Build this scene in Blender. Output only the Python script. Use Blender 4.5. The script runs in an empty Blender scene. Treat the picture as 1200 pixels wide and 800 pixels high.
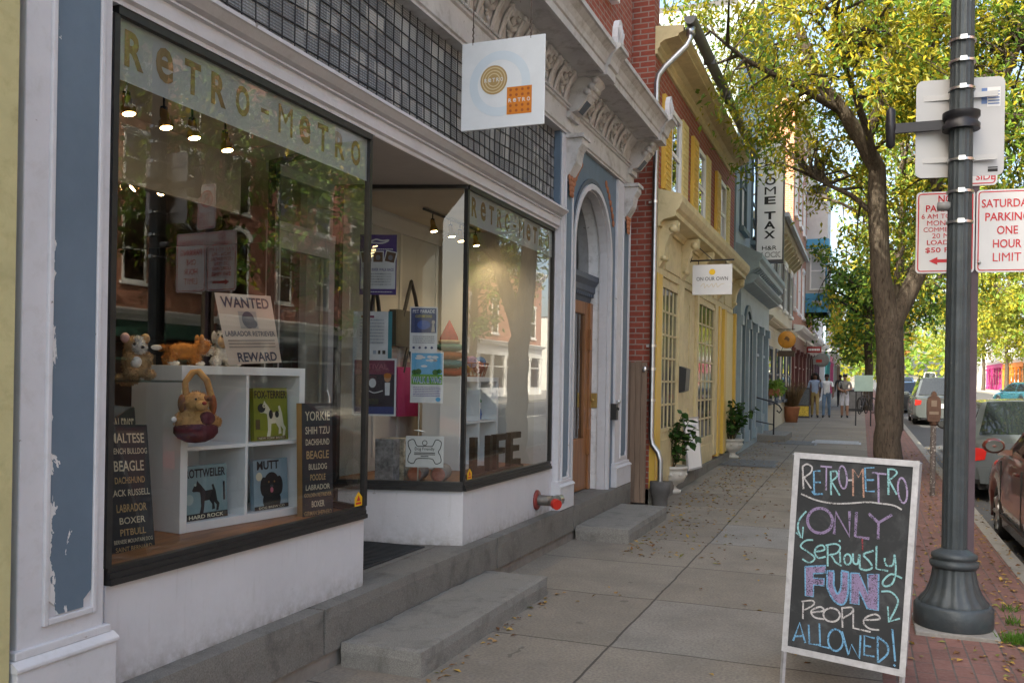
import bpy, math, random
from math import sin, cos, pi, radians
from mathutils import Matrix, Vector, Euler, noise as mnoise
random.seed(7)
scene = bpy.context.scene
COL = scene.collection

# ------------------------------------------------------------------ camera
cam = bpy.data.cameras.new('camera')
cam.sensor_width = 36.0
cam.lens = 1053.75 * 36 / 1200
cam.shift_y = 44.8 / 1200
cam.clip_start = 0.05
cam.clip_end = 3000
camo = bpy.data.objects.new('camera', cam)
COL.objects.link(camo)
camo.matrix_world = (Matrix.Translation((0, 0, 1.6)) @ Matrix.Rotation(0.37131, 4, 'Z')
                     @ Matrix.Rotation(radians(90), 4, 'X') @ Matrix.Rotation(0.01668, 4, 'Z'))
scene.camera = camo

# ------------------------------------------------------------------ sky and sun
SUN_DIR = Vector((-0.55, -0.83, 0)).normalized()
SUN_EL = radians(41)
SUN_ROT = math.atan2(SUN_DIR.x, SUN_DIR.y)
world = bpy.data.worlds.new("World")
scene.world = world
world.use_nodes = True
wn = world.node_tree
for n in list(wn.nodes):
    wn.nodes.remove(n)
sky = wn.nodes.new('ShaderNodeTexSky')
sky.sky_type = 'NISHITA'
sky.sun_disc = False
sky.sun_elevation = SUN_EL
sky.sun_rotation = SUN_ROT
sky.air_density = 0.8
sky.dust_density = 5.0
sky.ozone_density = 0.6
bg = wn.nodes.new('ShaderNodeBackground')
bg.inputs['Strength'].default_value = 0.15
wo = wn.nodes.new('ShaderNodeOutputWorld')
wn.links.new(sky.outputs[0], bg.inputs[0])
wn.links.new(bg.outputs[0], wo.inputs[0])

sun = bpy.data.lights.new('sun', 'SUN')
sun.energy = 2.6
sun.angle = radians(0.53)
sun.color = (1.0, 0.93, 0.82)
suno = bpy.data.objects.new('sun', sun)
COL.objects.link(suno)
sv = Vector((SUN_DIR.x * cos(SUN_EL), SUN_DIR.y * cos(SUN_EL), sin(SUN_EL)))
suno.rotation_euler = (-sv).to_track_quat('-Z', 'Y').to_euler()
suno.location = (-20, -20, 40)

scene.view_settings.view_transform = 'Standard'
scene.view_settings.look = 'None'
scene.view_settings.gamma = 1
scene.view_settings.exposure = 2.12
scene.view_settings.use_white_balance = True
scene.view_settings.white_balance_temperature = 7050
scene.view_settings.white_balance_tint = 4
scene.render.engine = 'CYCLES'
scene.cycles.max_bounces = 10
scene.cycles.transparent_max_bounces = 24
scene.cycles.glossy_bounces = 4
scene.cycles.transmission_bounces = 6
scene.cycles.caustics_reflective = False
scene.cycles.caustics_refractive = False

# ------------------------------------------------------------------ mesh builder
class MB:
    def __init__(s):
        s.v = []; s.f = []; s.m = []; s.sm = []
    def add(s, vs, fs, mi=0, smooth=False):
        o = len(s.v)
        s.v.extend([tuple(p) for p in vs])
        for f in fs:
            s.f.append(tuple(i + o for i in f)); s.m.append(mi); s.sm.append(smooth)
        return s
    def box(s, x0, x1, y0, y1, z0, z1, mi=0):
        if x0 > x1: x0, x1 = x1, x0
        if y0 > y1: y0, y1 = y1, y0
        if z0 > z1: z0, z1 = z1, z0
        return s.add([(x0,y0,z0),(x1,y0,z0),(x1,y1,z0),(x0,y1,z0),(x0,y0,z1),(x1,y0,z1),(x1,y1,z1),(x0,y1,z1)],
                     [(3,2,1,0),(4,5,6,7),(0,1,5,4),(1,2,6,5),(2,3,7,6),(3,0,4,7)], mi)
    def mbox(s, mat, sx, sy, sz, mi=0):
        a, b, c = sx/2, sy/2, sz/2
        vs = [mat @ Vector(p) for p in [(-a,-b,-c),(a,-b,-c),(a,b,-c),(-a,b,-c),(-a,-b,c),(a,-b,c),(a,b,c),(-a,b,c)]]
        return s.add(vs, [(3,2,1,0),(4,5,6,7),(0,1,5,4),(1,2,6,5),(2,3,7,6),(3,0,4,7)], mi)
    def prism(s, prof, axis, a, b, mi=0, smooth=False):
        n = len(prof)
        def P(q, t):
            if axis == 'y': return (q[0], t, q[1])
            if axis == 'x': return (t, q[0], q[1])
            return (q[0], q[1], t)
        vs = [P(q, a) for q in prof] + [P(q, b) for q in prof]
        fs = [(i, (i+1) % n, (i+1) % n + n, i + n) for i in range(n)]
        s.add(vs, fs, mi, smooth)
        s.add(vs, [tuple(range(n-1, -1, -1)), tuple(range(n, 2*n))], mi)
        return s
    def quad(s, a, b, c, d, mi=0):
        return s.add([a, b, c, d], [(0,1,2,3)], mi)
    def tube(s, pts, r, n=8, mi=0, cap=True, smooth=True):
        pts = [Vector(p) for p in pts]
        k = len(pts)
        rs = r if isinstance(r, (list, tuple)) else [r]*k
        vs = []; prev = None
        for i, p in enumerate(pts):
            d = (pts[min(i+1, k-1)] - pts[max(i-1, 0)])
            if d.length < 1e-9: d = Vector((0,0,1))
            d.normalize()
            if prev is None:
                up = Vector((0,0,1)) if abs(d.z) < .9 else Vector((1,0,0))
                u = d.cross(up).normalized()
            else:
                u = prev - d * prev.dot(d)
                if u.length < 1e-6: u = d.orthogonal()
                u.normalize()
            prev = u
            w = d.cross(u)
            for j in range(n):
                a = 2*pi*j/n
                vs.append(p + (u*cos(a) + w*sin(a))*rs[i])
        fs = []
        for i in range(k-1):
            for j in range(n):
                fs.append((i*n+j, i*n+(j+1) % n, (i+1)*n+(j+1) % n, (i+1)*n+j))
        s.add(vs, fs, mi, smooth)
        if cap:
            s.add(vs, [tuple(range(n-1, -1, -1)), tuple(range((k-1)*n, k*n))], mi)
        return s
    def lathe(s, prof, c=(0,0,0), n=24, mi=0, smooth=True, mod=None, axis='z'):
        vs = []
        for (r, z) in prof:
            for j in range(n):
                a = 2*pi*j/n
                rr = r * (mod(a, z) if mod else 1)
                if axis == 'z': vs.append((c[0]+rr*cos(a), c[1]+rr*sin(a), c[2]+z))
                elif axis == 'x': vs.append((c[0]+z, c[1]+rr*cos(a), c[2]+rr*sin(a)))
                else: vs.append((c[0]+rr*sin(a), c[1]+z, c[2]+rr*cos(a)))
        fs = []
        for i in range(len(prof)-1):
            for j in range(n):
                fs.append((i*n+j, i*n+(j+1) % n, (i+1)*n+(j+1) % n, (i+1)*n+j))
        s.add(vs, fs, mi, smooth)
        s.add(vs, [tuple(range(n-1, -1, -1)), tuple(range((len(prof)-1)*n, len(prof)*n))], mi)
        return s
    def ell(s, c, r, rot=None, n=14, mi=0, lump=0):
        c = Vector(c); R = rot.to_matrix() if rot else Matrix.Identity(3)
        vs = []; m = n//2
        for i in range(m+1):
            t = pi*i/m
            for j in range(n):
                a = 2*pi*j/n
                p = Vector((sin(t)*cos(a), sin(t)*sin(a), cos(t)))
                if lump: p = p*(1 + lump*mnoise.noise(p*3 + c*7))
                vs.append(c + R @ Vector((p.x*r[0], p.y*r[1], p.z*r[2])))
        fs = []
        for i in range(m):
            for j in range(n):
                fs.append((i*n+j, (i+1)*n+j, (i+1)*n+(j+1) % n, i*n+(j+1) % n))
        return s.add(vs, fs, mi, True)
    def xf(s, mat, start=0):
        for i in range(start, len(s.v)):
            s.v[i] = tuple(mat @ Vector(s.v[i]))
        return s
    def build(s, name, mat, parent=None, local=False, bevel=0, fix=True):
        me = bpy.data.meshes.new(name)
        off = Vector((0,0,0))
        if parent is not None and not local:
            q = parent
            while q is not None:
                off += q.location; q = q.parent
        me.from_pydata([(p[0]-off.x, p[1]-off.y, p[2]-off.z) for p in s.v], [], s.f)
        mats = mat if isinstance(mat, (list, tuple)) else [mat]
        for m in mats: me.materials.append(m)
        me.polygons.foreach_set('material_index', s.m)
        me.polygons.foreach_set('use_smooth', s.sm)
        me.validate(); me.update()
        o = bpy.data.objects.new(name, me)
        COL.objects.link(o)
        if parent is not None: o.parent = parent
        if bevel:
            b = o.modifiers.new('bevel', 'BEVEL'); b.width = bevel; b.segments = 2; b.limit_method = 'ANGLE'
            b.angle_limit = radians(50)
        return o

def thing(name, label, cat, loc=(0,0,0), group=None, rz=0):
    o = bpy.data.objects.new(name, None)
    o.empty_display_size = .1
    COL.objects.link(o); o.location = loc; o.rotation_euler = (0,0,rz)
    tag(o, label, cat, group)
    return o
def tag(o, label=None, cat=None, group=None, kind=None):
    if label: o['label'] = label
    if cat: o['category'] = cat
    if group: o['group'] = group
    if kind: o['kind'] = kind
    return o
def dup(root, loc, rz=None, label=None):
    r = root.copy(); COL.objects.link(r); r.location = loc
    if rz is not None: r.rotation_euler = (0,0,rz)
    if label: r['label'] = label
    for ch in list(root.children):
        c = ch.copy(); COL.objects.link(c); c.parent = r
        for g in list(ch.children):
            d = g.copy(); COL.objects.link(d); d.parent = c
    return r
def gz(y):
    return 0.012*max(0.0, y-10.0)

# ------------------------------------------------------------------ materials
def base_mat(name):
    m = bpy.data.materials.new(name); m.use_nodes = True
    nt = m.node_tree
    return m, nt, nt.nodes['Principled BSDF']
def nd(nt, t, **k):
    n = nt.nodes.new(t)
    for a, b in k.items(): setattr(n, a, b)
    return n
def ramp(nt, fac, stops):
    r = nd(nt, 'ShaderNodeValToRGB')
    e = r.color_ramp.elements
    while len(e) > 1: e.remove(e[-1])
    e[0].position = stops[0][0]; c = stops[0][1]; e[0].color = (*c, 1) if not isinstance(c, (int, float)) else (c, c, c, 1)
    for p, c in stops[1:]:
        q = e.new(p); q.color = (*c, 1) if not isinstance(c, (int, float)) else (c, c, c, 1)
    nt.links.new(fac, r.inputs[0])
    return r.outputs[0]
def mixc(nt, fac, a, b, mode='MIX'):
    n = nd(nt, 'ShaderNodeMix', data_type='RGBA', blend_type=mode)
    def put(sock, v):
        if hasattr(v, 'is_output'): nt.links.new(v, sock)
        elif isinstance(v, (int, float)): sock.default_value = v
        else: sock.default_value = (*v[:3], 1)
    put(n.inputs[0], fac); put(n.inputs[6], a); put(n.inputs[7], b)
    return n.outputs[2]
def mth(nt, op, a, b=None, c=None):
    n = nd(nt, 'ShaderNodeMath', operation=op)
    for i, v in enumerate((a, b, c)):
        if v is None: continue
        if hasattr(v, 'is_output'): nt.links.new(v, n.inputs[i])
        else: n.inputs[i].default_value = v
    return n.outputs[0]
def ocoord(nt, scale=(1,1,1), rot=(0,0,0)):
    t = nd(nt, 'ShaderNodeTexCoord'); mp = nd(nt, 'ShaderNodeMapping')
    mp.inputs['Scale'].default_value = scale; mp.inputs['Rotation'].default_value = rot
    nt.links.new(t.outputs['Object'], mp.inputs[0])
    return mp.outputs[0]
def noise_t(nt, vec, scale, detail=5, rough=.6, dist=0):
    n = nd(nt, 'ShaderNodeTexNoise')
    n.inputs['Scale'].default_value = scale; n.inputs['Detail'].default_value = detail
    n.inputs['Roughness'].default_value = rough; n.inputs['Distortion'].default_value = dist
    nt.links.new(vec, n.inputs['Vector'])
    return n.outputs['Fac']
def bump(nt, h, bs, strength=.3, dist=.01):
    b = nd(nt, 'ShaderNodeBump'); b.inputs['Strength'].default_value = strength; b.inputs['Distance'].default_value = dist
    nt.links.new(h, b.inputs['Height']); nt.links.new(b.outputs[0], bs.inputs['Normal'])
def M(name, col, rough=.6, var=.12, scale=6, bmp=0, bscale=60, metal=0, spec=.4, dirt=None, chips=None, stretch=(1,1,1), coat=0, bdist=.006):
    """plain surface with mottled colour; dirt=(colour, amount, scale); chips=(colour, threshold, scale)"""
    m, nt, bs = base_mat(name)
    vec = ocoord(nt, stretch)
    n1 = noise_t(nt, vec, scale, 6)
    lo = tuple(c*(1-var) for c in col); hi = tuple(min(1, c*(1+var)) for c in col)
    out = ramp(nt, n1, [(.3, lo), (.7, hi)])
    if dirt:
        n2 = noise_t(nt, vec, dirt[2], 8, .7, .4)
        f = ramp(nt, n2, [(.5, 0), (.72, dirt[1])])
        out = mixc(nt, f, out, dirt[0])
    if chips:
        n3 = noise_t(nt, vec, chips[2], 6, .65, .6)
        f = ramp(nt, n3, [(chips[1], 0), (chips[1]+.012, 1)])
        out = mixc(nt, f, out, chips[0])
    nt.links.new(out, bs.inputs['Base Color'])
    bs.inputs['Roughness'].default_value = rough; bs.inputs['Metallic'].default_value = metal
    bs.inputs['Specular IOR Level'].default_value = spec
    if coat:
        bs.inputs['Coat Weight'].default_value = coat; bs.inputs['Coat Roughness'].default_value = .04
    if bmp:
        bump(nt, noise_t(nt, vec, bscale, 6), bs, bmp, bdist)
    return m
def brick_mat(name, c1, c2, mortar, bw=.205, rh=.072, ms=.009, rough=.85, dirt=.25):
    m, nt, bs = base_mat(name)
    g = nd(nt, 'ShaderNodeTexCoord'); sp = nd(nt, 'ShaderNodeSeparateXYZ'); nt.links.new(g.outputs['Object'], sp.inputs[0])
    u = mth(nt, 'ADD', sp.outputs[0], sp.outputs[1])
    cb = nd(nt, 'ShaderNodeCombineXYZ'); nt.links.new(u, cb.inputs[0]); nt.links.new(sp.outputs[2], cb.inputs[1])
    b = nd(nt, 'ShaderNodeTexBrick')
    b.inputs['Scale'].default_value = 1; b.inputs['Brick Width'].default_value = bw
    b.inputs['Row Height'].default_value = rh; b.inputs['Mortar Size'].default_value = ms
    b.inputs['Mortar Smooth'].default_value = .2; b.inputs['Bias'].default_value = -.1
    b.inputs['Color1'].default_value = (*c1, 1); b.inputs['Color2'].default_value = (*c2, 1); b.inputs['Mortar'].default_value = (*mortar, 1)
    nt.links.new(cb.outputs[0], b.inputs['Vector'])
    n1 = noise_t(nt, g.outputs['Object'], 1.3, 6)
    n2 = noise_t(nt, g.outputs['Object'], 25, 4)
    out = mixc(nt, ramp(nt, n1, [(.35, 0), (.75, dirt)]), b.outputs['Color'], tuple(c*.45 for c in c1))
    out = mixc(nt, ramp(nt, n2, [(.4, 0), (.8, .35)]), out, tuple(min(1, c*1.5) for c in c2))
    nt.links.new(out, bs.inputs['Base Color']); bs.inputs['Roughness'].default_value = rough
    h = mth(nt, 'SUBTRACT', mth(nt, 'MULTIPLY', n2, .3), b.outputs['Fac'])
    bump(nt, h, bs, .5, .008)
    return m
def glass_mat(name, ior=1.55, tint=(.93,.95,.94), boost=1.0, rough=0.0):
    m = bpy.data.materials.new(name); m.use_nodes = True
    nt = m.node_tree; nt.nodes.remove(nt.nodes['Principled BSDF'])
    out = nt.nodes['Material Output']
    tr = nd(nt, 'ShaderNodeBsdfTransparent'); tr.inputs[0].default_value = (*tint, 1)
    gl = nd(nt, 'ShaderNodeBsdfGlossy'); gl.inputs['Roughness'].default_value = rough
    gl.inputs['Color'].default_value = (1,1,1,1)
    # thin pane: the same reflectance seen from either side
    fr = nd(nt, 'ShaderNodeFresnel'); ge = nd(nt, 'ShaderNodeNewGeometry'); mi_ = nd(nt, 'ShaderNodeMix', data_type='FLOAT')
    nt.links.new(ge.outputs['Backfacing'], mi_.inputs[0]); mi_.inputs[2].default_value = ior; mi_.inputs[3].default_value = 1/ior
    nt.links.new(mi_.outputs[0], fr.inputs['IOR'])
    f = mth(nt, 'MULTIPLY', fr.outputs[0], boost)
    f.node.use_clamp = True
    mx = nd(nt, 'ShaderNodeMixShader')
    nt.links.new(f, mx.inputs[0]); nt.links.new(tr.outputs[0], mx.inputs[1]); nt.links.new(gl.outputs[0], mx.inputs[2])
    nt.links.new(mx.outputs[0], out.inputs[0])
    return m
def emit_mat(name, col, strength):
    m, nt, bs = base_mat(name)
    bs.inputs['Base Color'].default_value = (*col, 1)
    bs.inputs['Emission Color'].default_value = (*col, 1); bs.inputs['Emission Strength'].default_value = strength
    return m
def leaf_mat(name, col, var=.3, tl=.45):
    m = bpy.data.materials.new(name); m.use_nodes = True
    nt = m.node_tree; nt.nodes.remove(nt.nodes['Principled BSDF'])
    out = nt.nodes['Material Output']
    g = nd(nt, 'ShaderNodeTexCoord')
    n1 = noise_t(nt, g.outputs['Object'], 3.1, 3)
    c = ramp(nt, n1, [(.3, tuple(x*(1-var) for x in col)), (.7, tuple(x*(1+var) for x in col))])
    d = nd(nt, 'ShaderNodeBsdfDiffuse'); t = nd(nt, 'ShaderNodeBsdfTranslucent')
    gl = nd(nt, 'ShaderNodeBsdfGlossy'); gl.inputs['Roughness'].default_value = .4
    nt.links.new(c, d.inputs[0]); nt.links.new(c, t.inputs[0])
    mx = nd(nt, 'ShaderNodeMixShader'); mx.inputs[0].default_value = tl
    nt.links.new(d.outputs[0], mx.inputs[1]); nt.links.new(t.outputs[0], mx.inputs[2])
    m2 = nd(nt, 'ShaderNodeMixShader'); m2.inputs[0].default_value = .02
    nt.links.new(mx.outputs[0], m2.inputs[1]); nt.links.new(gl.outputs[0], m2.inputs[2])
    nt.links.new(m2.outputs[0], out.inputs[0])
    return m

# ------------------------------------------------------------------ lettering
def text_mesh(txt, size=1.0, align='CENTER', bold=0.0, spacing=1.0, ext=0.0, line=1.0, xs=1.0):
    c = bpy.data.curves.new('lettering', 'FONT')
    c.body = txt; c.size = size; c.align_x = align; c.align_y = 'CENTER'; c.offset = bold
    c.space_character = spacing; c.extrude = ext; c.space_line = line
    c.resolution_u = 3
    o = bpy.data.objects.new('lettering', c); COL.objects.link(o)
    bpy.context.view_layer.update()
    dg = bpy.context.evaluated_depsgraph_get()
    me = bpy.data.meshes.new_from_object(o.evaluated_get(dg))
    bpy.data.objects.remove(o); bpy.data.curves.remove(c)
    return me
def frame(origin, xdir, ydir):
    x = Vector(xdir).normalized(); y = Vector(ydir); y = (y - x*y.dot(x)).normalized(); z = x.cross(y)
    return Matrix(((x.x,y.x,z.x,origin[0]),(x.y,y.y,z.y,origin[1]),(x.z,y.z,z.z,origin[2]),(0,0,0,1)))
class TX:
    """gathers several lines of lettering into one mesh"""
    def __init__(s): s.v = []; s.f = []; s.m = []
    def put(s, txt, mat4, x, y, h, mi=0, align='CENTER', bold=0, spacing=1.0, w=None, lift=.002):
        me = text_mesh(txt, 1.0, align, bold, spacing)
        if not me.vertices: return s
        xs = [v.co.x for v in me.vertices]; ys = [v.co.y for v in me.vertices]
        hh = max(ys)-min(ys) or 1; cy = (max(ys)+min(ys))/2
        k = h/hh; kx = k
        if w: kx = w/((max(xs)-min(xs)) or 1)
        cx = (max(xs)+min(xs))/2 if align == 'CENTER' else min(xs)
        o = len(s.v)
        for v in me.vertices:
            s.v.append(tuple(mat4 @ Vector((x+(v.co.x-cx)*kx, y+(v.co.y-cy)*k, lift))))
        for p in me.polygons:
            s.f.append(tuple(i+o for i in p.vertices)); s.m.append(mi)
        bpy.data.meshes.remove(me)
        return s
    def rect(s, mat4, x0, x1, y0, y1, mi=0, lift=.0012):
        return s.poly(mat4, [(x0,y0),(x1,y0),(x1,y1),(x0,y1)], mi, lift)
    def poly(s, mat4, pts, mi=0, lift=.0012):
        o = len(s.v)
        for p in pts: s.v.append(tuple(mat4 @ Vector((p[0], p[1], lift))))
        s.f.append(tuple(range(o, o+len(pts)))); s.m.append(mi)
        return s
    def disc(s, mat4, cx, cy, rx, ry, mi=0, lift=.0014, n=28):
        return s.poly(mat4, [(cx+rx*cos(2*pi*i/n), cy+ry*sin(2*pi*i/n)) for i in range(n)], mi, lift)
    def stroke(s, mat4, pts, w, mi=0, lift=.002):
        P = [Vector((p[0], p[1])) for p in pts]
        o = len(s.v); k = len(P)
        for i, p in enumerate(P):
            d = P[min(i+1, k-1)] - P[max(i-1, 0)]
            if d.length < 1e-9: d = Vector((1, 0))
            d.normalize(); n = Vector((-d.y, d.x))*w/2
            for q in (p+n, p-n): s.v.append(tuple(mat4 @ Vector((q.x, q.y, lift))))
        for i in range(k-1):
            s.f.append((o+2*i, o+2*i+1, o+2*i+3, o+2*i+2)); s.m.append(mi)
        return s
    def build(s, name, mats, parent):
        b = MB(); b.v = s.v; b.f = s.f; b.m = s.m; b.sm = [False]*len(s.f)
        return b.build(name, mats, parent)
def smooth(pts, k=5, closed=False):
    """Catmull-Rom through the points"""
    P = [Vector((p[0], p[1])) for p in pts]
    if len(P) < 3: return pts
    out = []; n = len(P)
    rng = range(n if closed else n-1)
    for i in rng:
        if closed: a, b, c, d = P[(i-1) % n], P[i], P[(i+1) % n], P[(i+2) % n]
        else: a, b, c, d = P[max(i-1,0)], P[i], P[i+1], P[min(i+2,n-1)]
        for j in range(k):
            t = j/k
            q = .5*((2*b)+(-a+c)*t+(2*a-5*b+4*c-d)*t*t+(-a+3*b-3*c+d)*t**3)
            out.append((q.x, q.y))
    out.append(tuple(P[0]) if closed else tuple(P[-1]))
    return out

# palette
WHITE = M('white_paint', (.56,.56,.58), .55, .06, 3, .25, 40, dirt=((.36,.34,.31), .28, 14), chips=((.26,.24,.22), .695, 13))
WHITE2 = M('cornice_white_paint', (.52,.51,.50), .6, .1, 4, .4, 30, dirt=((.20,.175,.14), .7, 6), chips=((.20,.18,.15), .67, 14))
CLEANW = M('clean_white', (.8,.8,.8), .45, .03)
SHELFW = M('shelf_white', (.82,.83,.83), .4, .02)
BLUEG = M('slate_blue_paint', (.115,.165,.222), .5, .12, 5, .2, 50, chips=((.7,.7,.7), .715, 5), stretch=(1,1,.35))
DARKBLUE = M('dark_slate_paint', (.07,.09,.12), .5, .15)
BLACKF = M('black_window_frame', (.02,.02,.02), .4, .3, 20)
GRANITE = M('granite', (.17,.16,.142), .8, .35, 150, .5, 160, dirt=((.07,.065,.058), .75, 4), chips=((.34,.33,.31), .70, 18))
GRANITE2 = M('pale_granite_step', (.215,.205,.185), .8, .35, 150, .5, 150, dirt=((.085,.08,.07), .7, 5), chips=((.33,.32,.30), .72, 20))
FOUND = M('foundation_concrete', (.22,.20,.175), .9, .2, 8, .5, 30, dirt=((.12,.06,.04), .6, 3))
WOODF = M('display_floor_wood', (.27,.12,.05), .45, .3, 5, .1, 40, stretch=(6,1,6))
OAKD = M('oak_door', (.26,.115,.045), .4, .3, 5, .15, 40, stretch=(5,5,.6))
INTW = M('interior_wall', (.62,.60,.57), .8, .04, 3)
INTG = M('interior_panelling', (.52,.51,.49), .7, .04, 3)
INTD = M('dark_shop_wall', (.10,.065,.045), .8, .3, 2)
CEIL = M('shop_ceiling', (.60,.53,.43), .85, .06, 3)
GLASS = glass_mat('shop_glass', 1.62, (.80,.83,.82), 1.1)
GLASSB = glass_mat('building_glass', 1.7, (.28,.30,.32), 1.5)
CARGLASS = glass_mat('car_glass', 1.6, (.22,.25,.25), 1.3)
BRICK = brick_mat('red_brick', (.24,.050,.030), (.32,.075,.045), (.30,.24,.20))
BRICKD = brick_mat('dark_red_brick', (.15,.04,.028), (.20,.055,.038), (.16,.12,.10))
BRICKO = brick_mat('orange_brick', (.38,.14,.08), (.46,.18,.10), (.42,.34,.28))
BRICKP = brick_mat('pink_brick', (.36,.12,.085), (.42,.16,.11), (.36,.27,.23))
CHROME = M('galvanised_metal', (.38,.40,.42), .35, .12, 8, metal=1)
STEEL = M('steel', (.6,.6,.6), .3, .1, metal=1)
ALU = M('aluminium_frame', (.40,.40,.42), .45, .15, 30, metal=.3, dirt=((.2,.2,.2), .4, 12))
BLACK = M('black_plastic', (.02,.02,.02), .45, .2)
BLACKM = M('black_metal', (.025,.025,.03), .4, .2, metal=.3)
RED = M('red_paint', (.5,.03,.02), .4, .1)
INK = M('black_ink', (.02,.02,.02), .7, .1)
SIGNW = M('sign_white', (.68,.68,.68), .35, .03)
SIGNR = M('sign_red', (.55,.02,.03), .4, .05)
CREAM = M('cream_paint', (.57,.475,.265), .55, .12, 4, .2, 40, dirt=((.33,.26,.13), .5, 7), chips=((.30,.26,.18), .71, 12))
YELLOW = M('bright_yellow_paint', (.64,.41,.07), .5, .06)
PALEY = M('pale_yellow_paint', (.66,.54,.24), .55, .06)
TERRA = M('ornament_red', (.35,.14,.07), .7, .2)
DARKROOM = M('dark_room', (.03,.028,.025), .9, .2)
SLATE = M('roof_slate', (.08,.08,.09), .8, .2)

def chalk_mat(name, col):
    m, nt, bs = base_mat(name)
    bs.inputs['Base Color'].default_value = (*col, 1); bs.inputs['Roughness'].default_value = .95
    g = nd(nt, 'ShaderNodeTexCoord')
    n = noise_t(nt, g.outputs['Object'], 160, 3, .7); n2 = noise_t(nt, g.outputs['Object'], 22, 3)
    nt.links.new(ramp(nt, mth(nt, 'ADD', n, mth(nt, 'MULTIPLY', n2, .5)), [(.58, .25), (.78, .95)]), bs.inputs['Alpha'])
    return m
def panel_mat():
    """slate paint, flaking along the left edge and the foot of the left hand pilaster"""
    m, nt, bs = base_mat('flaking_slate_paint')
    vec = ocoord(nt); sp = nd(nt, 'ShaderNodeSeparateXYZ'); nt.links.new(vec, sp.inputs[0])
    base = ramp(nt, noise_t(nt, vec, 4, 6), [(.3, (.092,.135,.182)), (.7, (.118,.168,.222))])
    n = noise_t(nt, ocoord(nt, (1,1,.45)), 16, 5, .65, .5)
    eL = mth(nt, 'EXPONENT', mth(nt, 'MULTIPLY', mth(nt, 'ADD', sp.outputs[1], 4.275), -34.0))
    eB = mth(nt, 'EXPONENT', mth(nt, 'MULTIPLY', mth(nt, 'SUBTRACT', sp.outputs[2], .74), -6.0))
    eH = mth(nt, 'EXPONENT', mth(nt, 'MULTIPLY', mth(nt, 'SUBTRACT', sp.outputs[2], .74), -.55))
    th = mth(nt, 'SUBTRACT', .73, mth(nt, 'ADD', mth(nt, 'MULTIPLY', mth(nt, 'MULTIPLY', eL, eH), .25), mth(nt, 'MULTIPLY', eB, .10)))
    f = mth(nt, 'GREATER_THAN', n, th)
    c = mixc(nt, f, base, (.62,.62,.61))
    nt.links.new(c, bs.inputs['Base Color']); bs.inputs['Roughness'].default_value = .5
    bump(nt, mth(nt, 'SUBTRACT', mth(nt, 'MULTIPLY', noise_t(nt, vec, 55, 5), .4), f), bs, .35, .004)
    return m

def rough_block(mb, x0, x1, y0, y1, z0, z1, cell=.06, amp=.0045, r=.016):
    """stone block with worn, slightly uneven arrises"""
    nx, ny, nz = (max(2, int(abs(b-a)/cell)) for a, b in ((x0,x1),(y0,y1),(z0,z1)))
    nx, ny, nz = min(nx, 30), min(ny, 60), min(nz, 8)
    idx = {}; o = len(mb.v)
    def vid(i, j, k):
        if (i,j,k) in idx: return idx[(i,j,k)]
        p = Vector((x0+(x1-x0)*i/nx, y0+(y1-y0)*j/ny, z0+(z1-z0)*k/nz))
        ed = [(i in (0,nx)), (j in (0,ny)), (k == nz)]
        c = Vector(((x0+x1)/2,(y0+y1)/2,(z0+z1)/2))
        n1 = mnoise.noise(p*9); n2 = mnoise.noise(p*31+Vector((5,1,2)))
        if sum(ed) >= 2:
            q = r*(.55+.9*max(0, n1)+.5*max(0, n2))
            if ed[0]: p.x += q*(1 if p.x < c.x else -1)*.7
            if ed[1]: p.y += q*(1 if p.y < c.y else -1)*.7
            if ed[2]: p.z -= q*.6
        p += Vector((n2, n1, n2*.7))*amp
        idx[(i,j,k)] = len(mb.v); mb.v.append(tuple(p)); return idx[(i,j,k)]
    def face(a, b, c_, d): mb.f.append((a,b,c_,d)); mb.m.append(0); mb.sm.append(False)
    for i in range(nx):
        for j in range(ny):
            face(vid(i,j,nz),vid(i+1,j,nz),vid(i+1,j+1,nz),vid(i,j+1,nz))
    for j in range(ny):
        for k in range(nz):
            face(vid(nx,j,k),vid(nx,j+1,k),vid(nx,j+1,k+1),vid(nx,j,k+1)); face(vid(0,j+1,k),vid(0,j,k),vid(0,j,k+1),vid(0,j+1,k+1))
    for i in range(nx):
        for k in range(nz):
            face(vid(i,0,k),vid(i+1,0,k),vid(i+1,0,k+1),vid(i,0,k+1)); face(vid(i+1,ny,k),vid(i,ny,k),vid(i,ny,k+1),vid(i+1,ny,k+1))
    return mb

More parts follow.
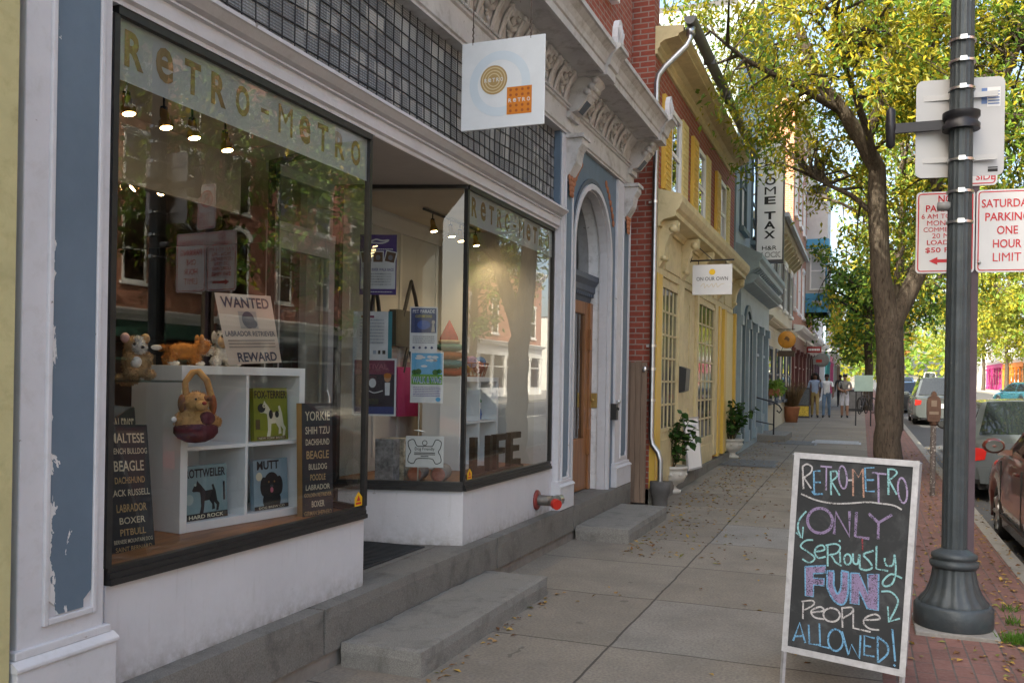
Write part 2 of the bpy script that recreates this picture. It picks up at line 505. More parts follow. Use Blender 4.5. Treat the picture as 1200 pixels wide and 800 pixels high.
def bulk_mat():
    """white panel paint with splash dirt along its foot, nail heads and scuffs"""
    m, nt, bs = base_mat('scuffed_white_paint')
    vec = ocoord(nt); sp = nd(nt, 'ShaderNodeSeparateXYZ'); nt.links.new(vec, sp.inputs[0])
    c = ramp(nt, noise_t(nt, vec, 3, 6), [(.3, (.53,.53,.55)), (.7, (.58,.58,.60))])
    ft = mth(nt, 'EXPONENT', mth(nt, 'MULTIPLY', mth(nt, 'SUBTRACT', sp.outputs[2], .349), -14.0))
    f = mth(nt, 'MULTIPLY', ft, ramp(nt, noise_t(nt, vec, 16, 7, .7), [(.35, .1), (.65, .9)]))
    c = mixc(nt, f, c, (.24,.22,.19))
    st = noise_t(nt, ocoord(nt, (1,1,.12)), 26, 5, .7)
    c = mixc(nt, ramp(nt, st, [(.56, 0), (.75, .35)]), c, (.36,.35,.33))
    sc = noise_t(nt, ocoord(nt, (1,.35,1)), 24, 4, .6)
    c = mixc(nt, ramp(nt, sc, [(.70, 0), (.71, .7)]), c, (.28,.27,.25))
    vo = nd(nt, 'ShaderNodeTexVoronoi'); vo.inputs['Scale'].default_value = 3.5; nt.links.new(vec, vo.inputs['Vector'])
    nail = mth(nt, 'LESS_THAN', vo.outputs['Distance'], .022)
    c = mixc(nt, mth(nt, 'MULTIPLY', nail, .6), c, (.25,.24,.23))
    nt.links.new(c, bs.inputs['Base Color']); bs.inputs['Roughness'].default_value = .55
    bump(nt, mth(nt, 'SUBTRACT', noise_t(nt, vec, 35, 6), nail), bs, .25, .006)
    return m
BULK = bulk_mat()
# ================================================================== ground
def strip(name, x0, x1, ys, zf, mat, thick=0.3):
    b = MB(); vs = []
    for y in ys:
        z = zf(y); vs += [(x0,y,z),(x1,y,z),(x0,y,z-thick),(x1,y,z-thick)]
    fs = []
    for i in range(len(ys)-1):
        a = i*4; c = a+4
        fs += [(a,a+1,c+1,c),(a+2,c+2,c+3,a+3),(a,c,c+2,a+2),(a+1,a+3,c+3,c+1)]
    fs += [(0,2,3,1),(len(vs)-4,len(vs)-3,len(vs)-1,len(vs)-2)]
    b.add(vs, fs)
    o = b.build(name, mat); tag(o, kind='structure'); return o
def sidewalk_mat():
    m, nt, bs = base_mat('sidewalk_concrete')
    g = nd(nt, 'ShaderNodeTexCoord'); sp = nd(nt, 'ShaderNodeSeparateXYZ'); nt.links.new(g.outputs['Object'], sp.inputs[0])
    X, Y = sp.outputs[0], sp.outputs[1]
    wob = mth(nt, 'MULTIPLY', mth(nt, 'SUBTRACT', noise_t(nt, g.outputs['Object'], 2.0, 4), .5), .05)
    yy = mth(nt, 'DIVIDE', mth(nt, 'ADD', mth(nt, 'ADD', Y, -6.56), wob), 1.27)
    xx = mth(nt, 'ADD', mth(nt, 'ADD', X, 1.40), mth(nt, 'MULTIPLY', wob, .6))
    fy = mth(nt, 'FRACT', yy)
    dy = mth(nt, 'MINIMUM', fy, mth(nt, 'SUBTRACT', 1.0, fy))
    ly = mth(nt, 'LESS_THAN', dy, .0055)
    lx = mth(nt, 'LESS_THAN', mth(nt, 'ABSOLUTE', xx), .0075)
    line = mth(nt, 'MAXIMUM', lx, ly)
    cell = nd(nt, 'ShaderNodeCombineXYZ')
    nt.links.new(mth(nt, 'FLOOR', yy), cell.inputs[0]); nt.links.new(mth(nt, 'GREATER_THAN', xx, 0.0), cell.inputs[1])
    wn_ = nd(nt, 'ShaderNodeTexWhiteNoise'); nt.links.new(cell.outputs[0], wn_.inputs['Vector'])
    slab = ramp(nt, wn_.outputs['Value'], [(0, (.235,.20,.16)), (.45, (.28,.243,.194)), (.75, (.295,.26,.213)), (1, (.29,.28,.262))])
    n1 = noise_t(nt, g.outputs['Object'], 1.6, 8, .7); n2 = noise_t(nt, g.outputs['Object'], 60, 5); n3 = noise_t(nt, g.outputs['Object'], 9, 6, .7, .5)
    c = mixc(nt, ramp(nt, n1, [(.35, 0), (.75, .55)]), slab, (.095,.085,.072))
    c = mixc(nt, ramp(nt, n3, [(.56, 0), (.72, .4)]), c, (.27,.26,.245))
    c = mixc(nt, ramp(nt, n2, [(.35, .45), (.6, 0)]), c, (.07,.065,.06))
    vo = nd(nt, 'ShaderNodeTexVoronoi'); vo.inputs['Scale'].default_value = 3.2; nt.links.new(g.outputs['Object'], vo.inputs['Vector'])
    gum = mth(nt, 'LESS_THAN', vo.outputs['Distance'], mth(nt, 'MULTIPLY', mth(nt, 'SUBTRACT', noise_t(nt, g.outputs['Object'], 2.7, 2), .42), .55))
    c = mixc(nt, mth(nt, 'MULTIPLY', gum, .45), c, (.06,.055,.05))
    ve = nd(nt, 'ShaderNodeTexVoronoi', feature='DISTANCE_TO_EDGE'); ve.inputs['Scale'].default_value = .42
    wv = nd(nt, 'ShaderNodeVectorMath', operation='ADD'); nt.links.new(g.outputs['Object'], wv.inputs[0])
    nz_ = nd(nt, 'ShaderNodeTexNoise'); nz_.inputs['Scale'].default_value = 3.0; nz_.inputs['Detail'].default_value = 6; nt.links.new(g.outputs['Object'], nz_.inputs['Vector'])
    sc_ = nd(nt, 'ShaderNodeVectorMath', operation='SCALE'); sc_.inputs['Scale'].default_value = .35; nt.links.new(nz_.outputs['Color'], sc_.inputs[0]); nt.links.new(sc_.outputs[0], wv.inputs[1])
    nt.links.new(wv.outputs[0], ve.inputs['Vector'])
    crack = mth(nt, 'MULTIPLY', mth(nt, 'LESS_THAN', ve.outputs['Distance'], .0035), mth(nt, 'GREATER_THAN', noise_t(nt, g.outputs['Object'], .5, 2), .60))
    c = mixc(nt, mth(nt, 'MULTIPLY', crack, .5), c, (.05,.045,.04))
    c = mixc(nt, mth(nt, 'MULTIPLY', line, .85), c, (.03,.025,.02))
    nt.links.new(c, bs.inputs['Base Color']); bs.inputs['Roughness'].default_value = .85
    bump(nt, mth(nt, 'SUBTRACT', n2, mth(nt, 'MULTIPLY', line, 3)), bs, .35, .006)
    return m
def paver_mat(name, c1, c2, mortar, bw=.205, rh=.102):
    m, nt, bs = base_mat(name)
    g = nd(nt, 'ShaderNodeTexCoord')
    mp = nd(nt, 'ShaderNodeMapping'); mp.inputs['Rotation'].default_value = (0,0,radians(90)); nt.links.new(g.outputs['Object'], mp.inputs[0])
    b = nd(nt, 'ShaderNodeTexBrick'); b.inputs['Scale'].default_value = 1
    b.inputs['Brick Width'].default_value = bw; b.inputs['Row Height'].default_value = rh; b.inputs['Mortar Size'].default_value = .006
    b.inputs['Mortar Smooth'].default_value = .3; b.inputs['Bias'].default_value = 0
    b.inputs['Color1'].default_value = (*c1,1); b.inputs['Color2'].default_value = (*c2,1); b.inputs['Mortar'].default_value = (*mortar,1)
    nt.links.new(mp.outputs[0], b.inputs['Vector'])
    n1 = noise_t(nt, g.outputs['Object'], 2.2, 7, .7); n2 = noise_t(nt, g.outputs['Object'], 40, 5)
    c = mixc(nt, ramp(nt, n1, [(.4, 0), (.75, .55)]), b.outputs['Color'], tuple(x*.4 for x in c1))
    c = mixc(nt, ramp(nt, n2, [(.45, 0), (.8, .4)]), c, (.28,.2,.18))
    nt.links.new(c, bs.inputs['Base Color']); bs.inputs['Roughness'].default_value = .85
    bump(nt, mth(nt, 'SUBTRACT', mth(nt, 'MULTIPLY', n2, .4), b.outputs['Fac']), bs, .5, .006)
    return m
PAVER = paver_mat('brick_pavers', (.17,.08,.065), (.23,.11,.09), (.10,.085,.075))
ASPH = M('asphalt', (.075,.077,.082), .85, .25, 50, .3, 90, dirt=((.035,.035,.035), .5, .8))
CURBM = M('curb_granite', (.27,.26,.24), .85, .15, 40, .3, 60, dirt=((.12,.11,.09), .5, 2))
LINEW = M('road_paint', (.7,.7,.68), .7, .1, 10, dirt=((.2,.2,.2), .6, 6))
YS = [-45, 0, 10, 320]
strip('sidewalk', -2.75, 0.13, YS, gz, sidewalk_mat())
strip('brick_pavement', 0.131, 1.25, YS, lambda y: gz(y)+.002, PAVER)
strip('kerb', 1.251, 1.39, YS, lambda y: gz(y)+.006, CURBM)
strip('road', 1.391, 12.0, YS, lambda y: gz(y)-.13, ASPH)
strip('opposite_kerb', 12.0, 12.15, YS, gz, CURBM)
strip('opposite_sidewalk', 12.15, 60, YS, lambda y: gz(y)-.004, M('far_concrete', (.30,.29,.27), .85, .15, 2))
gr = MB().quad((-600,-400,-.45),(600,-400,-.45),(600,10,-.45),(-600,10,-.45)).quad((-600,10,-.45),(600,10,-.45),(900,1500,17.4),(-900,1500,17.4)).build('ground', M('earth', (.12,.11,.08), .95, .2, .3))
tag(gr, kind='structure')
lm = MB()
for k in range(40):
    y = 10 + k*7.5
    lm.quad((6.62,y,gz(y)-.126),(6.74,y,gz(y)-.126),(6.74,y+3,gz(y+3)-.126),(6.62,y+3,gz(y+3)-.126))
tag(lm.build('road_marking', LINEW), kind='structure')
lm = MB()
for y in (64, 66.5):
    lm.quad((1.5,y,gz(y)-.126),(11.8,y,gz(y)-.126),(11.8,y+.5,gz(y+.5)-.126),(1.5,y+.5,gz(y+.5)-.126))
tag(lm.build('crosswalk_marking', LINEW), kind='structure')

# ================================================================== storefront
XF = -2.777
shop = thing('storefront_building', 'shop front in white and slate blue with frosted lettered windows and an arched side door', 'shop building', (XF, 6.7, 0))
def bx(name, mat, parent, x0, x1, y0, y1, z0, z1, bevel=0):
    return MB().box(x0,x1,y0,y1,z0,z1).build(name, mat, parent, bevel=bevel)
MB().box(-3.0,-2.70,2.2,11.12,-.3,.10).build('foundation', FOUND, shop)
led = MB()
for a, b in ((2.2,4.155),(4.16,6.62),(6.625,8.66),(8.665,11.05)):
    led.box(-4.6 if a < 8 else -3.9,-2.95,a,b,.101,.3485)
    rough_block(led,-2.96,-2.673,a,b,.101,.349,.06,.0025,.013)
led.build('granite_ledge', GRANITE, shop)
# ---- masonry core
core = MB()
core.box(-9.2,-2.80,2.21,11.2,4.86,8.5)
core.build('upper_wall', BRICK, shop)
co = MB()
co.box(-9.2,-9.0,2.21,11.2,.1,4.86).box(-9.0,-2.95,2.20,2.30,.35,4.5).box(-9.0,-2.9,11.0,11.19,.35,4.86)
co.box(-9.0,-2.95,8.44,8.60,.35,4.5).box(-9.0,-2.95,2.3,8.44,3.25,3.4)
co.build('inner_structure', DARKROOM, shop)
for y in (3.4, 6.3, 9.25):
    w = MB().box(-2.84,-2.74,y,y+.08,6.1,8.1).box(-2.84,-2.74,y+.82,y+.9,6.1,8.1).box(-2.84,-2.74,y+.08,y+.82,8.0,8.1).box(-2.82,-2.76,y+.08,y+.82,7.03,7.09).box(-2.86,-2.70,y-.05,y+.95,6.0,6.1).build('upper_window', CLEANW, shop)
    MB().box(-2.85,-2.79,y+.08,y+.82,6.1,8.0).build('pane', GLASSB, w)
# ---- pilasters
def pilaster(y0, y1, py0, py1, zb, label=None, cap=True, z1=3.99):
    p = MB().box(-2.95,-2.72,y0,y1,.349,z1)
    o = p.build('pilaster', WHITE, shop, bevel=.006)
    MB().box(-2.96,-2.68,y0-.03,y1+.03,.35,.565).box(-2.955,-2.70,y0-.02,y1+.02,.6,.63).prism([(-2.955,.565),(-2.672,.565),(-2.672,.58),(-2.70,.60),(-2.955,.60)],'y',y0-.035,y1+.035).build('plinth', WHITE, o, bevel=.004)
    # panel with shouldered foot, 4 mm proud of the pilaster face
    c = .035
    prof = [(py0+c,zb),(py1-c,zb),(py1-c,zb+.03),(py1,zb+.06),(py1,3.55 if cap else 3.9),(py0,3.55 if cap else 3.9),(py0,zb+.06),(py0+c,zb+.03)]
    MB().prism(prof, 'x', -2.73, -2.714).build('panel', BLUEG if cap else panel_mat(), o, bevel=.003)
    fr = MB()
    fr.box(-2.73,-2.706,py0-.022,py0-.002,zb-.03,3.6 if cap else 3.9).box(-2.73,-2.706,py1+.002,py1+.022,zb-.03,3.6 if cap else 3.9).box(-2.73,-2.706,py0-.002,py1+.002,zb-.03,zb-.006)
    fr.build('panel_moulding', WHITE, o, bevel=.004)
    if cap:
        yc = (py0+py1)/2
        k = MB()
        k.prism([(-2.72,3.98),(-2.56,3.98),(-2.56,3.9),(-2.60,3.84),(-2.62,3.72),(-2.68,3.62),(-2.72,3.58)],'y',yc-.10,yc+.10)
        k.box(-2.73,-2.54,yc-.13,yc+.13,3.955,3.992)
        for d in (-.06, 0, .06):
            k.tube([(-2.60,yc+d,3.9),(-2.635,yc+d,3.8),(-2.66,yc+d,3.7),(-2.70,yc+d,3.6)], [.02,.026,.022,.01], 8)
        k.build('capital', WHITE2, o)
        lf = MB()
        for d in (-.07, .07, 0):
            for q in range(4):
                lf.ell((-2.69,yc+d*(1-q*.2),3.58-q*.05),(.014,.03,.034),None,8)
        lf.build('leaf_ornament', TERRA, o)
    return o
pilaster(2.29,2.672,2.412,2.605,.72, cap=False)
pilaster(8.24,8.62,8.35,8.53,.66)
pilaster(10.36,11.0,10.62,10.86,.70)
MB().box(-2.95,-2.785,2.672,2.735,.349,3.03).build('window_jamb', WHITE, shop)
MB().box(-2.95,-2.775,8.175,8.24,.349,3.03).build('window_jamb', WHITE, shop)
# ---- bulkheads (with splayed returns into the entry)
Ar = (-3.72, 5.07); Br = (-3.72, 5.87)
def splay(x0, y0, x1, y1, z0, z1, t, side):
    """wall slab along (x0,y0)-(x1,y1), thickness t on one side"""
    d = Vector((x1-x0, y1-y0)).normalized(); n = Vector((-d.y, d.x))*t*side
    return [(x0,y0,z0),(x1,y1,z0),(x1+n.x,y1+n.y,z0),(x0+n.x,y0+n.y,z0),(x0,y0,z1),(x1,y1,z1),(x1+n.x,y1+n.y,z1),(x0+n.x,y0+n.y,z1)]
BF = [(3,2,1,0),(4,5,6,7),(0,1,5,4),(1,2,6,5),(2,3,7,6),(3,0,4,7)]
MB().prism([(-2.777,2.735),(-2.777,4.72),(Ar[0],Ar[1]),(Ar[0],2.735)],'z',.349,.757).build('bulkhead', BULK, shop, bevel=.004)
MB().prism([(-2.777,6.16),(-2.777,8.175),(-3.95,8.175),(-3.95,5.87),(Br[0],Br[1])],'z',.349,.757).build('bulkhead', BULK, shop, bevel=.004)
MB().prism([(-2.80,2.735),(-2.80,4.70),(Ar[0],Ar[1]-.02),(-4.2,5.0),(-4.2,2.735)],'z',.7575,.79).build('display_floor', WOODF, shop)
MB().prism([(-2.80,6.18),(-2.80,8.175),(-3.95,8.175),(-3.95,5.9),(Br[0],Br[1]+.02)],'z',.7575,.79).build('display_floor', WOODF, shop)
# ---- black window frames
def frames(sgn, ya, yb, R, name='window_frame'):
    f = MB()
    yc = ya if sgn > 0 else yb           # corner towards the entry
    for (x0,z0,z1) in ((-2.752,.758,.782),(-2.762,.782,.806),(-2.772,.806,.828)):
        f.box(-2.81,x0,min(ya,yb),max(ya,yb),z0,z1)
    f.box(-2.81,-2.760,min(ya,yb),max(ya,yb),3.022,3.056)
    f.box(-2.80,-2.768,yc-.016,yc+.016,.828,3.022)
    far = yb if sgn > 0 else ya
    f.box(-2.80,-2.766,far-.014,far+.014,.828,3.022)
    d = Vector((R[0]+2.777, R[1]-yc))
    for (z0,z1,t) in ((.758,.80,.03),(.80,.828,.02),(3.022,3.055,.03)):
        f.add(splay(-2.777,yc,R[0],R[1],z0,z1,t,1), BF)
        f.add(splay(-2.777,yc,R[0],R[1],z0,z1,t*.6,-1), BF)
    f.box(R[0]-.03,R[0]+.03,R[1]-.025,R[1]+.025,.40,3.055)
    return f.build(name, BLACKF, shop)
frames(1, 4.72, 2.742, Ar)
frames(1, 6.16, 8.168, Br)
def pane(a, b, z0, z1):
    d = Vector((b[0]-a[0], b[1]-a[1])).normalized()
    return MB().quad((a[0],a[1],z0),(b[0],b[1],z0),(b[0],b[1],z1),(a[0],a[1],z1)).build('window_glass', GLASS, shop)
pane((-2.785,2.75),(-2.785,4.706),.815,3.03)
pane((-2.790,4.735),(Ar[0],Ar[1]+.002),.815,3.03)
pane((-2.785,6.174),(-2.785,8.155),.815,3.03)
pane((Br[0],Br[1]),(-2.790,6.150),.815,3.03)
# ---- frosted name band with the letters left clear
def frosted():
    m = bpy.data.materials.new('frosted_film'); m.use_nodes = True
    nt = m.node_tree; nt.nodes.remove(nt.nodes['Principled BSDF']); out = nt.nodes['Material Output']
    tr = nd(nt, 'ShaderNodeBsdfTransparent'); df = nd(nt, 'ShaderNodeBsdfDiffuse'); tl = nd(nt, 'ShaderNodeBsdfTranslucent')
    df.inputs[0].default_value = (.57,.60,.60,1); tl.inputs[0].default_value = (.62,.68,.68,1)
    a = nd(nt, 'ShaderNodeMixShader'); a.inputs[0].default_value = .35
    nt.links.new(df.outputs[0], a.inputs[1]); nt.links.new(tl.outputs[0], a.inputs[2])
    b = nd(nt, 'ShaderNodeMixShader'); b.inputs[0].default_value = .88
    nt.links.new(tr.outputs[0], b.inputs[1]); nt.links.new(a.outputs[0], b.inputs[2]); nt.links.new(b.outputs[0], out.inputs[0])
    return m
FROST = frosted()
GOLD = M('gold_letter_film', (.26,.17,.07), .5, .2, 3, metal=.2)
def band(y0, y1, z0, z1, letters, hgt, zc):
    """2-D curve: rectangle with letter outlines cut out"""
    cu = bpy.data.curves.new('band', 'CURVE'); cu.dimensions = '2D'; cu.fill_mode = 'BOTH'; cu.resolution_u = 4
    def rect(a, b, c, d):
        s = cu.splines.new('POLY'); s.points.add(3); s.use_cyclic_u = True
        for p, q in zip(s.points, ((a,c),(b,c),(b,d),(a,d))): p.co = (q[0], q[1], 0, 1)
    rect(y0, y1, z0, z1)
    for ch, yc, hh, wid in letters:
        fc = bpy.data.curves.new('letter', 'FONT'); fc.body = ch; fc.offset = .0
        fo = bpy.data.objects.new('letter', fc); COL.objects.link(fo)
        bpy.context.view_layer.objects.active = fo
        for q in bpy.context.selected_objects: q.select_set(False)
        fo.select_set(True)
        bpy.ops.object.convert(target='CURVE')
        sp = fo.data.splines
        pts = [p.co for s_ in sp for p in s_.bezier_points]
        mnx, mxx = min(p.x for p in pts), max(p.x for p in pts); mny, mxy = min(p.y for p in pts), max(p.y for p in pts)
        ky = hh/max(1e-6, (mxy-mny)); kx = wid/max(1e-6, (mxx-mnx))
        def tr(v): return (yc + (v.x-(mnx+mxx)/2)*kx, zc + (v.y-(mny+mxy)/2)*ky, 0)
        for s_ in sp:
            ns = cu.splines.new('BEZIER'); ns.bezier_points.add(len(s_.bezier_points)-1); ns.use_cyclic_u = True
            for a, b in zip(ns.bezier_points, s_.bezier_points):
                a.handle_left_type = 'FREE'; a.handle_right_type = 'FREE'
                a.co = tr(b.co); a.handle_left = tr(b.handle_left); a.handle_right = tr(b.handle_right)
        bpy.data.objects.remove(fo)
    o = bpy.data.objects.new('band', cu); COL.objects.link(o)
    bpy.context.view_layer.update()
    me = bpy.data.meshes.new_from_object(o.evaluated_get(bpy.context.evaluated_depsgraph_get()))
    bpy.data.objects.remove(o)
    b = MB()
    b.add([(-2.789, v.co.x, v.co.y) for v in me.vertices], [tuple(p.vertices) for p in me.polygons])
    r = b.build('frosted_band', FROST, shop)
    return r
def name_row(y0, y1, hh):
    s = 'ReTRO-MeTRO'; n = len(s); out = []
    for i, ch in enumerate(s):
        y = y0 + (y1-y0)*(i+.5)/n
        if ch == '-': out.append((ch, y, .022, hh*.42))
        else: out.append((ch, y, hh, hh*(.70 if ch != 'M' else .82)))
    return out
band(2.756, 4.704, 2.775, 3.022, [], .148, 2.912)
band(6.176, 8.154, 2.775, 3.022, [], .148, 2.912)
for (y0, y1) in ((2.765,4.66),(6.22,8.1)):
    tx = TX()
    fm = frame((-2.7872,0,0),(0,1,0),(0,0,1))
    for ch, y, hh, wd in name_row(y0, y1, .148):
        tx.put(ch, fm, y, 2.912, hh, 0, 'CENTER', .024 if ch == 'e' else .034 if ch != 'M' else 0.0, 1.0, wd, 0)
    tx.build('gold_lettering', GOLD, shop)
# ---- signboard trim over the windows
tp = [(-2.9,3.056),(-2.755,3.056),(-2.755,3.075),(-2.735,3.085),(-2.735,3.15),(-2.715,3.155),(-2.715,3.165),(-2.735,3.172),(-2.70,3.185),(-2.665,3.215),(-2.655,3.22),(-2.655,3.238),(-2.9,3.245)]
MB().prism(tp,'y',2.672,8.25).build('window_cornice', WHITE, shop)
# ---- prism glass transom
def prism_mat():
    m, nt, bs = base_mat('prism_glass')
    g = nd(nt, 'ShaderNodeTexCoord'); sp = nd(nt, 'ShaderNodeSeparateXYZ'); nt.links.new(g.outputs['Object'], sp.inputs[0])
    cb = nd(nt, 'ShaderNodeCombineXYZ')
    nt.links.new(mth(nt,'FLOOR',mth(nt,'DIVIDE',sp.outputs[1],.106)), cb.inputs[0]); nt.links.new(mth(nt,'FLOOR',mth(nt,'DIVIDE',sp.outputs[2],.098)), cb.inputs[1])
    wn_ = nd(nt, 'ShaderNodeTexWhiteNoise'); nt.links.new(cb.outputs[0], wn_.inputs['Vector'])
    c = ramp(nt, wn_.outputs['Value'], [(0,(.10,.105,.11)),(.55,(.14,.145,.15)),(.8,(.22,.225,.22)),(1,(.36,.36,.34))])
    # moulded ribs on every tile
    rz = mth(nt,'SINE',mth(nt,'MULTIPLY',sp.outputs[2],2*pi/.0165)); ry = mth(nt,'SINE',mth(nt,'MULTIPLY',sp.outputs[1],2*pi/.0265))
    rib = mth(nt,'MULTIPLY',mth(nt,'GREATER_THAN',rz,.2),mth(nt,'GREATER_THAN',ry,-.55))
    n = noise_t(nt, g.outputs['Object'], 1.4, 4)
    c = mixc(nt, mth(nt,'MULTIPLY',rib,ramp(nt, n, [(.35,.15),(.65,.75)])), c, (.42,.44,.45))
    nt.links.new(c, bs.inputs['Base Color']); bs.inputs['Roughness'].default_value = .42; bs.inputs['Specular IOR Level'].default_value = .4
    bump(nt, mth(nt,'ADD',rz,mth(nt,'MULTIPLY',wn_.outputs['Value'],2)), bs, .5, .004)
    return m
rows, cols = 8, 52
y0t, y1t, z0t, z1t = 2.69, 8.21, 3.245, 4.03
def sag(y, z):
    v = .014*sin(y*2.1+z*3)+.012*mnoise.noise(Vector((y*1.3, z*2.2, 1.7)))
    return (y + .8*v*sin((z-z0t)*4), z + 1.3*v*sin(pi*(z-z0t)/(z1t-z0t)))
pv = []; pf = []
for r in range(rows+1):
    for c_ in range(cols+1):
        y, z = sag(y0t+(y1t-y0t)*c_/cols, z0t+(z1t-z0t)*r/rows)
        pv.append((-2.80+.008*mnoise.noise(Vector((y*2, z*2, 4))), y, z))
for r in range(rows):
    for c_ in range(cols):
        a = r*(cols+1)+c_; pf.append((a,a+1,a+cols+2,a+cols+1))
tr_ = MB().add(pv, pf).build('prism_transom', prism_mat(), shop)
cm = MB()
for r in range(rows+1):
    cm.tube([Vector(pv[r*(cols+1)+c_])+Vector((.004,0,0)) for c_ in range(cols+1)], .0042, 5, cap=False)
for c_ in range(cols+1):
    cm.tube([Vector(pv[r*(cols+1)+c_])+Vector((.004,0,0)) for r in range(rows+1)], .0035, 5, cap=False)
cm.build('lead_cames', M('lead', (.03,.03,.032), .6, .2), tr_)
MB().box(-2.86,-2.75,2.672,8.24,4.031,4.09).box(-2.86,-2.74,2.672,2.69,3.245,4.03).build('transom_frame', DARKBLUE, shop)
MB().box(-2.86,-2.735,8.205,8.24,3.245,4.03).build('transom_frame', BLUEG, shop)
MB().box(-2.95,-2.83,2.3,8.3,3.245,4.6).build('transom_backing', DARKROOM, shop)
# ---- entablature
Y0, Y1 = 2.2, 11.03
ep = [(-2.95,4.0),(-2.715,4.0),(-2.715,4.02),(-2.70,4.03),(-2.70,4.215),(-2.68,4.225),(-2.68,4.24),(-2.72,4.25),(-2.705,4.30),(-2.665,4.45),(-2.60,4.53),(-2.60,4.555),(-2.36,4.56),(-2.36,4.53),(-2.33,4.53),(-2.33,4.60),(-2.315,4.61),(-2.305,4.65),(-2.28,4.70),(-2.235,4.74),(-2.215,4.745),(-2.215,4.79),(-2.95,4.86)]
MB().prism(ep,'y',Y0,Y1).build('cornice', WHITE2, shop)
bd = MB()
k = 0
y = Y0+.02
while y < Y1-.02:
    bd.ell((-2.676, y, 4.262),(.014,.014,.014),None,6); y += .034
bd.build('bead_moulding', WHITE2, shop)
def motif():
    m = MB()
    # sloped ornament: two fluted uprights, a swag and a drooping leaf
    for d in (-.155,-.125,.125,.155):
        m.tube([(-2.695,d,4.285),(-2.672,d,4.36),(-2.645,d,4.43),(-2.60,d,4.50)], [.012,.014,.014,.011], 6)
    m.tube([(-2.655,-.13,4.49),(-2.655,-.07,4.42),(-2.665,0,4.395),(-2.655,.07,4.42),(-2.655,.13,4.49)], [.016,.024,.03,.024,.016], 8)
    m.ell((-2.64,0,4.455),(.026,.042,.036),None,8,lump=.3)
    for q in range(3):
        m.ell((-2.675+.004*q,0,4.375-q*.03),(.018,.035-.009*q,.026),None,8,lump=.3)
    for d in (-1,1):
        m.ell((-2.625,d*.075,4.50),(.026,.034,.03),None,8,lump=.3)
        m.ell((-2.60,d*.14,4.525),(.034,.026,.024),None,8,lump=.3)
    return m
mo = motif(); first = None
for i in range(19):
    y = 2.62+.45*i
    if min(abs(y-8.42), abs(y-10.8), abs(y-2.45)) < .23: continue
    if first is None:
        first = mo.build('frieze_ornament', WHITE2, shop, local=True)
        first.location = (2.777, y-6.7, 0)
    else:
        q = first.copy(); COL.objects.link(q); q.location = (2.777, y-6.7, 0)
def bracket(yc):
    b = MB()
    b.prism([(-2.72,4.19),(-2.60,4.215),(-2.53,4.30),(-2.44,4.43),(-2.40,4.47),(-2.40,4.525),(-2.72,4.525)],'y',yc-.11,yc+.11)
    for i, (x, z) in enumerate(((-2.43,4.49),(-2.47,4.43),(-2.51,4.385))):
        b.lathe([(.0,-.125),(.034,-.125),(.036,0),(.034,.125),(0,.125)],(x,yc,z),12,axis='y')
    b.box(-2.73,-2.34,yc-.16,yc+.16,4.526,4.557)
    b.box(-2.715,-2.66,yc-.15,yc+.15,4.14,4.20)
    o = b.build('bracket', WHITE2, shop)
    MB().mbox(Matrix.Translation((-2.568,yc,4.262)) @ Matrix.Rotation(radians(-47),4,'Y'), .13,.13,.02).build('dark_panel', DARKBLUE, o)
    cb = MB()
    cp = [(-2.5,4.515),(-2.30,4.515),(-2.30,4.60),(-2.275,4.61),(-2.265,4.66),(-2.24,4.71),(-2.19,4.755),(-2.17,4.76),(-2.17,4.80),(-2.5,4.87)]
    cb.prism(cp,'y',yc-.15,yc+.15)
    cb.build('crown_block', WHITE2, o)
    fn = MB()
    prof = [(yc-.10,4.79),(yc+.10,4.79),(yc+.115,4.88),(yc+.10,4.97),(yc+.05,5.05),(yc,5.075),(yc-.05,5.05),(yc-.10,4.97),(yc-.115,4.88)]
    fn.prism(prof,'x',-2.27,-2.215)
    for a in (-.5,-.25,0,.25,.5):
        fn.tube([(-2.213,yc,4.82),(-2.208,yc+a*.12,4.93),(-2.213,yc+a*.2,5.02-.1*abs(a))],[.014,.016,.01],6)
    fn.build('finial', WHITE, o)
for yc in (2.45,8.42,10.88): bracket(yc)
# ---- arched side door
yc, rr, zs, zt = 9.42, .70, 2.98, 3.995
aw = MB()
aw.box(-2.93,-2.75,8.62,yc-rr,.349,zs).box(-2.93,-2.75,yc+rr,10.36,.349,zs)
N = 20
outer = []
for i in range(N+1):
    a = pi - pi*i/N
    outer.append((yc+rr*cos(a), zs+rr*sin(a)))
for i in range(N):
    (ya,za),(yb,zb2) = outer[i], outer[i+1]
    aw.add([(-2.75,ya,za),(-2.75,yb,zb2),(-2.75,yb,zt),(-2.75,ya,zt)],[(0,1,2,3)])
aw.box(-2.93,-2.7501,8.62,yc-rr,zs,zt).box(-2.93,-2.7501,yc+rr,10.36,zs,zt)
asr = aw.build('arch_surround', BLUEG, shop)
rv = MB()
rq_ = rr-.004
pts = [(yc-rq_,.349)]+[(yc+rq_*cos(pi-pi*i/N), zs+rq_*sin(pi-pi*i/N)) for i in range(N+1)]+[(yc+rq_,.349)]
for i in range(len(pts)-1):
    (ya,za),(yb,zb2) = pts[i], pts[i+1]
    rv.add([(-2.745,ya,za),(-3.05,ya,za),(-3.05,yb,zb2),(-2.745,yb,zb2)],[(0,1,2,3)])
CRACK = M('crackled_white_paint', (.74,.74,.74), .6, .07, 3, .4, 30, dirt=((.25,.23,.2), .45, 11), chips=((.25,.22,.2), .70, 16))
rv.build('door_reveal', CRACK, asr)
am = MB()
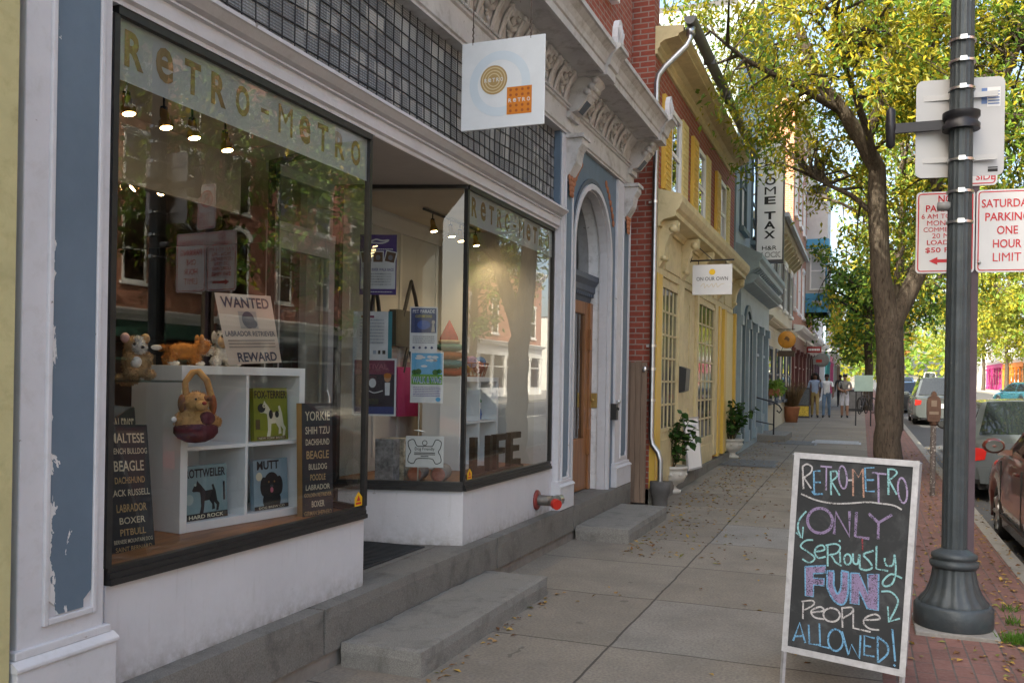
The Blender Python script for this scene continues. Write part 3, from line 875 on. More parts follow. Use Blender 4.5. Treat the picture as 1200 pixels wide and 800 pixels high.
def arc_ring(m, r0, r1, x0, x1, za=.349):
    pa = [(yc-r0,za)]+[(yc+r0*cos(pi-pi*i/N), zs+r0*sin(pi-pi*i/N)) for i in range(N+1)]+[(yc+r0,za)]
    pb = [(yc-r1,za)]+[(yc+r1*cos(pi-pi*i/N), zs+r1*sin(pi-pi*i/N)) for i in range(N+1)]+[(yc+r1,za)]
    for i in range(len(pa)-1):
        a, b, c, d = pa[i], pa[i+1], pb[i+1], pb[i]
        m.add([(x1,*a),(x1,*b),(x1,*c),(x1,*d)],[(0,1,2,3)])
        m.add([(x0,*a),(x0,*b),(x1,*b),(x1,*a)],[(0,1,2,3)])
        m.add([(x0,*d),(x0,*c),(x1,*c),(x1,*d)],[(0,3,2,1)])
arc_ring(am, rr-.015, rr+.045, -2.76, -2.725)
arc_ring(am, rr-.03, rr-.006, -2.86, -2.765)
am.build('arch_moulding', WHITE, asr)
am = MB(); arc_ring(am, rr+.06, rr+.10, -2.76, -2.735); am.build('arch_painted_shadow', DARKBLUE, asr)  # dark coloured ring painted in as the shadow round the arch moulding
for sy in (-1, 1):
    sp_ = MB()
    for q in range(7):
        a = radians(90-sy*(30+q*5.5)); r_ = rr+.22-.006*q
        sp_.ell((-2.745, yc+r_*cos(a)+sy*.02, zs+r_*sin(a)+.06),(.016,.035,.045),Euler((sy*.6,0,0)),8,lump=.3)
    sp_.build('spandrel_ornament', TERRA, asr)
dr = MB()
dr.box(-3.020,-2.940,yc-rr,yc-rr+.10,.349,2.5).box(-3.020,-2.940,yc+rr-.10,yc+rr,.349,2.5)
dr.box(-3.040,-2.960,yc-rr+.10,yc+rr-.10,.36,.95).box(-3.040,-2.960,yc-rr+.10,yc-rr+.24,.95,2.5).box(-3.040,-2.960,yc+rr-.24,yc+rr-.10,.95,2.5).box(-3.040,-2.960,yc-rr+.24,yc+rr-.24,2.36,2.5)
dr.box(-2.970,-2.920,yc+rr-.13,yc+rr-.085,.75,1.05).box(-2.970,-2.920,yc+rr-.13,yc+rr-.085,1.95,2.2)
door = dr.build('side_door', OAKD, shop, bevel=.006)
MB().box(-3.020,-2.990,yc-rr+.24,yc+rr-.24,.95,2.36).build('door_glass', GLASSB, door)
dh = MB().prism([(-3.020,2.5),(-2.975,2.5),(-2.965,2.56),(-2.915,2.62),(-2.915,2.68),(-2.875,2.74),(-2.875,2.80),(-3.020,2.82)],'y',yc-rr+.002,yc+rr-.002)
for i in range(18): dh.box(-2.958,-2.925,yc-rr+.03+i*.077,yc-rr+.07+i*.077,2.565,2.605)
dh.build('door_hood', DARKBLUE, door)
MB().prism([(yc-rr+.01,2.82)]+[(yc+(rr-.01)*cos(pi-pi*i/N), zs+(rr-.01)*sin(pi-pi*i/N)) for i in range(N+1)]+[(yc+rr-.01,2.82)],'x',-3.020,-3.000).build('fanlight', GLASSB, door)
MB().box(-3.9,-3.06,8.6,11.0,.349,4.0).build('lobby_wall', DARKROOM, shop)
MB().box(-2.965,-2.87,yc+rr-.02,yc+rr-.001,1.29,1.46).ell((-2.918,yc+rr-.025,1.375),(.02,.012,.02),None,8).build('brass_plate', M('brass', (.45,.32,.12), .4, .15, metal=.8), shop, bevel=.004)
MB().box(-2.75,-2.66,10.20,10.29,1.15,1.34).ell((-2.65,10.245,1.28),(.012,.02,.02),None,8).build('door_intercom', BLACK, shop, bevel=.008)
MB().ell((-2.70,10.45,1.36),(.03,.03,.03),None,8).build('door_knob', STEEL, shop)
# ---- entry alcove
MB().box(-3.80,-2.757,4.74,6.14,3.050,3.075).build('alcove_soffit', M('soffit_paint', (.46,.43,.40), .8, .05), shop)
MB().prism([(-3.72,2.735),(-2.81,2.735),(-2.81,4.71),(-3.72,5.05)],'z',3.057,3.08).build('display_ceiling', CEIL, shop)
MB().prism([(-3.72,5.89),(-2.81,6.18),(-2.81,8.175),(-4.0,8.175),(-4.0,5.89)],'z',3.057,3.08).build('display_ceiling', CEIL, shop)
ed = MB()
ed.box(-3.78,-3.73,5.07,5.17,.36,2.6).box(-3.78,-3.73,5.77,5.87,.36,2.6).box(-3.78,-3.73,5.17,5.77,.36,.9).box(-3.78,-3.73,5.17,5.77,2.48,2.6).box(-3.79,-3.725,5.07,5.87,2.6,2.66)
ed.box(-3.79,-3.74,5.07,5.87,2.98,3.055)
eo = ed.build('entry_door', M('entry_door_paint', (.42,.42,.42), .5, .08), shop)
MB().quad((-3.755,5.17,.9),(-3.755,5.77,.9),(-3.755,5.77,2.48),(-3.755,5.17,2.48)).quad((-3.755,5.07,2.66),(-3.755,5.87,2.66),(-3.755,5.87,2.98),(-3.755,5.07,2.98)).build('door_glass', GLASS, eo)
MB().tube([(-3.70,5.72,1.1),(-3.68,5.72,1.15),(-3.68,5.72,1.45),(-3.70,5.72,1.5)],.012,8).build('door_handle', STEEL, eo)
# ---- rooms behind the glass
MB().box(-4.06,-4.0,5.87,8.36,.35,3.25).box(-4.0,-2.83,8.18,8.26,.79,3.25).build('display_back_wall', INTG, shop)
tr2 = MB()
tr2.prism([(-4.0,2.93),(-3.97,2.93),(-3.95,2.98),(-3.90,3.03),(-3.90,3.056),(-4.0,3.056)],'y',5.95,8.175)
tr2.box(-4.0,-3.985,6.05,6.09,.9,2.6).box(-4.0,-3.985,6.9,6.94,.9,2.6).box(-4.0,-3.985,7.35,7.39,.79,2.93).box(-4.0,-3.985,8.1,8.14,.79,2.93)
tr2.box(-3.985,-3.97,7.4,8.1,1.75,1.79).box(-3.985,-3.97,7.4,8.1,.82,.9)
tr2.build('panel_moulding', INTW, shop)
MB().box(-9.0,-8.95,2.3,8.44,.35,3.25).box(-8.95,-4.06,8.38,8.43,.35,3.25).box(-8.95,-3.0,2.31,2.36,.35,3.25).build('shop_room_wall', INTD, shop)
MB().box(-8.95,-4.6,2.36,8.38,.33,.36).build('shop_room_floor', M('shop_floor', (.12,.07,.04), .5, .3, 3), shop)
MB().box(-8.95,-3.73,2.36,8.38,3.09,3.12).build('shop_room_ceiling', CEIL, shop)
MB().box(-4.02,-3.98,2.36,5.05,2.70,3.09).build('display_header', CEIL, shop)
# ================================================================== neighbouring buildings
def gen_window(parent, X, s, y0, y1, z0, z1, fm, arched=False, sill=True, shutters=None, pane=None, rail=True, lintel=None):
    w = MB(); t = .075
    def b(x0, x1, *a): w.box(X+s*x0, X+s*x1, *a)
    b(-.02,.045,y0,y0+t,z0,z1); b(-.02,.045,y1-t,y1,z0,z1); b(-.02,.045,y0+t,y1-t,z0,z0+t)
    if arched:
        yc, r = (y0+y1)/2, (y1-y0)/2; N = 10
        for i in range(N):
            a, c = pi-pi*i/N, pi-pi*(i+1)/N
            q = [(yc+r*cos(a),z1+r*.75*sin(a)),(yc+r*cos(c),z1+r*.75*sin(c)),(yc+(r-t)*cos(c),z1+(r-t)*.75*sin(c)),(yc+(r-t)*cos(a),z1+(r-t)*.75*sin(a))]
            w.add([(X+s*.045,*p) for p in q]+[(X-s*.02,*p) for p in q],[(0,1,2,3),(4,5,6,7),(0,1,5,4),(2,3,7,6)])
    else:
        b(-.02,.045,y0+t,y1-t,z1-t,z1)
    if rail: b(-.02,.03,y0+t,y1-t,(z0+z1)/2-.03,(z0+z1)/2+.03)
    if sill: b(-.02,.11,y0-.08,y1+.08,z0-.10,z0-.002)
    if lintel and not arched: b(-.02,.07,y0-.1,y1+.1,z1+.002,z1+.16)
    o = w.build('window', fm, parent)
    p = MB()
    if arched:
        prof = [(y0+t,z0+t),(y1-t,z0+t)]+[((y0+y1)/2+((y1-y0)/2-t)*cos(pi*i/10), z1+((y1-y0)/2-t)*.75*sin(pi*i/10)) for i in range(11)]
        p.prism(prof,'x',X-s*.01,X+s*.012)
    else:
        p.box(X-s*.01,X+s*.012,y0+t,y1-t,z0+t,z1-t)
    p.build('pane', pane or GLASSB, o)
    if arched and lintel:
        a_ = MB(); yc, r = (y0+y1)/2, (y1-y0)/2+.02; N = 10
        for i in range(N):
            a, c = pi-pi*i/N, pi-pi*(i+1)/N
            q = [(yc+r*cos(a),z1+r*.75*sin(a)),(yc+r*cos(c),z1+r*.75*sin(c)),(yc+(r+.18)*cos(c),z1+(r+.18)*.75*sin(c)),(yc+(r+.18)*cos(a),z1+(r+.18)*.75*sin(a))]
            a_.add([(X+s*.06,*p_) for p_ in q]+[(X-s*.02,*p_) for p_ in q],[(0,1,2,3),(0,1,5,4),(2,3,7,6),(1,2,6,5),(0,3,7,4)])
        a_.build('arch_hood', lintel, o)
    if shutters:
        for (a, c) in ((y0-.48,y0-.02),(y1+.02,y1+.48)):
            sh = MB().box(X+s*.005,X+s*.05,a,c,z0,z1)
            for k in range(int((z1-z0)/.07)-1): sh.box(X+s*.05,X+s*.058,a+.05,c-.05,z0+.04+k*.07,z0+.08+k*.07)
            sh.build('shutter', shutters, o)
    return o
def gen_cornice(parent, X, s, y0, y1, z, mat, proj=.45, h=.5, brackets=0, name='cornice'):
    p = [(0,z),(.04,z),(.05,z+h*.3),(.10,z+h*.35),(proj*.75,z+h*.55),(proj*.75,z+h*.62),(proj*.9,z+h*.75),(proj,z+h*.9),(proj,z+h),(0,z+h+.06)]
    prof = [(X+s*(q[0]-.03), q[1]) for q in p]
    c = MB().prism(prof,'y',y0,y1)
    if brackets:
        for i in range(brackets):
            y = y0+.15+(y1-y0-.3)*i/(brackets-1)
            c.prism([(X,z+h*.55),(X+s*proj*.7,z+h*.55),(X+s*proj*.6,z+h*.3),(X+s*.08,z-.05),(X,z-.05)],'y',y-.06,y+.06)
    return c.build(name, mat, parent)
def shopfront(parent, X, s, y0, y1, zb, h, mat, mat2, n=3, glass=None):
    """timber shop front: base, posts, fascia, glazed bays and a door"""
    f = MB()
    f.box(X-s*.05,X+s*.10,y0,y1,zb-.4,zb+.15)
    for i in range(n+1):
        y = y0+.12+(y1-y0-.24)*i/n
        f.box(X-s*.05,X+s*.13,y-.12,y+.12,zb+.15,zb+h)
        f.box(X-s*.05,X+s*.16,y-.14,y+.14,zb+.15,zb+.4); f.box(X-s*.05,X+s*.17,y-.15,y+.15,zb+h-.2,zb+h)
    for i in range(n):
        a = y0+.24+(y1-y0-.24)*i/n; c = y0+(y1-y0-.24)*(i+1)/n
        if i != n//2: f.box(X-s*.05,X+s*.07,a,c,zb+.15,zb+.65)
        f.box(X-s*.05,X+s*.05,a,c,zb+h-.75,zb+h-.68)
    f.box(X-s*.05,X+s*.12,y0,y1,zb+h+.001,zb+h+.5)
    o = f.build('shop_front', mat, parent)
    for i in range(n):
        a = y0+.25+(y1-y0-.24)*i/n; c = y0-.01+(y1-y0-.24)*(i+1)/n
        MB().box(X-s*.04,X+s*.02,a,c,zb+(.66 if i != n//2 else .16),zb+h-.001).build('shop_window', glass or GLASSB, o)
    gen_cornice(parent, X+s*.1, s, y0, y1, zb+h+.5, mat2, .4, .35, 0, 'shop_cornice')
    return o
def row_building(name, label, X, s, y0, y1, H, wall, trim, floors, ncol, fm=CLEANW, arched=False, shop_m=None, shop_t=None, shutters=None, depth=10, group=None, roof=SLATE, cor=True):
    r = thing(name, label, 'building', (X, (y0+y1)/2, 0), group)
    MB().box(X-s*depth,X,y0,y1,-.5,H).build('wall', wall, r)
    MB().box(X-s*depth,X-s*.05,y0+.05,y1-.05,H+.001,H+.15).build('roof', roof, r)
    if cor: gen_cornice(r, X, s, y0, y1, H-.45, trim, .5, .55, int((y1-y0)/.8))
    W = y1-y0
    for (z0, z1) in floors:
        for i in range(ncol):
            yc = y0+W*(i+.5)/ncol
            gen_window(r, X, s, yc-.5, yc+.5, z0, z1, fm, arched, lintel=trim, shutters=shutters)
    if shop_m: shopfront(r, X, s, y0+.1, y1-.1, gz(y0), 2.7, shop_m, shop_t or trim, max(2, int(W/2.2)))
    return r
s = 1
# ---- yellow neighbour to the left of the shop
YPL = M('yellow_stucco', (.50,.455,.235), .85, .12, 5, .5, 22, dirt=((.30,.26,.11), .5, 9), chips=((.12,.08,.04), .73, 30))
yn = thing('stucco_building', 'rough yellow stuccoed house at the left edge of the shop front', 'building', (-2.7,-6,0))
MB().box(-12,-2.70,-16,2.245,-.3,10.2).build('wall', YPL, yn)
MB().box(-12,-2.66,-16,2.20,-.3,.3).build('base', FOUND, yn)
for y in (-13,-9.5,-6,-2.5):
    for z0, z1 in ((1.0,2.8),(4.6,6.4)):
        gen_window(yn, -2.70, 1, y-.5, y+.5, z0, z1, CLEANW)
gen_cornice(yn, -2.70, 1, -16, 2.24, 9.8, CREAM, .4, .5, 10)

# ---- red brick house with the yellow shop front
XB = -2.56
yb = thing('brick_house', 'red brick house with yellow shutters, cream shop front and deep cream eaves', 'building', (XB, 15.4, 0))
ybw = MB()
ybw.box(-9.5,XB,11.5,19.3,-.3,6.15)
ybw.box(-9.5,XB-.02,11.5,11.8,6.151,9.6)
ybw.build('wall', BRICK, yb)
MB().prism([(-9.9,6.0),(-6.0,9.15),(-2.56,6.24),(-2.56,6.34),(-6.0,9.3),(-9.9,6.15)],'y',11.81,19.3).build('roof', SLATE, yb)
ep2 = [(XB,5.84),(XB+.03,5.84),(XB+.03,5.90),(XB+.06,5.93),(XB+.06,5.97),(XB+.12,6.01),(XB+.30,6.04),(XB+.30,6.07),(XB+.36,6.10),(XB+.36,6.17),(XB,6.20)]
MB().prism(ep2,'y',11.48,18.7).build('eaves_cornice', CREAM, yb)
gt = MB()
gp = [(XB+.37+.075+.075*cos(a), 6.25+.085*sin(a)) for a in [pi+pi*i/8 for i in range(9)]]
gt.prism(gp+[(XB+.52,6.265),(XB+.37,6.265)],'y',11.46,18.75)
for y in (13.0,14.6,16.2,17.8): gt.box(XB+.365,XB+.53,y,y+.03,6.16,6.275)
gt.build('gutter', M('grey_gutter', (.13,.135,.14), .5, .15, metal=.3), yb)
dsp = thing('downspout', 'galvanised round downspout running down the brick corner beside the cream shop front', 'downspout', (-2.55,11.42,0))
MB().tube([(-2.12,11.56,6.13),(-2.12,11.54,6.0),(-2.16,11.50,5.9),(-2.42,11.45,5.65),(-2.50,11.44,5.55),(-2.52,11.44,5.45),(-2.52,11.44,.90),(-2.50,11.43,.80),(-2.42,11.42,.70),(-2.39,11.42,.60),(-2.39,11.42,.20)],.037,12).lathe([(.03,0),(.06,0),(.06,.1),(.03,.1)],(-2.12,11.56,6.05),12).build('pipe', CHROME, dsp)
bn = MB()
for z in (1.35,1.75,2.05,3.9,5.0): bn.lathe([(.047,0),(.047,.035)],(-2.52,11.44,z),12).box(-2.60,-2.52,11.43,11.45,z,z+.03)
bn.build('pipe_strap', STEEL, dsp)
MB().lathe([(.10,0),(.10,.12),(.135,.2),(.135,.33),(.05,.33)],(-2.39,11.42,0),14).build('drain_boot', M('cast_iron', (.09,.085,.08), .8, .25), dsp)
# upper windows
for yc_ in (12.80,14.98,17.43):
    w = gen_window(yb, XB, 1, yc_-.38, yc_+.38, 4.22, 5.42, CLEANW, sill=True)
    for (a, c) in ((yc_-.86,yc_-.40),(yc_+.40,yc_+.86)):
        sh = MB().box(XB+.005,XB+.055,a,c,4.2,5.46)
        for k in range(15): sh.box(XB+.055,XB+.063,a+.05,c-.05,4.26+k*.078,4.31+k*.078)
        sh.build('shutter', PALEY if a > yc_ else YELLOW, w)
# shop front
sf = MB()
sf.box(XB,XB+.06,11.52,18.9,3.02,3.62)
for (a, b_) in ((11.83,11.90),(13.05,13.45),(14.62,14.78),(16.5,16.86),(17.82,17.95)):
    sf.box(XB,XB+.07,a,b_,gz(a)+.22,3.02)
sf.box(XB-.02,XB+.05,11.9,13.05,.22,.92).box(XB-.02,XB+.05,14.78,16.5,.22,.62)
sf.box(XB-.02,XB+.022,13.45,14.62,.22,3.02).box(XB-.02,XB+.035,11.9,13.05,2.93,3.02).box(XB-.02,XB+.035,14.78,16.5,2.95,3.02)
for (a, b_, z0, z1) in ((11.95,13.0,.30,.82),(14.85,16.43,.30,.54)): sf.box(XB+.05,XB+.065,a,b_,z0,z1)
sf.box(XB+.022,XB+.036,13.62,14.0,.35,1.2).box(XB+.022,XB+.036,13.62,14.0,1.35,2.8).box(XB+.022,XB+.036,14.1,14.48,.35,1.2).box(XB+.022,XB+.036,14.1,14.48,1.35,2.8)
for k in range(5): sf.box(XB+.06,XB+.075,12.0+k*1.4,13.1+k*1.4,3.12,3.5)
sfo = sf.build('shop_front', CREAM, yb)
MB().box(XB,XB+.075,11.52,11.83,.22,3.02).box(XB,XB+.09,16.86,17.10,.25,3.02).box(XB,XB+.09,17.55,17.82,.25,3.02).box(XB,XB+.09,19.12,19.30,.25,3.05).build('yellow_post', YELLOW, sfo)
MB().box(XB,XB+.04,17.95,19.12,.25,3.02).box(XB,XB+.03,17.1,17.55,.25,3.02).build('pale_panel', PALEY, sfo)
MB().box(-2.9,XB+.10,11.50,19.3,-.2,.215).build('stone_base', GRANITE, yb)
DGLASS = M('dark_pane', (.03,.04,.04), .06, .2, 2, spec=.9)
def grid_window(y0, y1, z0, z1, nc, nr):
    g = MB(); t = .05
    g.box(XB-.03,XB+.06,y0,y0+t,z0,z1).box(XB-.03,XB+.06,y1-t,y1,z0,z1).box(XB-.03,XB+.06,y0+t,y1-t,z0,z0+t).box(XB-.03,XB+.06,y0+t,y1-t,z1-t,z1)
    for i in range(1, nc): y = y0+t+(y1-y0-2*t)*i/nc; g.box(XB,XB+.046,y-.014,y+.014,z0+t,z1-t)
    for i in range(1, nr): z = z0+t+(z1-z0-2*t)*i/nr; g.box(XB,XB+.046,y0+t,y1-t,z-.014,z+.014)
    o = g.build('shop_window', CREAM, yb)
    MB().box(XB-.02,XB+.034,y0+t,y1-t,z0+t,z1-t).build('pane', DGLASS, o)
grid_window(11.90,13.05,.925,2.93,4,6)
grid_window(14.78,16.5,.625,2.95,4,7)
cp2 = [(XB,3.62),(XB+.10,3.62),(XB+.10,3.66),(XB+.14,3.70),(XB+.30,3.74),(XB+.30,3.80),(XB+.34,3.84),(XB+.38,3.92),(XB+.38,4.0),(XB+.36,4.02),(XB,4.12)]
MB().prism(cp2,'y',11.50,18.95).build('shop_cornice', CREAM, yb)
for y in (11.72,13.3,14.7,16.75,18.7):
    k = MB().prism([(XB+.06,3.70),(XB+.30,3.70),(XB+.29,3.58),(XB+.20,3.52),(XB+.15,3.38),(XB+.13,3.2),(XB+.06,3.1)],'y',y-.09,y+.09)
    k.lathe([(0,-.10),(.05,-.10),(.055,0),(.05,.10),(0,.10)],(XB+.24,y,3.60),12,axis='y').lathe([(0,-.10),(.035,-.10),(.035,.10),(0,.10)],(XB+.12,y,3.22),10,axis='y')
    k.build('console_bracket', CREAM, yb)
mb_ = MB().prism([(XB+.07,1.45),(XB+.16,1.48),(XB+.18,1.80),(XB+.07,1.84)],'y',13.10,13.42)
tag(mb_.build('letter_box', BLACK, None), 'black tapered letter box fixed beside the cream shop door', 'letter box')

# plank gate in the gap between shop and brick house
gate = thing('plank_gate', 'weathered grey brown plank gate closing the gap between the white shop and the brick wall', 'gate', (-2.68,11.3,0))
gm = M('weathered_planks', (.20,.14,.10), .85, .25, 4, .4, 30, stretch=(8,8,.5))
gpk = MB()
for i in range(4): gpk.box(-2.84+.072*i,-2.84+.072*i+.068,11.28+.004*(i%2),11.31,.06,1.86-.01*(i%2))
gpk.build('planks', gm, gate)
MB().box(-2.84,-2.56,11.315,11.35,.4,.5).box(-2.84,-2.56,11.315,11.35,1.4,1.5).build('rail', gm, gate)
MB().ell((-2.585,11.275,1.76),(.03,.012,.04),None,10).build('latch', STEEL, gate)
MB().box(-4,-2.84,11.36,11.44,-.1,4.6).build('infill', BRICKD, yb)

# ---- steel blue building
BLUEB = M('steel_blue_paint', (.27,.35,.395), .55, .08, 3, .1, 30, dirt=((.15,.2,.23), .35, 4))
BLUED = M('dark_steel_blue_paint', (.10,.145,.165), .55, .1)
bb = row_building('blue_building', 'tall steel blue building with arched upstairs windows and bracketed shop cornice', XB+.03, 1, 19.35, 25.7, 9.6, BLUEB, BLUEB, [(5.0,6.9)], 3, BLUED, arched=True)
sb = shopfront(bb, XB+.03, 1, 19.45, 25.6, gz(22), 2.9, BLUEB, BLUEB, 4)
bc = MB()
bc.prism([(XB,3.75),(XB+.16,3.75),(XB+.2,3.85),(XB+.42,4.0),(XB+.52,4.05),(XB+.52,4.16),(XB+.58,4.22),(XB+.58,4.32),(XB,4.6)],'y',19.4,25.4)
for i in range(18): bc.prism([(XB+.1,3.72),(XB+.5,4.03),(XB+.5,4.06),(XB+.1,4.02)],'y',19.5+i*.33,19.62+i*.33)
bc.build('bracketed_cornice', BLUEB, bb)
ar = MB(); N2 = 16
for (yq, rq) in ((20.6,.75),):
    for i in range(N2):
        a, c = pi-pi*i/N2, pi-pi*(i+1)/N2
        q = [(yq+rq*cos(a),2.6+rq*sin(a)),(yq+rq*cos(c),2.6+rq*sin(c)),(yq+(rq-.14)*cos(c),2.6+(rq-.14)*sin(c)),(yq+(rq-.14)*cos(a),2.6+(rq-.14)*sin(a))]
        ar.add([(XB+.2,*p) for p in q]+[(XB+.1,*p) for p in q],[(0,1,2,3),(0,1,5,4),(2,3,7,6)])
    ar.box(XB+.1,XB+.2,yq-rq,yq-rq+.14,.3,2.6).box(XB+.1,XB+.2,yq+rq-.14,yq+rq,.3,2.6)
ar.build('door_arch', BLUED, bb)
# ---- cream building with shutters
CREAM2 = M('pale_cream_paint', (.55,.50,.38), .65, .07, 3, dirt=((.35,.3,.22), .35, 3))
cb_ = row_building('cream_building', 'pale cream building with grey shutters, low eaves and wooden window boxes', XB+.03, 1, 25.72, 35.9, 6.3, CREAM2, CREAM2, [(4.1,5.6)], 4, CLEANW, shutters=M('grey_shutter', (.16,.16,.155), .6, .1))
MB().box(XB+.5,XB+.62,25.8,35.9,6.22,6.34).build('gutter', M('light_gutter', (.35,.36,.37), .5, .1, metal=.3), cb_)
for y in (27.2,29.6,32.0,34.4):
    gen_window(cb_, XB+.03, 1, y-.6, y+.6, 1.1, 2.7, DARKBLUE)
gen_cornice(cb_, XB+.03, 1, 25.75, 35.9, 3.2, CREAM2, .25, .3, 0, 'string_course')
# ---- tall orange brick building, bay house and the rest of the row
tb = row_building('brick_building', 'tall orange brick building rising sunlit above its lower neighbours', XB+.0, 1, 36.0, 43.9, 12.6, BRICKO, CLEANW, [(4.6,6.6),(8.3,10.3)], 3, CLEANW, shop_m=M('maroon_paint', (.14,.04,.04), .5, .1))
LAV = M('pale_lavender_paint', (.50,.47,.46), .6, .06); SKYB = M('sky_blue_trim', (.06,.27,.46), .5, .06)
bh = row_building('bay_window_house', 'pale house with a projecting upstairs bay window trimmed in bright blue', XB, 1, 44.0, 51.0, 11.2, BRICKP, CLEANW, [], 1, shop_m=M('purple_brown_paint', (.15,.07,.08), .5, .1))
MB().box(XB-.1,XB+.95,44.6,48.6,5.0,10.6).build('bay', LAV, bh)
MB().box(XB-.1,XB+1.0,44.55,48.65,5.0,5.25).box(XB-.1,XB+1.0,44.55,48.65,5.65,5.9).box(XB-.1,XB+.97,44.58,48.62,5.25,5.65).box(XB-.1,XB+1.02,44.5,48.7,8.0,8.45).build('blue_band', SKYB, bh)
MB().box(XB+.3,XB+.75,44.55,44.598,5.35,5.55).build('band_panel', LAV, bh)
bw_ = MB().box(XB+.18,XB+.25,44.52,44.58,6.05,7.9).box(XB+.80,XB+.87,44.52,44.58,6.05,7.9).box(XB+.25,XB+.80,44.52,44.58,6.05,6.12).box(XB+.25,XB+.80,44.52,44.58,7.83,7.9).box(XB+.25,XB+.80,44.53,44.58,6.92,6.98).build('bay_window', CLEANW, bh)
MB().box(XB+.25,XB+.80,44.56,44.598,6.12,7.83).build('pane', M('pale_blind', (.45,.47,.5), .3, .05), bw_)
MB().box(XB+.88,XB+.94,44.53,44.58,6.05,7.9).build('blue_jamb', SKYB, bh)
gen_window(bh, XB+.95, 1, 45.6, 47.4, 6.0, 7.9, CLEANW)
MB().box(XB-.1,XB+1.05,44.5,48.7,10.601,10.9).build('bay_roof', SLATE, bh)
rowc = [(51.1,58,8.4,BRICKD,'dark red brick house beyond the bay window house, maroon shop front below',M('plum_paint',(.13,.06,.09),.5,.1)),
        (58.1,65,9.2,M('white_stucco',(.66,.66,.66),.7,.05),'white stuccoed house in the distance between dark brick and pale blue walls',M('white_shopfront',(.6,.6,.6),.5,.05)),
        (70,77,8.6,M('pale_blue_stucco',(.35,.45,.58),.7,.06),'pale blue house in the distance past the side street',M('teal_paint',(.05,.3,.3),.5,.1)),
        (77.1,86,8.0,M('pink_stucco',(.55,.20,.28),.7,.06),'pink house in the distance beside the pale blue one',M('magenta_paint',(.4,.05,.15),.5,.1)),
        (86.1,98,9.5,BRICKP,'pinkish brick house far down the left side of the street',M('grey_paint',(.3,.3,.3),.5,.1)),
        (98.1,112,9.0,CREAM2,'cream house farthest down the left side of the street',M('brown_paint',(.2,.12,.08),.5,.1))]
for (a, c, h, wm, lb, sm_) in rowc:
    row_building('town_house', lb, XB, 1, a, c, h, wm, CLEANW, [(4.6,6.4)], 3, shop_m=sm_, group='houses down the left side of the street')
# ---- across the street (seen in the shop windows and far right)
opp = [(-4,5.9,13.5,BRICKP,True,'red brick building across the street with arched white windows, nearest the camera'),
       (6,15.9,14.5,BRICK,True,'deep red brick building across the street with tall arched windows and white hoods'),
       (16,25.9,13.0,BRICKO,False,'orange brick building across the street with square white windows'),
       (26,36.9,14.0,BRICKP,True,'pinkish brick building across the street with arched windows and tall parapet'),
       (37,46.9,12.5,BRICK,True,'red brick building across the street standing before the cross street, fourth from the nearest'),
       (47,61,9.0,BRICKO,False,'wide low orange brick building at the corner of the cross street')]
for (a, c, h, wm, ach, lb) in opp:
    row_building('brick_shop', lb, 16.0, -1, a, c, h, wm, CLEANW, [(4.5,6.6),(7.6,9.2),(10.0,11.4)] if h > 9.6 else [(4.5,6.6)], 4, CLEANW, arched=ach,
                 shop_m=random.choice([CLEANW, M('green_shop',(.05,.12,.09),.5,.1), M('grey_shop',(.25,.26,.28),.5,.1)]), group='brick buildings across the street')
far = [(117.6,132,7.8,M('lilac_grey_wall',(.5,.48,.5),.7,.05),M('magenta_shop',(.45,.03,.18),.5,.1),'lilac grey shop across the street with magenta painted front'),
       (74,84,7.0,M('white_wall',(.7,.69,.66),.7,.05),M('grey_blue_shop',(.3,.36,.42),.5,.1),'white shop across the street with a grey blue front, far right'),
       (86,102.9,7.6,CREAM2,M('green_paint',(.1,.2,.12),.5,.1),'cream shop across the street with dull green frames'),
       (103,117.5,8.0,M('light_grey_wall',(.55,.55,.55),.7,.05),M('orange_shop',(.75,.22,.03),.5,.1),'light grey shop across the street with a bright orange front'),
       (132.1,150,7.2,M('offwhite_wall',(.72,.70,.66),.7,.05),M('white_shop',(.65,.65,.65),.5,.1),'off white shop across the street with plain white front'),
       (150.1,165,8.5,BRICKP,M('red_shop',(.4,.05,.04),.5,.1),'brick shop farthest along the opposite side of the street')]
for (a, c, h, wm, sm_, lb) in far:
    row_building('opposite_shop', lb, 15.2, -1, a, c, h, wm, CLEANW, [(4.3,6.0)], 4, shop_m=sm_, group='shops far along the opposite side')
# ================================================================== trees
BARK = M('bark', (.075,.058,.044), .95, .45, 14, 1.0, 20, dirt=((.15,.13,.10), .7, 9), chips=((.035,.024,.016), .60, 13), stretch=(2.4,2.4,.4), bdist=.04)
L_OLIVE = leaf_mat('olive_leaf', (.32,.31,.035)); L_YEL = leaf_mat('yellow_leaf', (.52,.41,.035)); L_GRN = leaf_mat('green_leaf', (.16,.27,.04))
L_DK = leaf_mat('dark_green_leaf', (.06,.13,.03)); L_LIME = leaf_mat('lime_leaf', (.23,.27,.04)); L_ORG = leaf_mat('orange_leaf', (.42,.19,.05))
def leaf_quad(V, F, p, d, n, L, Wd):
    """a folded, pointed leaf"""
    side = d.cross(n); side.normalize(); nn = side.cross(d)
    o = len(V)
    V.extend([tuple(p), tuple(p+d*L*.45+side*Wd*.5+nn*Wd*.12), tuple(p+d*L-nn*L*.12), tuple(p+d*L*.45-side*Wd*.5+nn*Wd*.12)])
    F.append((o,o+1,o+2,o+3))
def rvec(rng):
    while True:
        v = Vector((rng.uniform(-1,1), rng.uniform(-1,1), rng.uniform(-1,1)))
        if .05 < v.length < 1: return v.normalized()
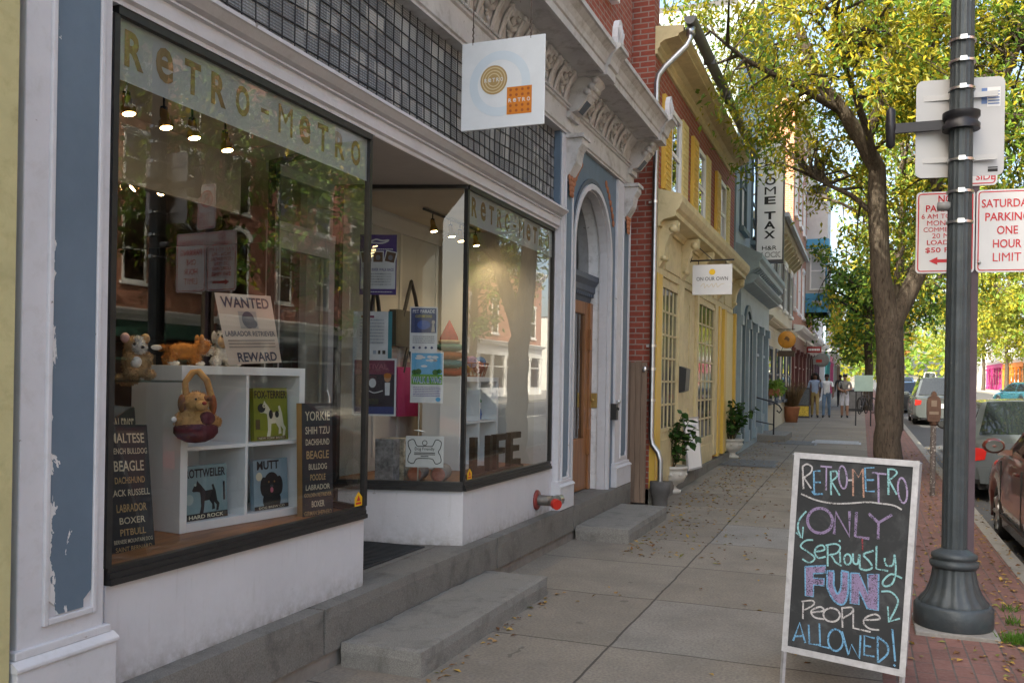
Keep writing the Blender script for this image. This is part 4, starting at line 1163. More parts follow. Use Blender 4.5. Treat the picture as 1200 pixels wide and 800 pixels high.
def crown_mesh(rng, twigs, per, L, Wd, mats, pick, spread=.35, droop=.3):
    b = MB()
    for (a, c) in twigs:
        d0 = (c-a)
        tw = rng.random()
        for k in range(per):
            t = rng.random()**.6
            base = a + d0*t + rvec(rng)*spread*rng.random()**.5*(.4+.8*t)
            d = (d0.normalized()*.5 + rvec(rng)); d.z -= droop; d.normalize()
            n = (rvec(rng) + Vector((0,0,.8))).normalized()
            if abs(n.dot(d)) > .95: continue
            l = L*rng.uniform(.6,1.2)
            o = len(b.v)
            leaf_quad(b.v, b.f, base, d, n, l, Wd*l/L*rng.uniform(.8,1.2))
            b.m.append(pick(rng, base, tw)); b.sm.append(False)
    return b
def make_tree(name, label, base, limbs, ell, ntw, per, L, Wd, mats, pick, group=None, seed=1, cut=None, spread=.35):
    """limbs: list of (points, radii); twigs run from limb points out into the crown ellipsoid"""
    rng = random.Random(seed)
    t = thing(name, label, 'tree', base, group)
    tk = MB()
    for pts, rs in limbs: 
        q = []
        rr_ = []
        for i in range(len(pts)-1):
            for j in range(4):
                u = j/4; p = Vector(pts[i]).lerp(Vector(pts[i+1]), u)
                q.append(p + rvec(rng)*.02*(rs[i]*6 if i else .3)); rr_.append((rs[i]*(1-u)+rs[i+1]*u)*(1+.05*rng.uniform(-1,1)))
        q.append(Vector(pts[-1])); rr_.append(rs[-1])
        tk.tube(q, rr_, 12)
    c, r = Vector(ell[0]), Vector(ell[1])
    nodes = []
    for pts, rs in limbs:
        for i in range(len(pts)-1):
            for j in range(1, 7): nodes.append(Vector(pts[i]).lerp(Vector(pts[i+1]), j/6))
    nodes = [p for p in nodes if p.z > c.z - r.z*1.1]
    twigs = []
    tries = 0
    while len(twigs) < ntw and tries < ntw*20:
        tries += 1
        v = rvec(rng)*(rng.random()**.45)
        tip = c + Vector((v.x*r.x, v.y*r.y, v.z*r.z))
        if mnoise.noise(tip*.55+Vector((seed,0,0))) < -.18: continue
        if cut and not cut(tip): continue
        nb = min(nodes, key=lambda q: (q-tip).length + rng.random()*1.3)
        mid = nb.lerp(tip, .45) + Vector((0,0,.12*(tip-nb).length))
        tk.tube([nb, mid, tip], [.03*min(1,(tip-nb).length/2)+.008,.014,.004], 5, cap=False)
        twigs.append((mid, tip))
    tk.build('trunk', BARK, t)
    crown_mesh(rng, twigs, per, L, Wd, mats, pick, spread).build('crown', mats, t)
    return t
main_limbs = [
 ([(.40,15.60,-.1),(.41,15.60,.3),(.39,15.62,1.2),(.385,15.65,2.1),(.37,15.69,2.7)], [.29,.222,.20,.195,.19]),
 ([(.37,15.69,2.6),(.24,15.66,3.4),(.20,15.64,4.3),(.17,15.63,5.1),(-.12,15.52,5.65)], [.185,.155,.145,.135,.125]),
 ([(-.10,15.52,5.6),(-.38,15.4,6.05),(-.65,15.30,6.4),(-.95,15.2,7.1),(-1.30,15.05,8.0),(-1.6,14.9,9.2)], [.12,.105,.095,.08,.06,.03]),
 ([(-.05,15.54,5.5),(.22,15.62,6.1),(.30,15.66,7.0),(.28,15.6,8.2),(.45,15.4,9.6)], [.11,.095,.08,.06,.03]),
 ([(.40,15.68,2.55),(.60,15.78,2.95),(.84,15.88,3.5),(1.2,16.0,4.4),(1.7,16.2,5.6),(2.3,16.5,7.2)], [.17,.15,.135,.12,.095,.05]),
 ([(1.15,16.0,4.35),(.95,15.6,5.4),(.95,15.2,6.8),(1.1,14.8,8.4)], [.09,.08,.06,.03]),
 ([(-.38,15.4,6.0),(-1.0,14.9,6.3),(-1.8,14.5,6.7),(-2.3,14.2,7.1)], [.06,.05,.035,.015]),
 ([(.18,15.63,5.0),(.0,15.0,5.6),(-.3,14.2,6.3),(-.5,13.3,7.2)], [.07,.06,.04,.02]),
 ([(1.7,16.2,5.6),(2.6,15.6,6.0),(3.4,15.0,6.6)], [.07,.05,.02]),
 ([(.20,15.64,4.3),(-.2,15.7,4.7),(-.6,15.9,4.95),(-.9,16.1,5.2)], [.05,.04,.03,.01]),
 ([(-1.30,15.05,8.0),(-1.9,14.7,8.3),(-2.6,14.3,8.6)], [.05,.035,.012]),
 ([(.28,15.6,8.2),(1.2,15.8,8.9),(2.4,16,9.3)], [.05,.035,.012]),
 ([(2.3,16.5,7.2),(3.2,16.6,7.6),(4.1,16.4,7.8)], [.05,.035,.012]),
]
def pick_main(rng, p, tw):
    g = min(1, max(0, (p.x-.9)/2.2))
    r = rng.random()*.6 + tw*.4
    if rng.random() < g*.75: return 2 if rng.random() < .75 else 3
    if r < .40: return 2
    if r < .72: return 0
    if r < .84: return 1
    return 4
def cut_main(p):
    if p.z < 3.35 and abs(p.x) > .0: return False
    if p.x < -1.0 and p.z < 5.5: return False
    if p.x < -.3 and p.z < 4.5: return False
    if abs(p.x-.3) < 1.0 and p.z < 5.2 and p.y < 15.9: return False
    if p.z < 4.4 and p.x < .2 and p.y < 15: return False
    return True
make_tree('street_tree', 'big street tree with forked brown trunk and yellow green leaves beside the parking meter', (.4,15.6,gz(15.6)), main_limbs,
          ((.85,15.6,7.3),(4.3,4.3,3.9)), 540, 120, .128, .046, [L_OLIVE,L_YEL,L_GRN,L_DK,L_LIME], pick_main, seed=5, cut=cut_main, spread=.42)
def simple_limbs(x, y, z0, h, r, seed):
    g = random.Random(seed); top = z0+h
    L = [([(x,y,z0-.3),(x+.05,y,z0+h*.18),(x-.03,y+.05,z0+h*.36),(x+.1,y,z0+h*.6),(x,y,top*.92)], [r*1.25,r,r*.9,r*.55,r*.1])]
    for k in range(7):
        a = k*.9+g.random()*.6; s_ = h*.36
        zz = z0+h*(.34+.06*k)
        L.append(([(x,y,zz),(x+cos(a)*s_*.4,y+sin(a)*s_*.4,zz+h*.09),(x+cos(a)*s_*.85,y+sin(a)*s_*.85,zz+h*.16)], [r*.45,r*.3,r*.08]))
    return L
def st_tree(label, x, y, h, r, mats, wts, n, per, L, seed, group, name='street_tree'):
    z0 = gz(y)
    def pk(rng, p, tw):
        q = (rng.random()*.5+tw*.5); acc = 0
        for i, w_ in enumerate(wts):
            acc += w_
            if q < acc: return i
        return len(wts)-1
    return make_tree(name, label, (x,y,z0), simple_limbs(x,y,z0,h,.19,seed), ((x,y,z0+h*.64),(r,r,h*.40)), n, per, L, L*.5, mats, pk, group, seed, spread=.6)
LG = 'trees along the left pavement'
st_tree('green street tree with some yellow leaves behind the bicycles, second along the left pavement', .25, 46, 9.2, 3.9, [L_GRN,L_DK,L_YEL,L_LIME], (.45,.25,.12,.18), 150, 60, .26, 11, LG)
make_tree('street_tree','tall yellow green street tree standing just beyond the big forked one', (1.0,30,gz(30)), simple_limbs(1.0,30,gz(30),11.5,.16,77), ((2.3,30.5,8.0),(3.3,3.6,4.4)), 210, 80, .19, .085, [L_GRN,L_LIME,L_OLIVE,L_YEL], lambda rng, p, tw: 0 if rng.random() < .42 else 1 if rng.random() < .45 else 2 if rng.random() < .6 else 3, LG, 77, spread=.5)
st_tree('orange tinged street tree farther down the left pavement', .4, 66, 9.5, 4.2, [L_ORG,L_GRN,L_YEL,L_LIME], (.2,.3,.25,.25), 120, 50, .34, 12, LG)
st_tree('last small green tree down the left pavement', .4, 92, 10, 4.5, [L_GRN,L_LIME,L_YEL], (.4,.4,.2), 100, 45, .42, 13, LG)
OG = 'trees across the street'
for i, (y, h, lb) in enumerate(((12,14,'dark green tree across the street, nearest the camera'),(22,15,'tall dark green tree across the street before the red brick fronts'),(31,13.0,'rounded green tree across the street'),(42,13,'dense green tree across the street near the cross street'))):
    st_tree(lb, 12.9, y, h, 4.8, [L_GRN,L_DK,L_LIME,L_YEL], (.42,.28,.2,.1), 190, 60, .26, 21+i, OG)
for i, (y, h, lb, wt) in enumerate(((84,12,'spreading yellow green tree before the orange shop, far right',(.25,.2,.35,.2)),(100,13,'spreading olive tree in front of the magenta shop',(.2,.2,.35,.25)),(118,13,'pale green tree before the white shop far along the street',(.3,.1,.4,.2)),(140,14,'farthest green tree on the opposite pavement',(.4,.2,.3,.1)))):
    st_tree(lb, 13.2, y, h, 6.3, [L_GRN,L_OLIVE,L_LIME,L_YEL], wt, 130, 60, .42, 31+i, OG)
# far wood closing the street
fw = MB(); rng = random.Random(99)
for k in range(5200):
    x = rng.uniform(-40,75); y = rng.uniform(215,260); h = 9+6*mnoise.noise(Vector((x*.08, y*.05, 2)))
    p = Vector((x, y, gz(y)+rng.random()**.7*h*1.3+.5))
    d = rvec(rng); n = (rvec(rng)+Vector((0,-.6,.4))).normalized()
    if abs(n.dot(d)) > .95: continue
    leaf_quad(fw.v, fw.f, p, d, n, rng.uniform(1.2,2.2), rng.uniform(.8,1.3)); fw.m.append(rng.choice([0,0,1,2])); fw.sm.append(False)
tag(fw.build('distant_trees', [L_GRN,L_LIME,L_OLIVE]), 'far wood of green trees closing the end of the street', 'wood', kind='stuff')

# ================================================================== vehicles
CARG = M('dark_car_glass', (.012,.016,.018), .03, .1, spec=.9)
TYRE = M('tyre_rubber', (.02,.02,.02), .8, .2); RIM = M('alloy', (.45,.46,.48), .3, .1, metal=.9)
TAIL = M('tail_lamp', (.42,.015,.012), .15, .1, spec=.8); HEADL = M('head_lamp', (.6,.62,.62), .1, .05, spec=.9)
PLATE = M('number_plate', (.6,.62,.65), .5, .2, 60)
def interp(tab, y):
    if y <= tab[0][0]: return tab[0][1]
    for (a, za), (b, zb) in zip(tab, tab[1:]):
        if y <= b:
            t = (y-a)/(b-a); t = t*t*(3-2*t)*.5+t*.5
            return za+(zb-za)*t
    return tab[-1][1]
def make_car(name, label, loc, rz, paint, L, W, H, belt, gh, wb, cat='car', wr=.315, group=None, detail=True):
    """belt: deck heights along the car; gh: (cowl y, roof front y, roof rear y, rear base y)"""
    t = thing(name, label, cat, loc, group, rz)
    hw = W/2; N = 46; yw = (-wb/2, wb/2+.03)
    b = MB(); rings = []
    for i in range(N+1):
        u = i/N; y = -L/2+L*u
        e = min(u, 1-u)*L
        k = 1 if e > .5 else 1-.11*(1-e/.5)**2.2
        zt = interp(belt, y); w = hw*k
        zb = .20 + (.10*(1-e/.35) if e < .35 else 0)
        za = zb+.02
        for yy in yw:
            d = abs(y-yy)
            if d < .385: za = max(za, wr+math.sqrt(.385**2-d*d))
        zm = max(za+.01, .50); zs = max(zm+.01, zt-.10)
        half = [(w*.80,zb),(w*.975,za),(w*1.0,zm),(w*.995,(zm+zs)/2+.02),(w*.965,zs),(w*.90,zt-.022),(w*.55,zt+.012),(0,zt+.02)]
        rings.append([(x,y,z) for x, z in half]+[(-x,y,z) for x, z in reversed(half[:-1])])
    m = len(rings[0])
    vs = [p for r in rings for p in r]; fs = []
    for i in range(N):
        for j in range(m-1): fs.append((i*m+j,(i+1)*m+j,(i+1)*m+j+1,i*m+j+1))
    b.add(vs, fs, 0, True); b.add(rings[0], [tuple(range(m))]); b.add(rings[-1], [tuple(range(m-1,-1,-1))])
    y1, y2, y3, y4 = gh; zr = H; wt = hw*.70
    def zbelt(y): return interp(belt, y)-.03
    g = MB(); G = []
    ns = 14
    for i in range(ns+1):
        u = i/ns; y = y4+(y1-y4)*u
        if y < y3: f = (y-y4)/(y3-y4)
        elif y > y2: f = (y1-y)/(y1-y2)
        else: f = 1
        ztop = zbelt(y)+(zr-.02*abs(2*u-1)-zbelt(y))*min(1,f)
        wb_ = hw*.915; wtop = wb_+(wt-wb_)*min(1,f)
        G.append([(wb_,y,zbelt(y)),(wtop,y,ztop-.03*f),(wtop*.8,y,ztop),(0,y,ztop+.025*f),(-wtop*.8,y,ztop),(-wtop,y,ztop-.03*f),(-wb_,y,zbelt(y))])
    vs = [p for r in G for p in r]; fs = []
    for i in range(ns):
        for j in range(6): fs.append((i*7+j,(i+1)*7+j,(i+1)*7+j+1,i*7+j+1))
    b.add(vs, fs, 0, False)
    body = b.build('body', paint, t, local=True)
    MB().box(-hw*.80,hw*.80,-L/2+.1,L/2-.1,.16,.62).build('underbody', BLACK, t, local=True)
    # glass
    def P(y, f, side, out=.006):
        zb_ = zbelt(y)
        ztop = zr-.05; x = hw*.915+(wt-hw*.915)*f
        return (side*(x+out), y, zb_+(ztop-zb_)*f)
    ym = (y2+y3)/2-.05
    for sd in (1,-1):
        for poly in ([(y1-.20,.06),(ym+.03,.06),(ym+.03,.90),(y2-.02,.90)], [(ym-.04,.06),(y4+.28,.06),(y3+.02,.90),(ym-.04,.90)]):
            MB().add([P(y,f,sd) for y, f in poly],[(0,1,2,3)] if sd > 0 else [(3,2,1,0)]).build('side_window', CARG, t, local=True)
    def slope(ya, yb, nm, sgn):
        a0, a1 = .10, .93
        q = []
        for f, wd in ((a0,hw*.80),(a1,hw*.62)):
            y = ya+(yb-ya)*f; z = zbelt(ya)+(zr+.0-zbelt(ya))*f+.012
            for k in (-1,-.5,0,.5,1): q.append((wd*k, y+sgn*.012, z+.018*(1-k*k)))
        MB().add(q,[(k,k+1,k+6,k+5) for k in range(4)],0,True).build(nm, CARG, t, local=True)
    slope(y1, y2, 'windscreen', 1); slope(y4, y3, 'rear_window', -1)
    for yy in yw:
        for sd in (1,-1):
            w_ = MB().lathe([(wr*.62,-.10),(wr*.97,-.10),(wr,-.07),(wr,.05),(wr*.96,.085),(wr*.70,.092),(wr*.66,.07)],(sd*(hw-.115),yy,wr),24,axis='x') if sd > 0 else MB().lathe([(wr*.66,-.07),(wr*.70,-.092),(wr*.96,-.085),(wr,-.05),(wr,.07),(wr*.97,.10),(wr*.62,.10)],(sd*(hw-.115),yy,wr),24,axis='x')
            wo_ = w_.build('wheel', TYRE, t, local=True)
            r_ = MB().lathe([(0,0),(wr*.66,0),(wr*.66,.02*sd),(0,.045*sd)],(sd*(hw-.06),yy,wr),20,axis='x')
            for k in range(7):
                a = 2*pi*k/7
                r_.tube([(sd*(hw-.045),yy+.05*cos(a),wr+.05*sin(a)),(sd*(hw-.035),yy+wr*.6*cos(a),wr+wr*.6*sin(a))],.028,6)
            r_.build('rim', RIM, wo_, local=True)
    zr_ = interp(belt, -L/2+.1)
    for sd in (1,-1):
        MB().prism([(sd*hw*.935,zr_-.33),(sd*hw*.925,zr_-.12),(sd*hw*.70,zr_-.15),(sd*hw*.73,zr_-.30)],'y',-L/2-.012,-L/2+.22).build('tail_light', TAIL, t, local=True, bevel=.01)
        MB().prism([(sd*hw*.84,.52),(sd*hw*.84,.68),(sd*hw*.45,.66),(sd*hw*.48,.54)],'y',L/2-.28,L/2+.01).build('headlight', HEADL, t, local=True, bevel=.01)
        mi = MB().ell((sd*(hw+.10),y1-.36,interp(belt,y1)+.07),(.115,.07,.085),None,12)
        mi.box(sd*(hw-.08),sd*(hw+.06),y1-.37,y1-.31,interp(belt,y1)-.03,interp(belt,y1)+.03)
        mo_ = mi.build('mirror', paint, t, local=True)
        MB().add([(sd*(hw+.10)+.085*cos(a),y1-.36-.066,interp(belt,y1)+.07+.06*sin(a)) for a in [2*pi*k/16 for k in range(16)]],[tuple(range(16))]).build('mirror_glass', MIRG, mo_, local=True)
        dl = MB()
        for yd in (y1-.12, ym, y4+.55):
            dl.box(sd*hw*.985,sd*(hw+.004),yd-.005,yd+.005,.36,interp(belt,yd)-.10)
        dl.box(sd*hw*.99,sd*(hw+.006),y4+.4,y1-.2,.33,.36)
        dl.build('door_seam', BLACK, t, local=True)
        hd = MB()
        for yd in (ym+.22, y4+.72): hd.tube([(sd*(hw-.01),yd-.1,interp(belt,yd)-.15),(sd*(hw+.02),yd-.07,interp(belt,yd)-.15),(sd*(hw+.02),yd+.07,interp(belt,yd)-.15),(sd*(hw-.01),yd+.1,interp(belt,yd)-.15)],.014,6)
        hd.build('door_handle', paint, t, local=True)
    MB().box(-.16,.16,-L/2-.02,-L/2+.04,zr_-.42,zr_-.26).build('number_plate', PLATE, t, local=True)
    MB().prism([(-hw*.80,.26),(hw*.80,.26),(hw*.84,.50),(-hw*.84,.50)],'y',-L/2-.06,-L/2+.12).build('rear_bumper', paint, t, local=True, bevel=.03)
    MB().box(-hw*.7,hw*.7,-L/2-.03,-L/2+.1,.20,.26).lathe([(.035,-.04),(.035,.1)],(-hw*.5,-L/2-.02,.24),12,axis='y').build('exhaust', BLACKM, t, local=True)
    return t
P_RED = M('dark_red_car_paint', (.10,.018,.014), .28, .1, 3, coat=1); P_SIL = M('silver_car_paint', (.10,.115,.12), .32, .05, metal=.4, coat=1)
P_DK = M('black_car_paint', (.03,.033,.04), .25, .1, coat=1); P_TEAL = M('teal_car_paint', (.02,.09,.12), .25, .1, coat=1); P_WHT = M('white_van_paint', (.7,.7,.7), .3, .03, coat=1)
P_BLU = M('blue_car_paint', (.05,.09,.2), .25, .1, coat=1)
SED = [(-2.3,.80),(-2.15,.93),(-1.5,.95),(-.5,.92),(.9,.92),(1.1,.93),(1.8,.80),(2.2,.66),(2.3,.58)]
HATCH = [(-2.1,.84),(-1.9,.97),(-1.0,.95),(.7,.93),(.95,.94),(1.6,.84),(2.0,.68),(2.1,.6)]
REDB = [(-2.3,.92),(-2.15,1.04),(-1.5,1.06),(-.5,1.03),(.9,1.03),(1.1,1.04),(1.8,.93),(2.2,.80),(2.3,.70)]
MIRG = M('mirror_pane', (.05,.06,.065), .12, .1, spec=.5)
SUVB = [(-2.35,.98),(-2.2,1.06),(-1.0,1.06),(.9,1.04),(1.1,1.05),(1.9,.96),(2.25,.82),(2.35,.7)]
PK = 'cars parked along the kerb'
make_car('parked_car','dark red saloon parked nearest, at the right edge, its mirror in view',(2.33,10.22,-.13),0,P_RED,4.6,1.80,1.56,REDB,(1.05,.25,-1.0,-1.85),2.7,group=PK)
c2 = make_car('parked_car','silver hatchback parked just ahead of the dark red car',(2.31,16.75,gz(16.8)-.13),0,P_SIL,4.2,1.74,1.46,HATCH,(1.05,.30,-1.35,-1.98),2.55,group=PK)
MB().box(-.01,.01,-1.25,-1.12,1.47,1.49).prism([(-1.25,1.48),(-1.13,1.48),(-1.22,1.56)],'x',-.01,.01).build('aerial', BLACK, c2, local=True)
c3 = make_car('parked_car','silver sport utility vehicle with roof rails and red tail lights beyond the parking meter',(2.70,38.4,gz(38)-.13),0,P_SIL,4.7,1.9,1.74,SUVB,(1.15,.45,-1.7,-2.25),2.75,'car',.36,group=PK)
for sd in (-1,1): MB().tube([(.62*sd,.3,1.72),(.62*sd,.25,1.78),(.62*sd,-1.45,1.78),(.62*sd,-1.5,1.72)],.02,6).build('roof_rail', BLACKM, c3, local=True)
make_car('parked_car','black saloon parked beyond the silver sport utility vehicle',(2.45,49.5,gz(49)-.13),0,P_DK,4.6,1.8,1.45,SED,(1.12,.30,-.95,-1.75),2.7,group=PK)
make_car('moving_car','teal hatchback crossing the sunny road at the far right',(8.9,60.5,gz(60)-.13),.35,P_TEAL,4.1,1.74,1.48,HATCH,(1.05,.30,-1.35,-1.98),2.5)
van = make_car('white_van','white van far down the road, seen left of the lamp post',(9.4,150,gz(150)-.13),0,P_WHT,5.2,2.0,2.2,[(-2.6,1.15),(1.8,1.15),(2.3,1.0),(2.6,.8)],(2.1,1.4,-2.4,-2.55),3.2,'van',.36)
make_car('moving_car','small dark blue car far down the road near the white van',(5.0,120,gz(120)-.13),0,P_BLU,4.4,1.78,1.45,SED,(1.12,.30,-.95,-1.75),2.6)
make_car('moving_car','pale car driving towards the camera far down the road',(7.6,172,gz(172)-.13),pi,P_SIL,4.4,1.78,1.45,SED,(1.12,.30,-.95,-1.75),2.6)
OPG = 'cars parked across the street'
for y, pm, lb in ((14,P_SIL,'silver car parked across the street, nearest the camera'),(20.5,P_DK,'black car parked across the street second from the nearest'),(33,P_WHT,'white car parked across the street before the pinkish building')):
    make_car('parked_car', lb, (10.9,y,gz(y)-.13), pi, pm, 4.5,1.78,1.44,SED,(1.12,.30,-.95,-1.75),2.65,group=OPG)

# ================================================================== lamp post and signs
LPX, LPY = .585, 6.62
IRON = M('dark_green_iron', (.050,.062,.070), .45, .22, 6, .3, 60, metal=.2, dirt=((.11,.115,.11), .4, 14), chips=((.16,.15,.14), .715, 22))
lp = thing('lamp_post', 'dark fluted iron lamp post with flared base on the brick pavement', 'lamp post', (LPX,LPY,0))
flut = lambda a, z: 1-.055*(.5-.5*cos(14*a))**.6
pm_ = MB()
pm_.lathe([(.078,.50),(.076,1.5),(.073,3.0),(.070,5.2),(.066,7.4)],(LPX,LPY,0),112,mod=flut)
pm_.lathe([(.0,7.4),(.09,7.4),(.10,7.5),(.06,7.55),(0,7.55)],(LPX,LPY,0),20)
pm_.build('shaft', IRON, lp)
MB().lathe([(.235,.028),(.242,.04),(.242,.155),(.228,.172),(.215,.176)],(LPX,LPY,0),48).build('base_drum', IRON, lp)
fl2 = lambda a, z: 1-.04*(.5-.5*cos(16*a))
MB().lathe([(.215,.176),(.212,.195),(.192,.215),(.170,.25),(.150,.30),(.138,.35),(.132,.39),(.130,.41)],(LPX,LPY,0),128,mod=fl2).build('bell_base', IRON, lp)
MB().lathe([(.10,.405),(.138,.41),(.149,.425),(.149,.448),(.134,.458),(.128,.465),(.140,.475),(.140,.497),(.117,.51),(.092,.525),(.078,.535)],(LPX,LPY,0),40).build('collar', IRON, lp)
MB().lathe([(.05,7.55),(.17,7.62),(.20,7.8),(.16,8.05),(.08,8.2),(.02,8.3)],(LPX,LPY,0),20).build('lantern', M('opal_glass', (.6,.6,.58), .2, .05), lp)
MB().box(LPX-.24,LPX+.25,LPY-.27,LPY+.24,-.01,.028).build('plinth_slab', CURBM, lp, bevel=.006)
for z in (3.09,3.88,3.74,2.88,2.68,3.56): MB().lathe([(.083,0),(.083,.016)],(LPX,LPY,z),28).box(LPX-.02,LPX+.02,LPY-.098,LPY-.07,z-.006,z+.022).build('steel_band', STEEL, lp)
am_ = MB()
am_.box(LPX-.42,LPX-.05,LPY+.02,LPY+.05,3.32,3.385).lathe([(.115,0),(.115,.035),(.10,.05),(.10,.07),(.115,.085),(.115,.115)],(LPX,LPY+.0,3.30),24)
am_.lathe([(.01,-.13),(.03,-.11),(.03,-.02),(.035,0),(.035,.03),(.03,.05),(.03,.13),(.01,.15)],(LPX-.43,LPY+.035,3.35),12)
am_.build('side_arm', BLACKM, lp)
MB().lathe([(.0,0),(.03,.005),(.032,.08),(.0,.09)],(LPX-.14,LPY-.01,2.80),12,axis='x').build('photocell', M('grey_cap', (.22,.22,.22), .6, .1), lp)
def plate(name, label, cx, cy, cz, w, h, rz, mat, cat='road sign', rad=.03):
    t = thing(name, label, cat, (cx, cy, cz))
    n = 6; pts = []
    for (sx, sz, a0) in ((1,-1,-pi/2),(1,1,0),(-1,1,pi/2),(-1,-1,pi)):
        for k in range(n+1):
            a = a0+pi/2*k/n; pts.append((sx*(w/2-rad)+rad*cos(a), sz*(h/2-rad)+rad*sin(a)))
    b = MB().prism(pts,'y',-.0015,.0015).xf(Matrix.Translation((cx,cy,cz)) @ Matrix.Rotation(rz,4,'Z'))
    b.build('panel', mat, t)
    fm = frame(Vector((cx,cy,cz)) + Vector((sin(rz),-cos(rz),0))*.0018, (cos(rz),sin(rz),0), (0,0,1))
    return t, fm
def border(tx, fm, w, h, m=.012, t=.008, mi=0, rad=.025):
    n = 6
    def ring(ww, hh, r):
        p = []
        for (sx, sy, a0) in ((1,-1,-pi/2),(1,1,0),(-1,1,pi/2),(-1,-1,pi)):
            for k in range(n+1):
                a = a0+pi/2*k/n; p.append((sx*(ww/2-r)+r*cos(a), sy*(hh/2-r)+r*sin(a)))
        return p
    A = ring(w-2*m, h-2*m, rad); B = ring(w-2*m-2*t, h-2*m-2*t, max(.003,rad-t))
    for i in range(len(A)):
        j = (i+1) % len(A)
        tx.poly(fm, [A[i],A[j],B[j],B[i]], mi)
BACKM = M('bare_sign_aluminium', (.43,.43,.44), .45, .05, 2, metal=.15)
sbk, fm = plate('road_sign', 'bare grey back of a road sign strapped to the lamp post', .585, LPY+.105, 3.345, .545, .66, .10, BACKM, rad=.045)
tx = TX(); tx.rect(fm,.165,.245,.13,.26,0); tx.rect(fm,.13,.165,.15,.255,1)
for k in range(5): tx.rect(fm,.17,.24,.145+.02*k,.153+.02*k,1,.002)
tx.rect(fm,.175,.235,-.305,-.285,2); tx.rect(fm,.175,.235,-.28,-.272,2)
tx.build('sticker', [SIGNW, M('blue_sticker_ink', (.12,.2,.42), .5, .2), INK], sbk)
for z in (3.13,3.55): MB().box(.36,.81,LPY+.078,LPY+.092,z-.018,z+.018).build('mounting_rail', BACKM, sbk)
pk1, fm = plate('parking_sign', 'white parking sign with red lettering and arrow, left of the lamp post', .565, 7.50, 2.765, .405, .615, .09, SIGNW)
tx = TX(); border(tx, fm, .405, .615)
for txt, y, h in (('NO',.252,.055),('PARKING',.182,.052),('6 AM TO 6 PM',.122,.036),('MON - FRI',.072,.038),('COMMERCIAL',.022,.034),('20 MIN',-.025,.036),('LOADING',-.075,.036),('$50 FINE',-.135,.044)):
    tx.put(txt, fm, 0, y, h, 0, 'CENTER', .0 if 'M' in txt else .012, 1.0, {'NO':.10,'PARKING':.27,'6 AM TO 6 PM':.33,'MON - FRI':.25,'COMMERCIAL':.30,'20 MIN':.18,'LOADING':.25,'$50 FINE':.27}[txt])
tx.poly(fm,[(-.11,-.215),(-.05,-.185),(-.05,-.203),(.12,-.203),(.12,-.227),(-.05,-.227),(-.05,-.245)])
tx.build('lettering', SIGNR, pk1)
pk2, fm = plate('parking_sign', 'white sign reading Saturday parking one hour limit, right of the lamp post', .985, 7.535, 2.765, .42, .615, .09, SIGNW)
tx = TX(); border(tx, fm, .42, .615)
for txt, y, h, w in (('SATURDAY',.205,.062,.35),('PARKING',.105,.062,.30),('ONE',.005,.062,.14),('HOUR',-.095,.062,.19),('LIMIT',-.195,.062,.19)):
    tx.put(txt, fm, .0, y, h, 0, 'CENTER', .0 if 'M' in txt else .014, 1.0, w)
tx.build('lettering', SIGNR, pk2)
MB().lathe([(0,0),(.012,.002),(.0,.008)],(.80,7.505,2.53),8,axis='y').build('bolt', STEEL, pk2)
pk3, fm = plate('parking_sign', 'small no parking sign above the pair, mostly hidden by the bare sign back', .79, 7.53, 3.34, .25, .46, .09, SIGNW)
tx = TX(); border(tx, fm, .25, .46)
for k in range(24):
    a, c = 2*pi*k/24, 2*pi*(k+1)/24
    tx.poly(fm,[(.09*cos(a),.08+.09*sin(a)),(.09*cos(c),.08+.09*sin(c)),(.072*cos(c),.08+.072*sin(c)),(.072*cos(a),.08+.072*sin(a))],0,.0024)
tx.poly(fm,[(-.065,.13),(-.05,.145),(.065,.03),(.05,.015)],0,.0026)
tx.put('P',fm,0,.08,.11,1,'CENTER',.02); tx.put('THIS',fm,0.02,-.09,.05,0,'CENTER',.01); tx.put('SIDE',fm,.045,-.165,.05,0,'CENTER',.01)
tx.build('lettering', [SIGNR, INK], pk3)
po = thing('sign_post', 'thin brown steel post carrying the parking signs behind the lamp post', 'sign post', (.775,7.56,0))
MB().box(.752,.798,7.535,7.58,-.05,3.62).lathe([(0,0),(.02,0),(.02,.02),(0,.03)],(.775,7.555,3.1),8).build('post', M('brown_steel', (.10,.07,.085), .6, .2), po)
# parking meter
pmt = thing('parking_meter', 'old rusty brown parking meter on a flaking pipe by the kerb', 'parking meter', (.955,14.1,gz(14.1)))
zz = gz(14.1)
MB().tube([(.955,14.1,zz-.05),(.955,14.1,zz+1.0)],.037,12).build('post', M('flaking_pipe', (.10,.085,.08), .8, .3, 12, chips=((.4,.38,.36), .58, 26)), pmt)
RUST = M('rusty_brown_metal', (.10,.055,.038), .55, .25, 12, .2, 40, metal=.3)
hd = MB().lathe([(.04,1.0),(.055,1.02),(.06,1.06)],(.955,14.1,zz),16)
hp = [(-.075,1.06),(.075,1.06),(.09,1.15),(.09,1.34),(.07,1.40),(.035,1.425),(.028,1.47),(0,1.49),(-.028,1.47),(-.035,1.425),(-.07,1.40),(-.09,1.34),(-.09,1.15)]
hd.prism([(x+.955, z+zz) for x, z in hp],'y',14.04,14.16)
hd.build('head', RUST, pmt, bevel=.012)
WPL = M('worn_plate', (.20,.15,.11), .5, .2)
MB().box(.895,1.015,14.032,14.039,zz+1.16,zz+1.20).build('coin_plate', WPL, pmt); MB().box(.92,.99,14.032,14.039,zz+1.27,zz+1.36).build('dial_window', WPL, pmt)
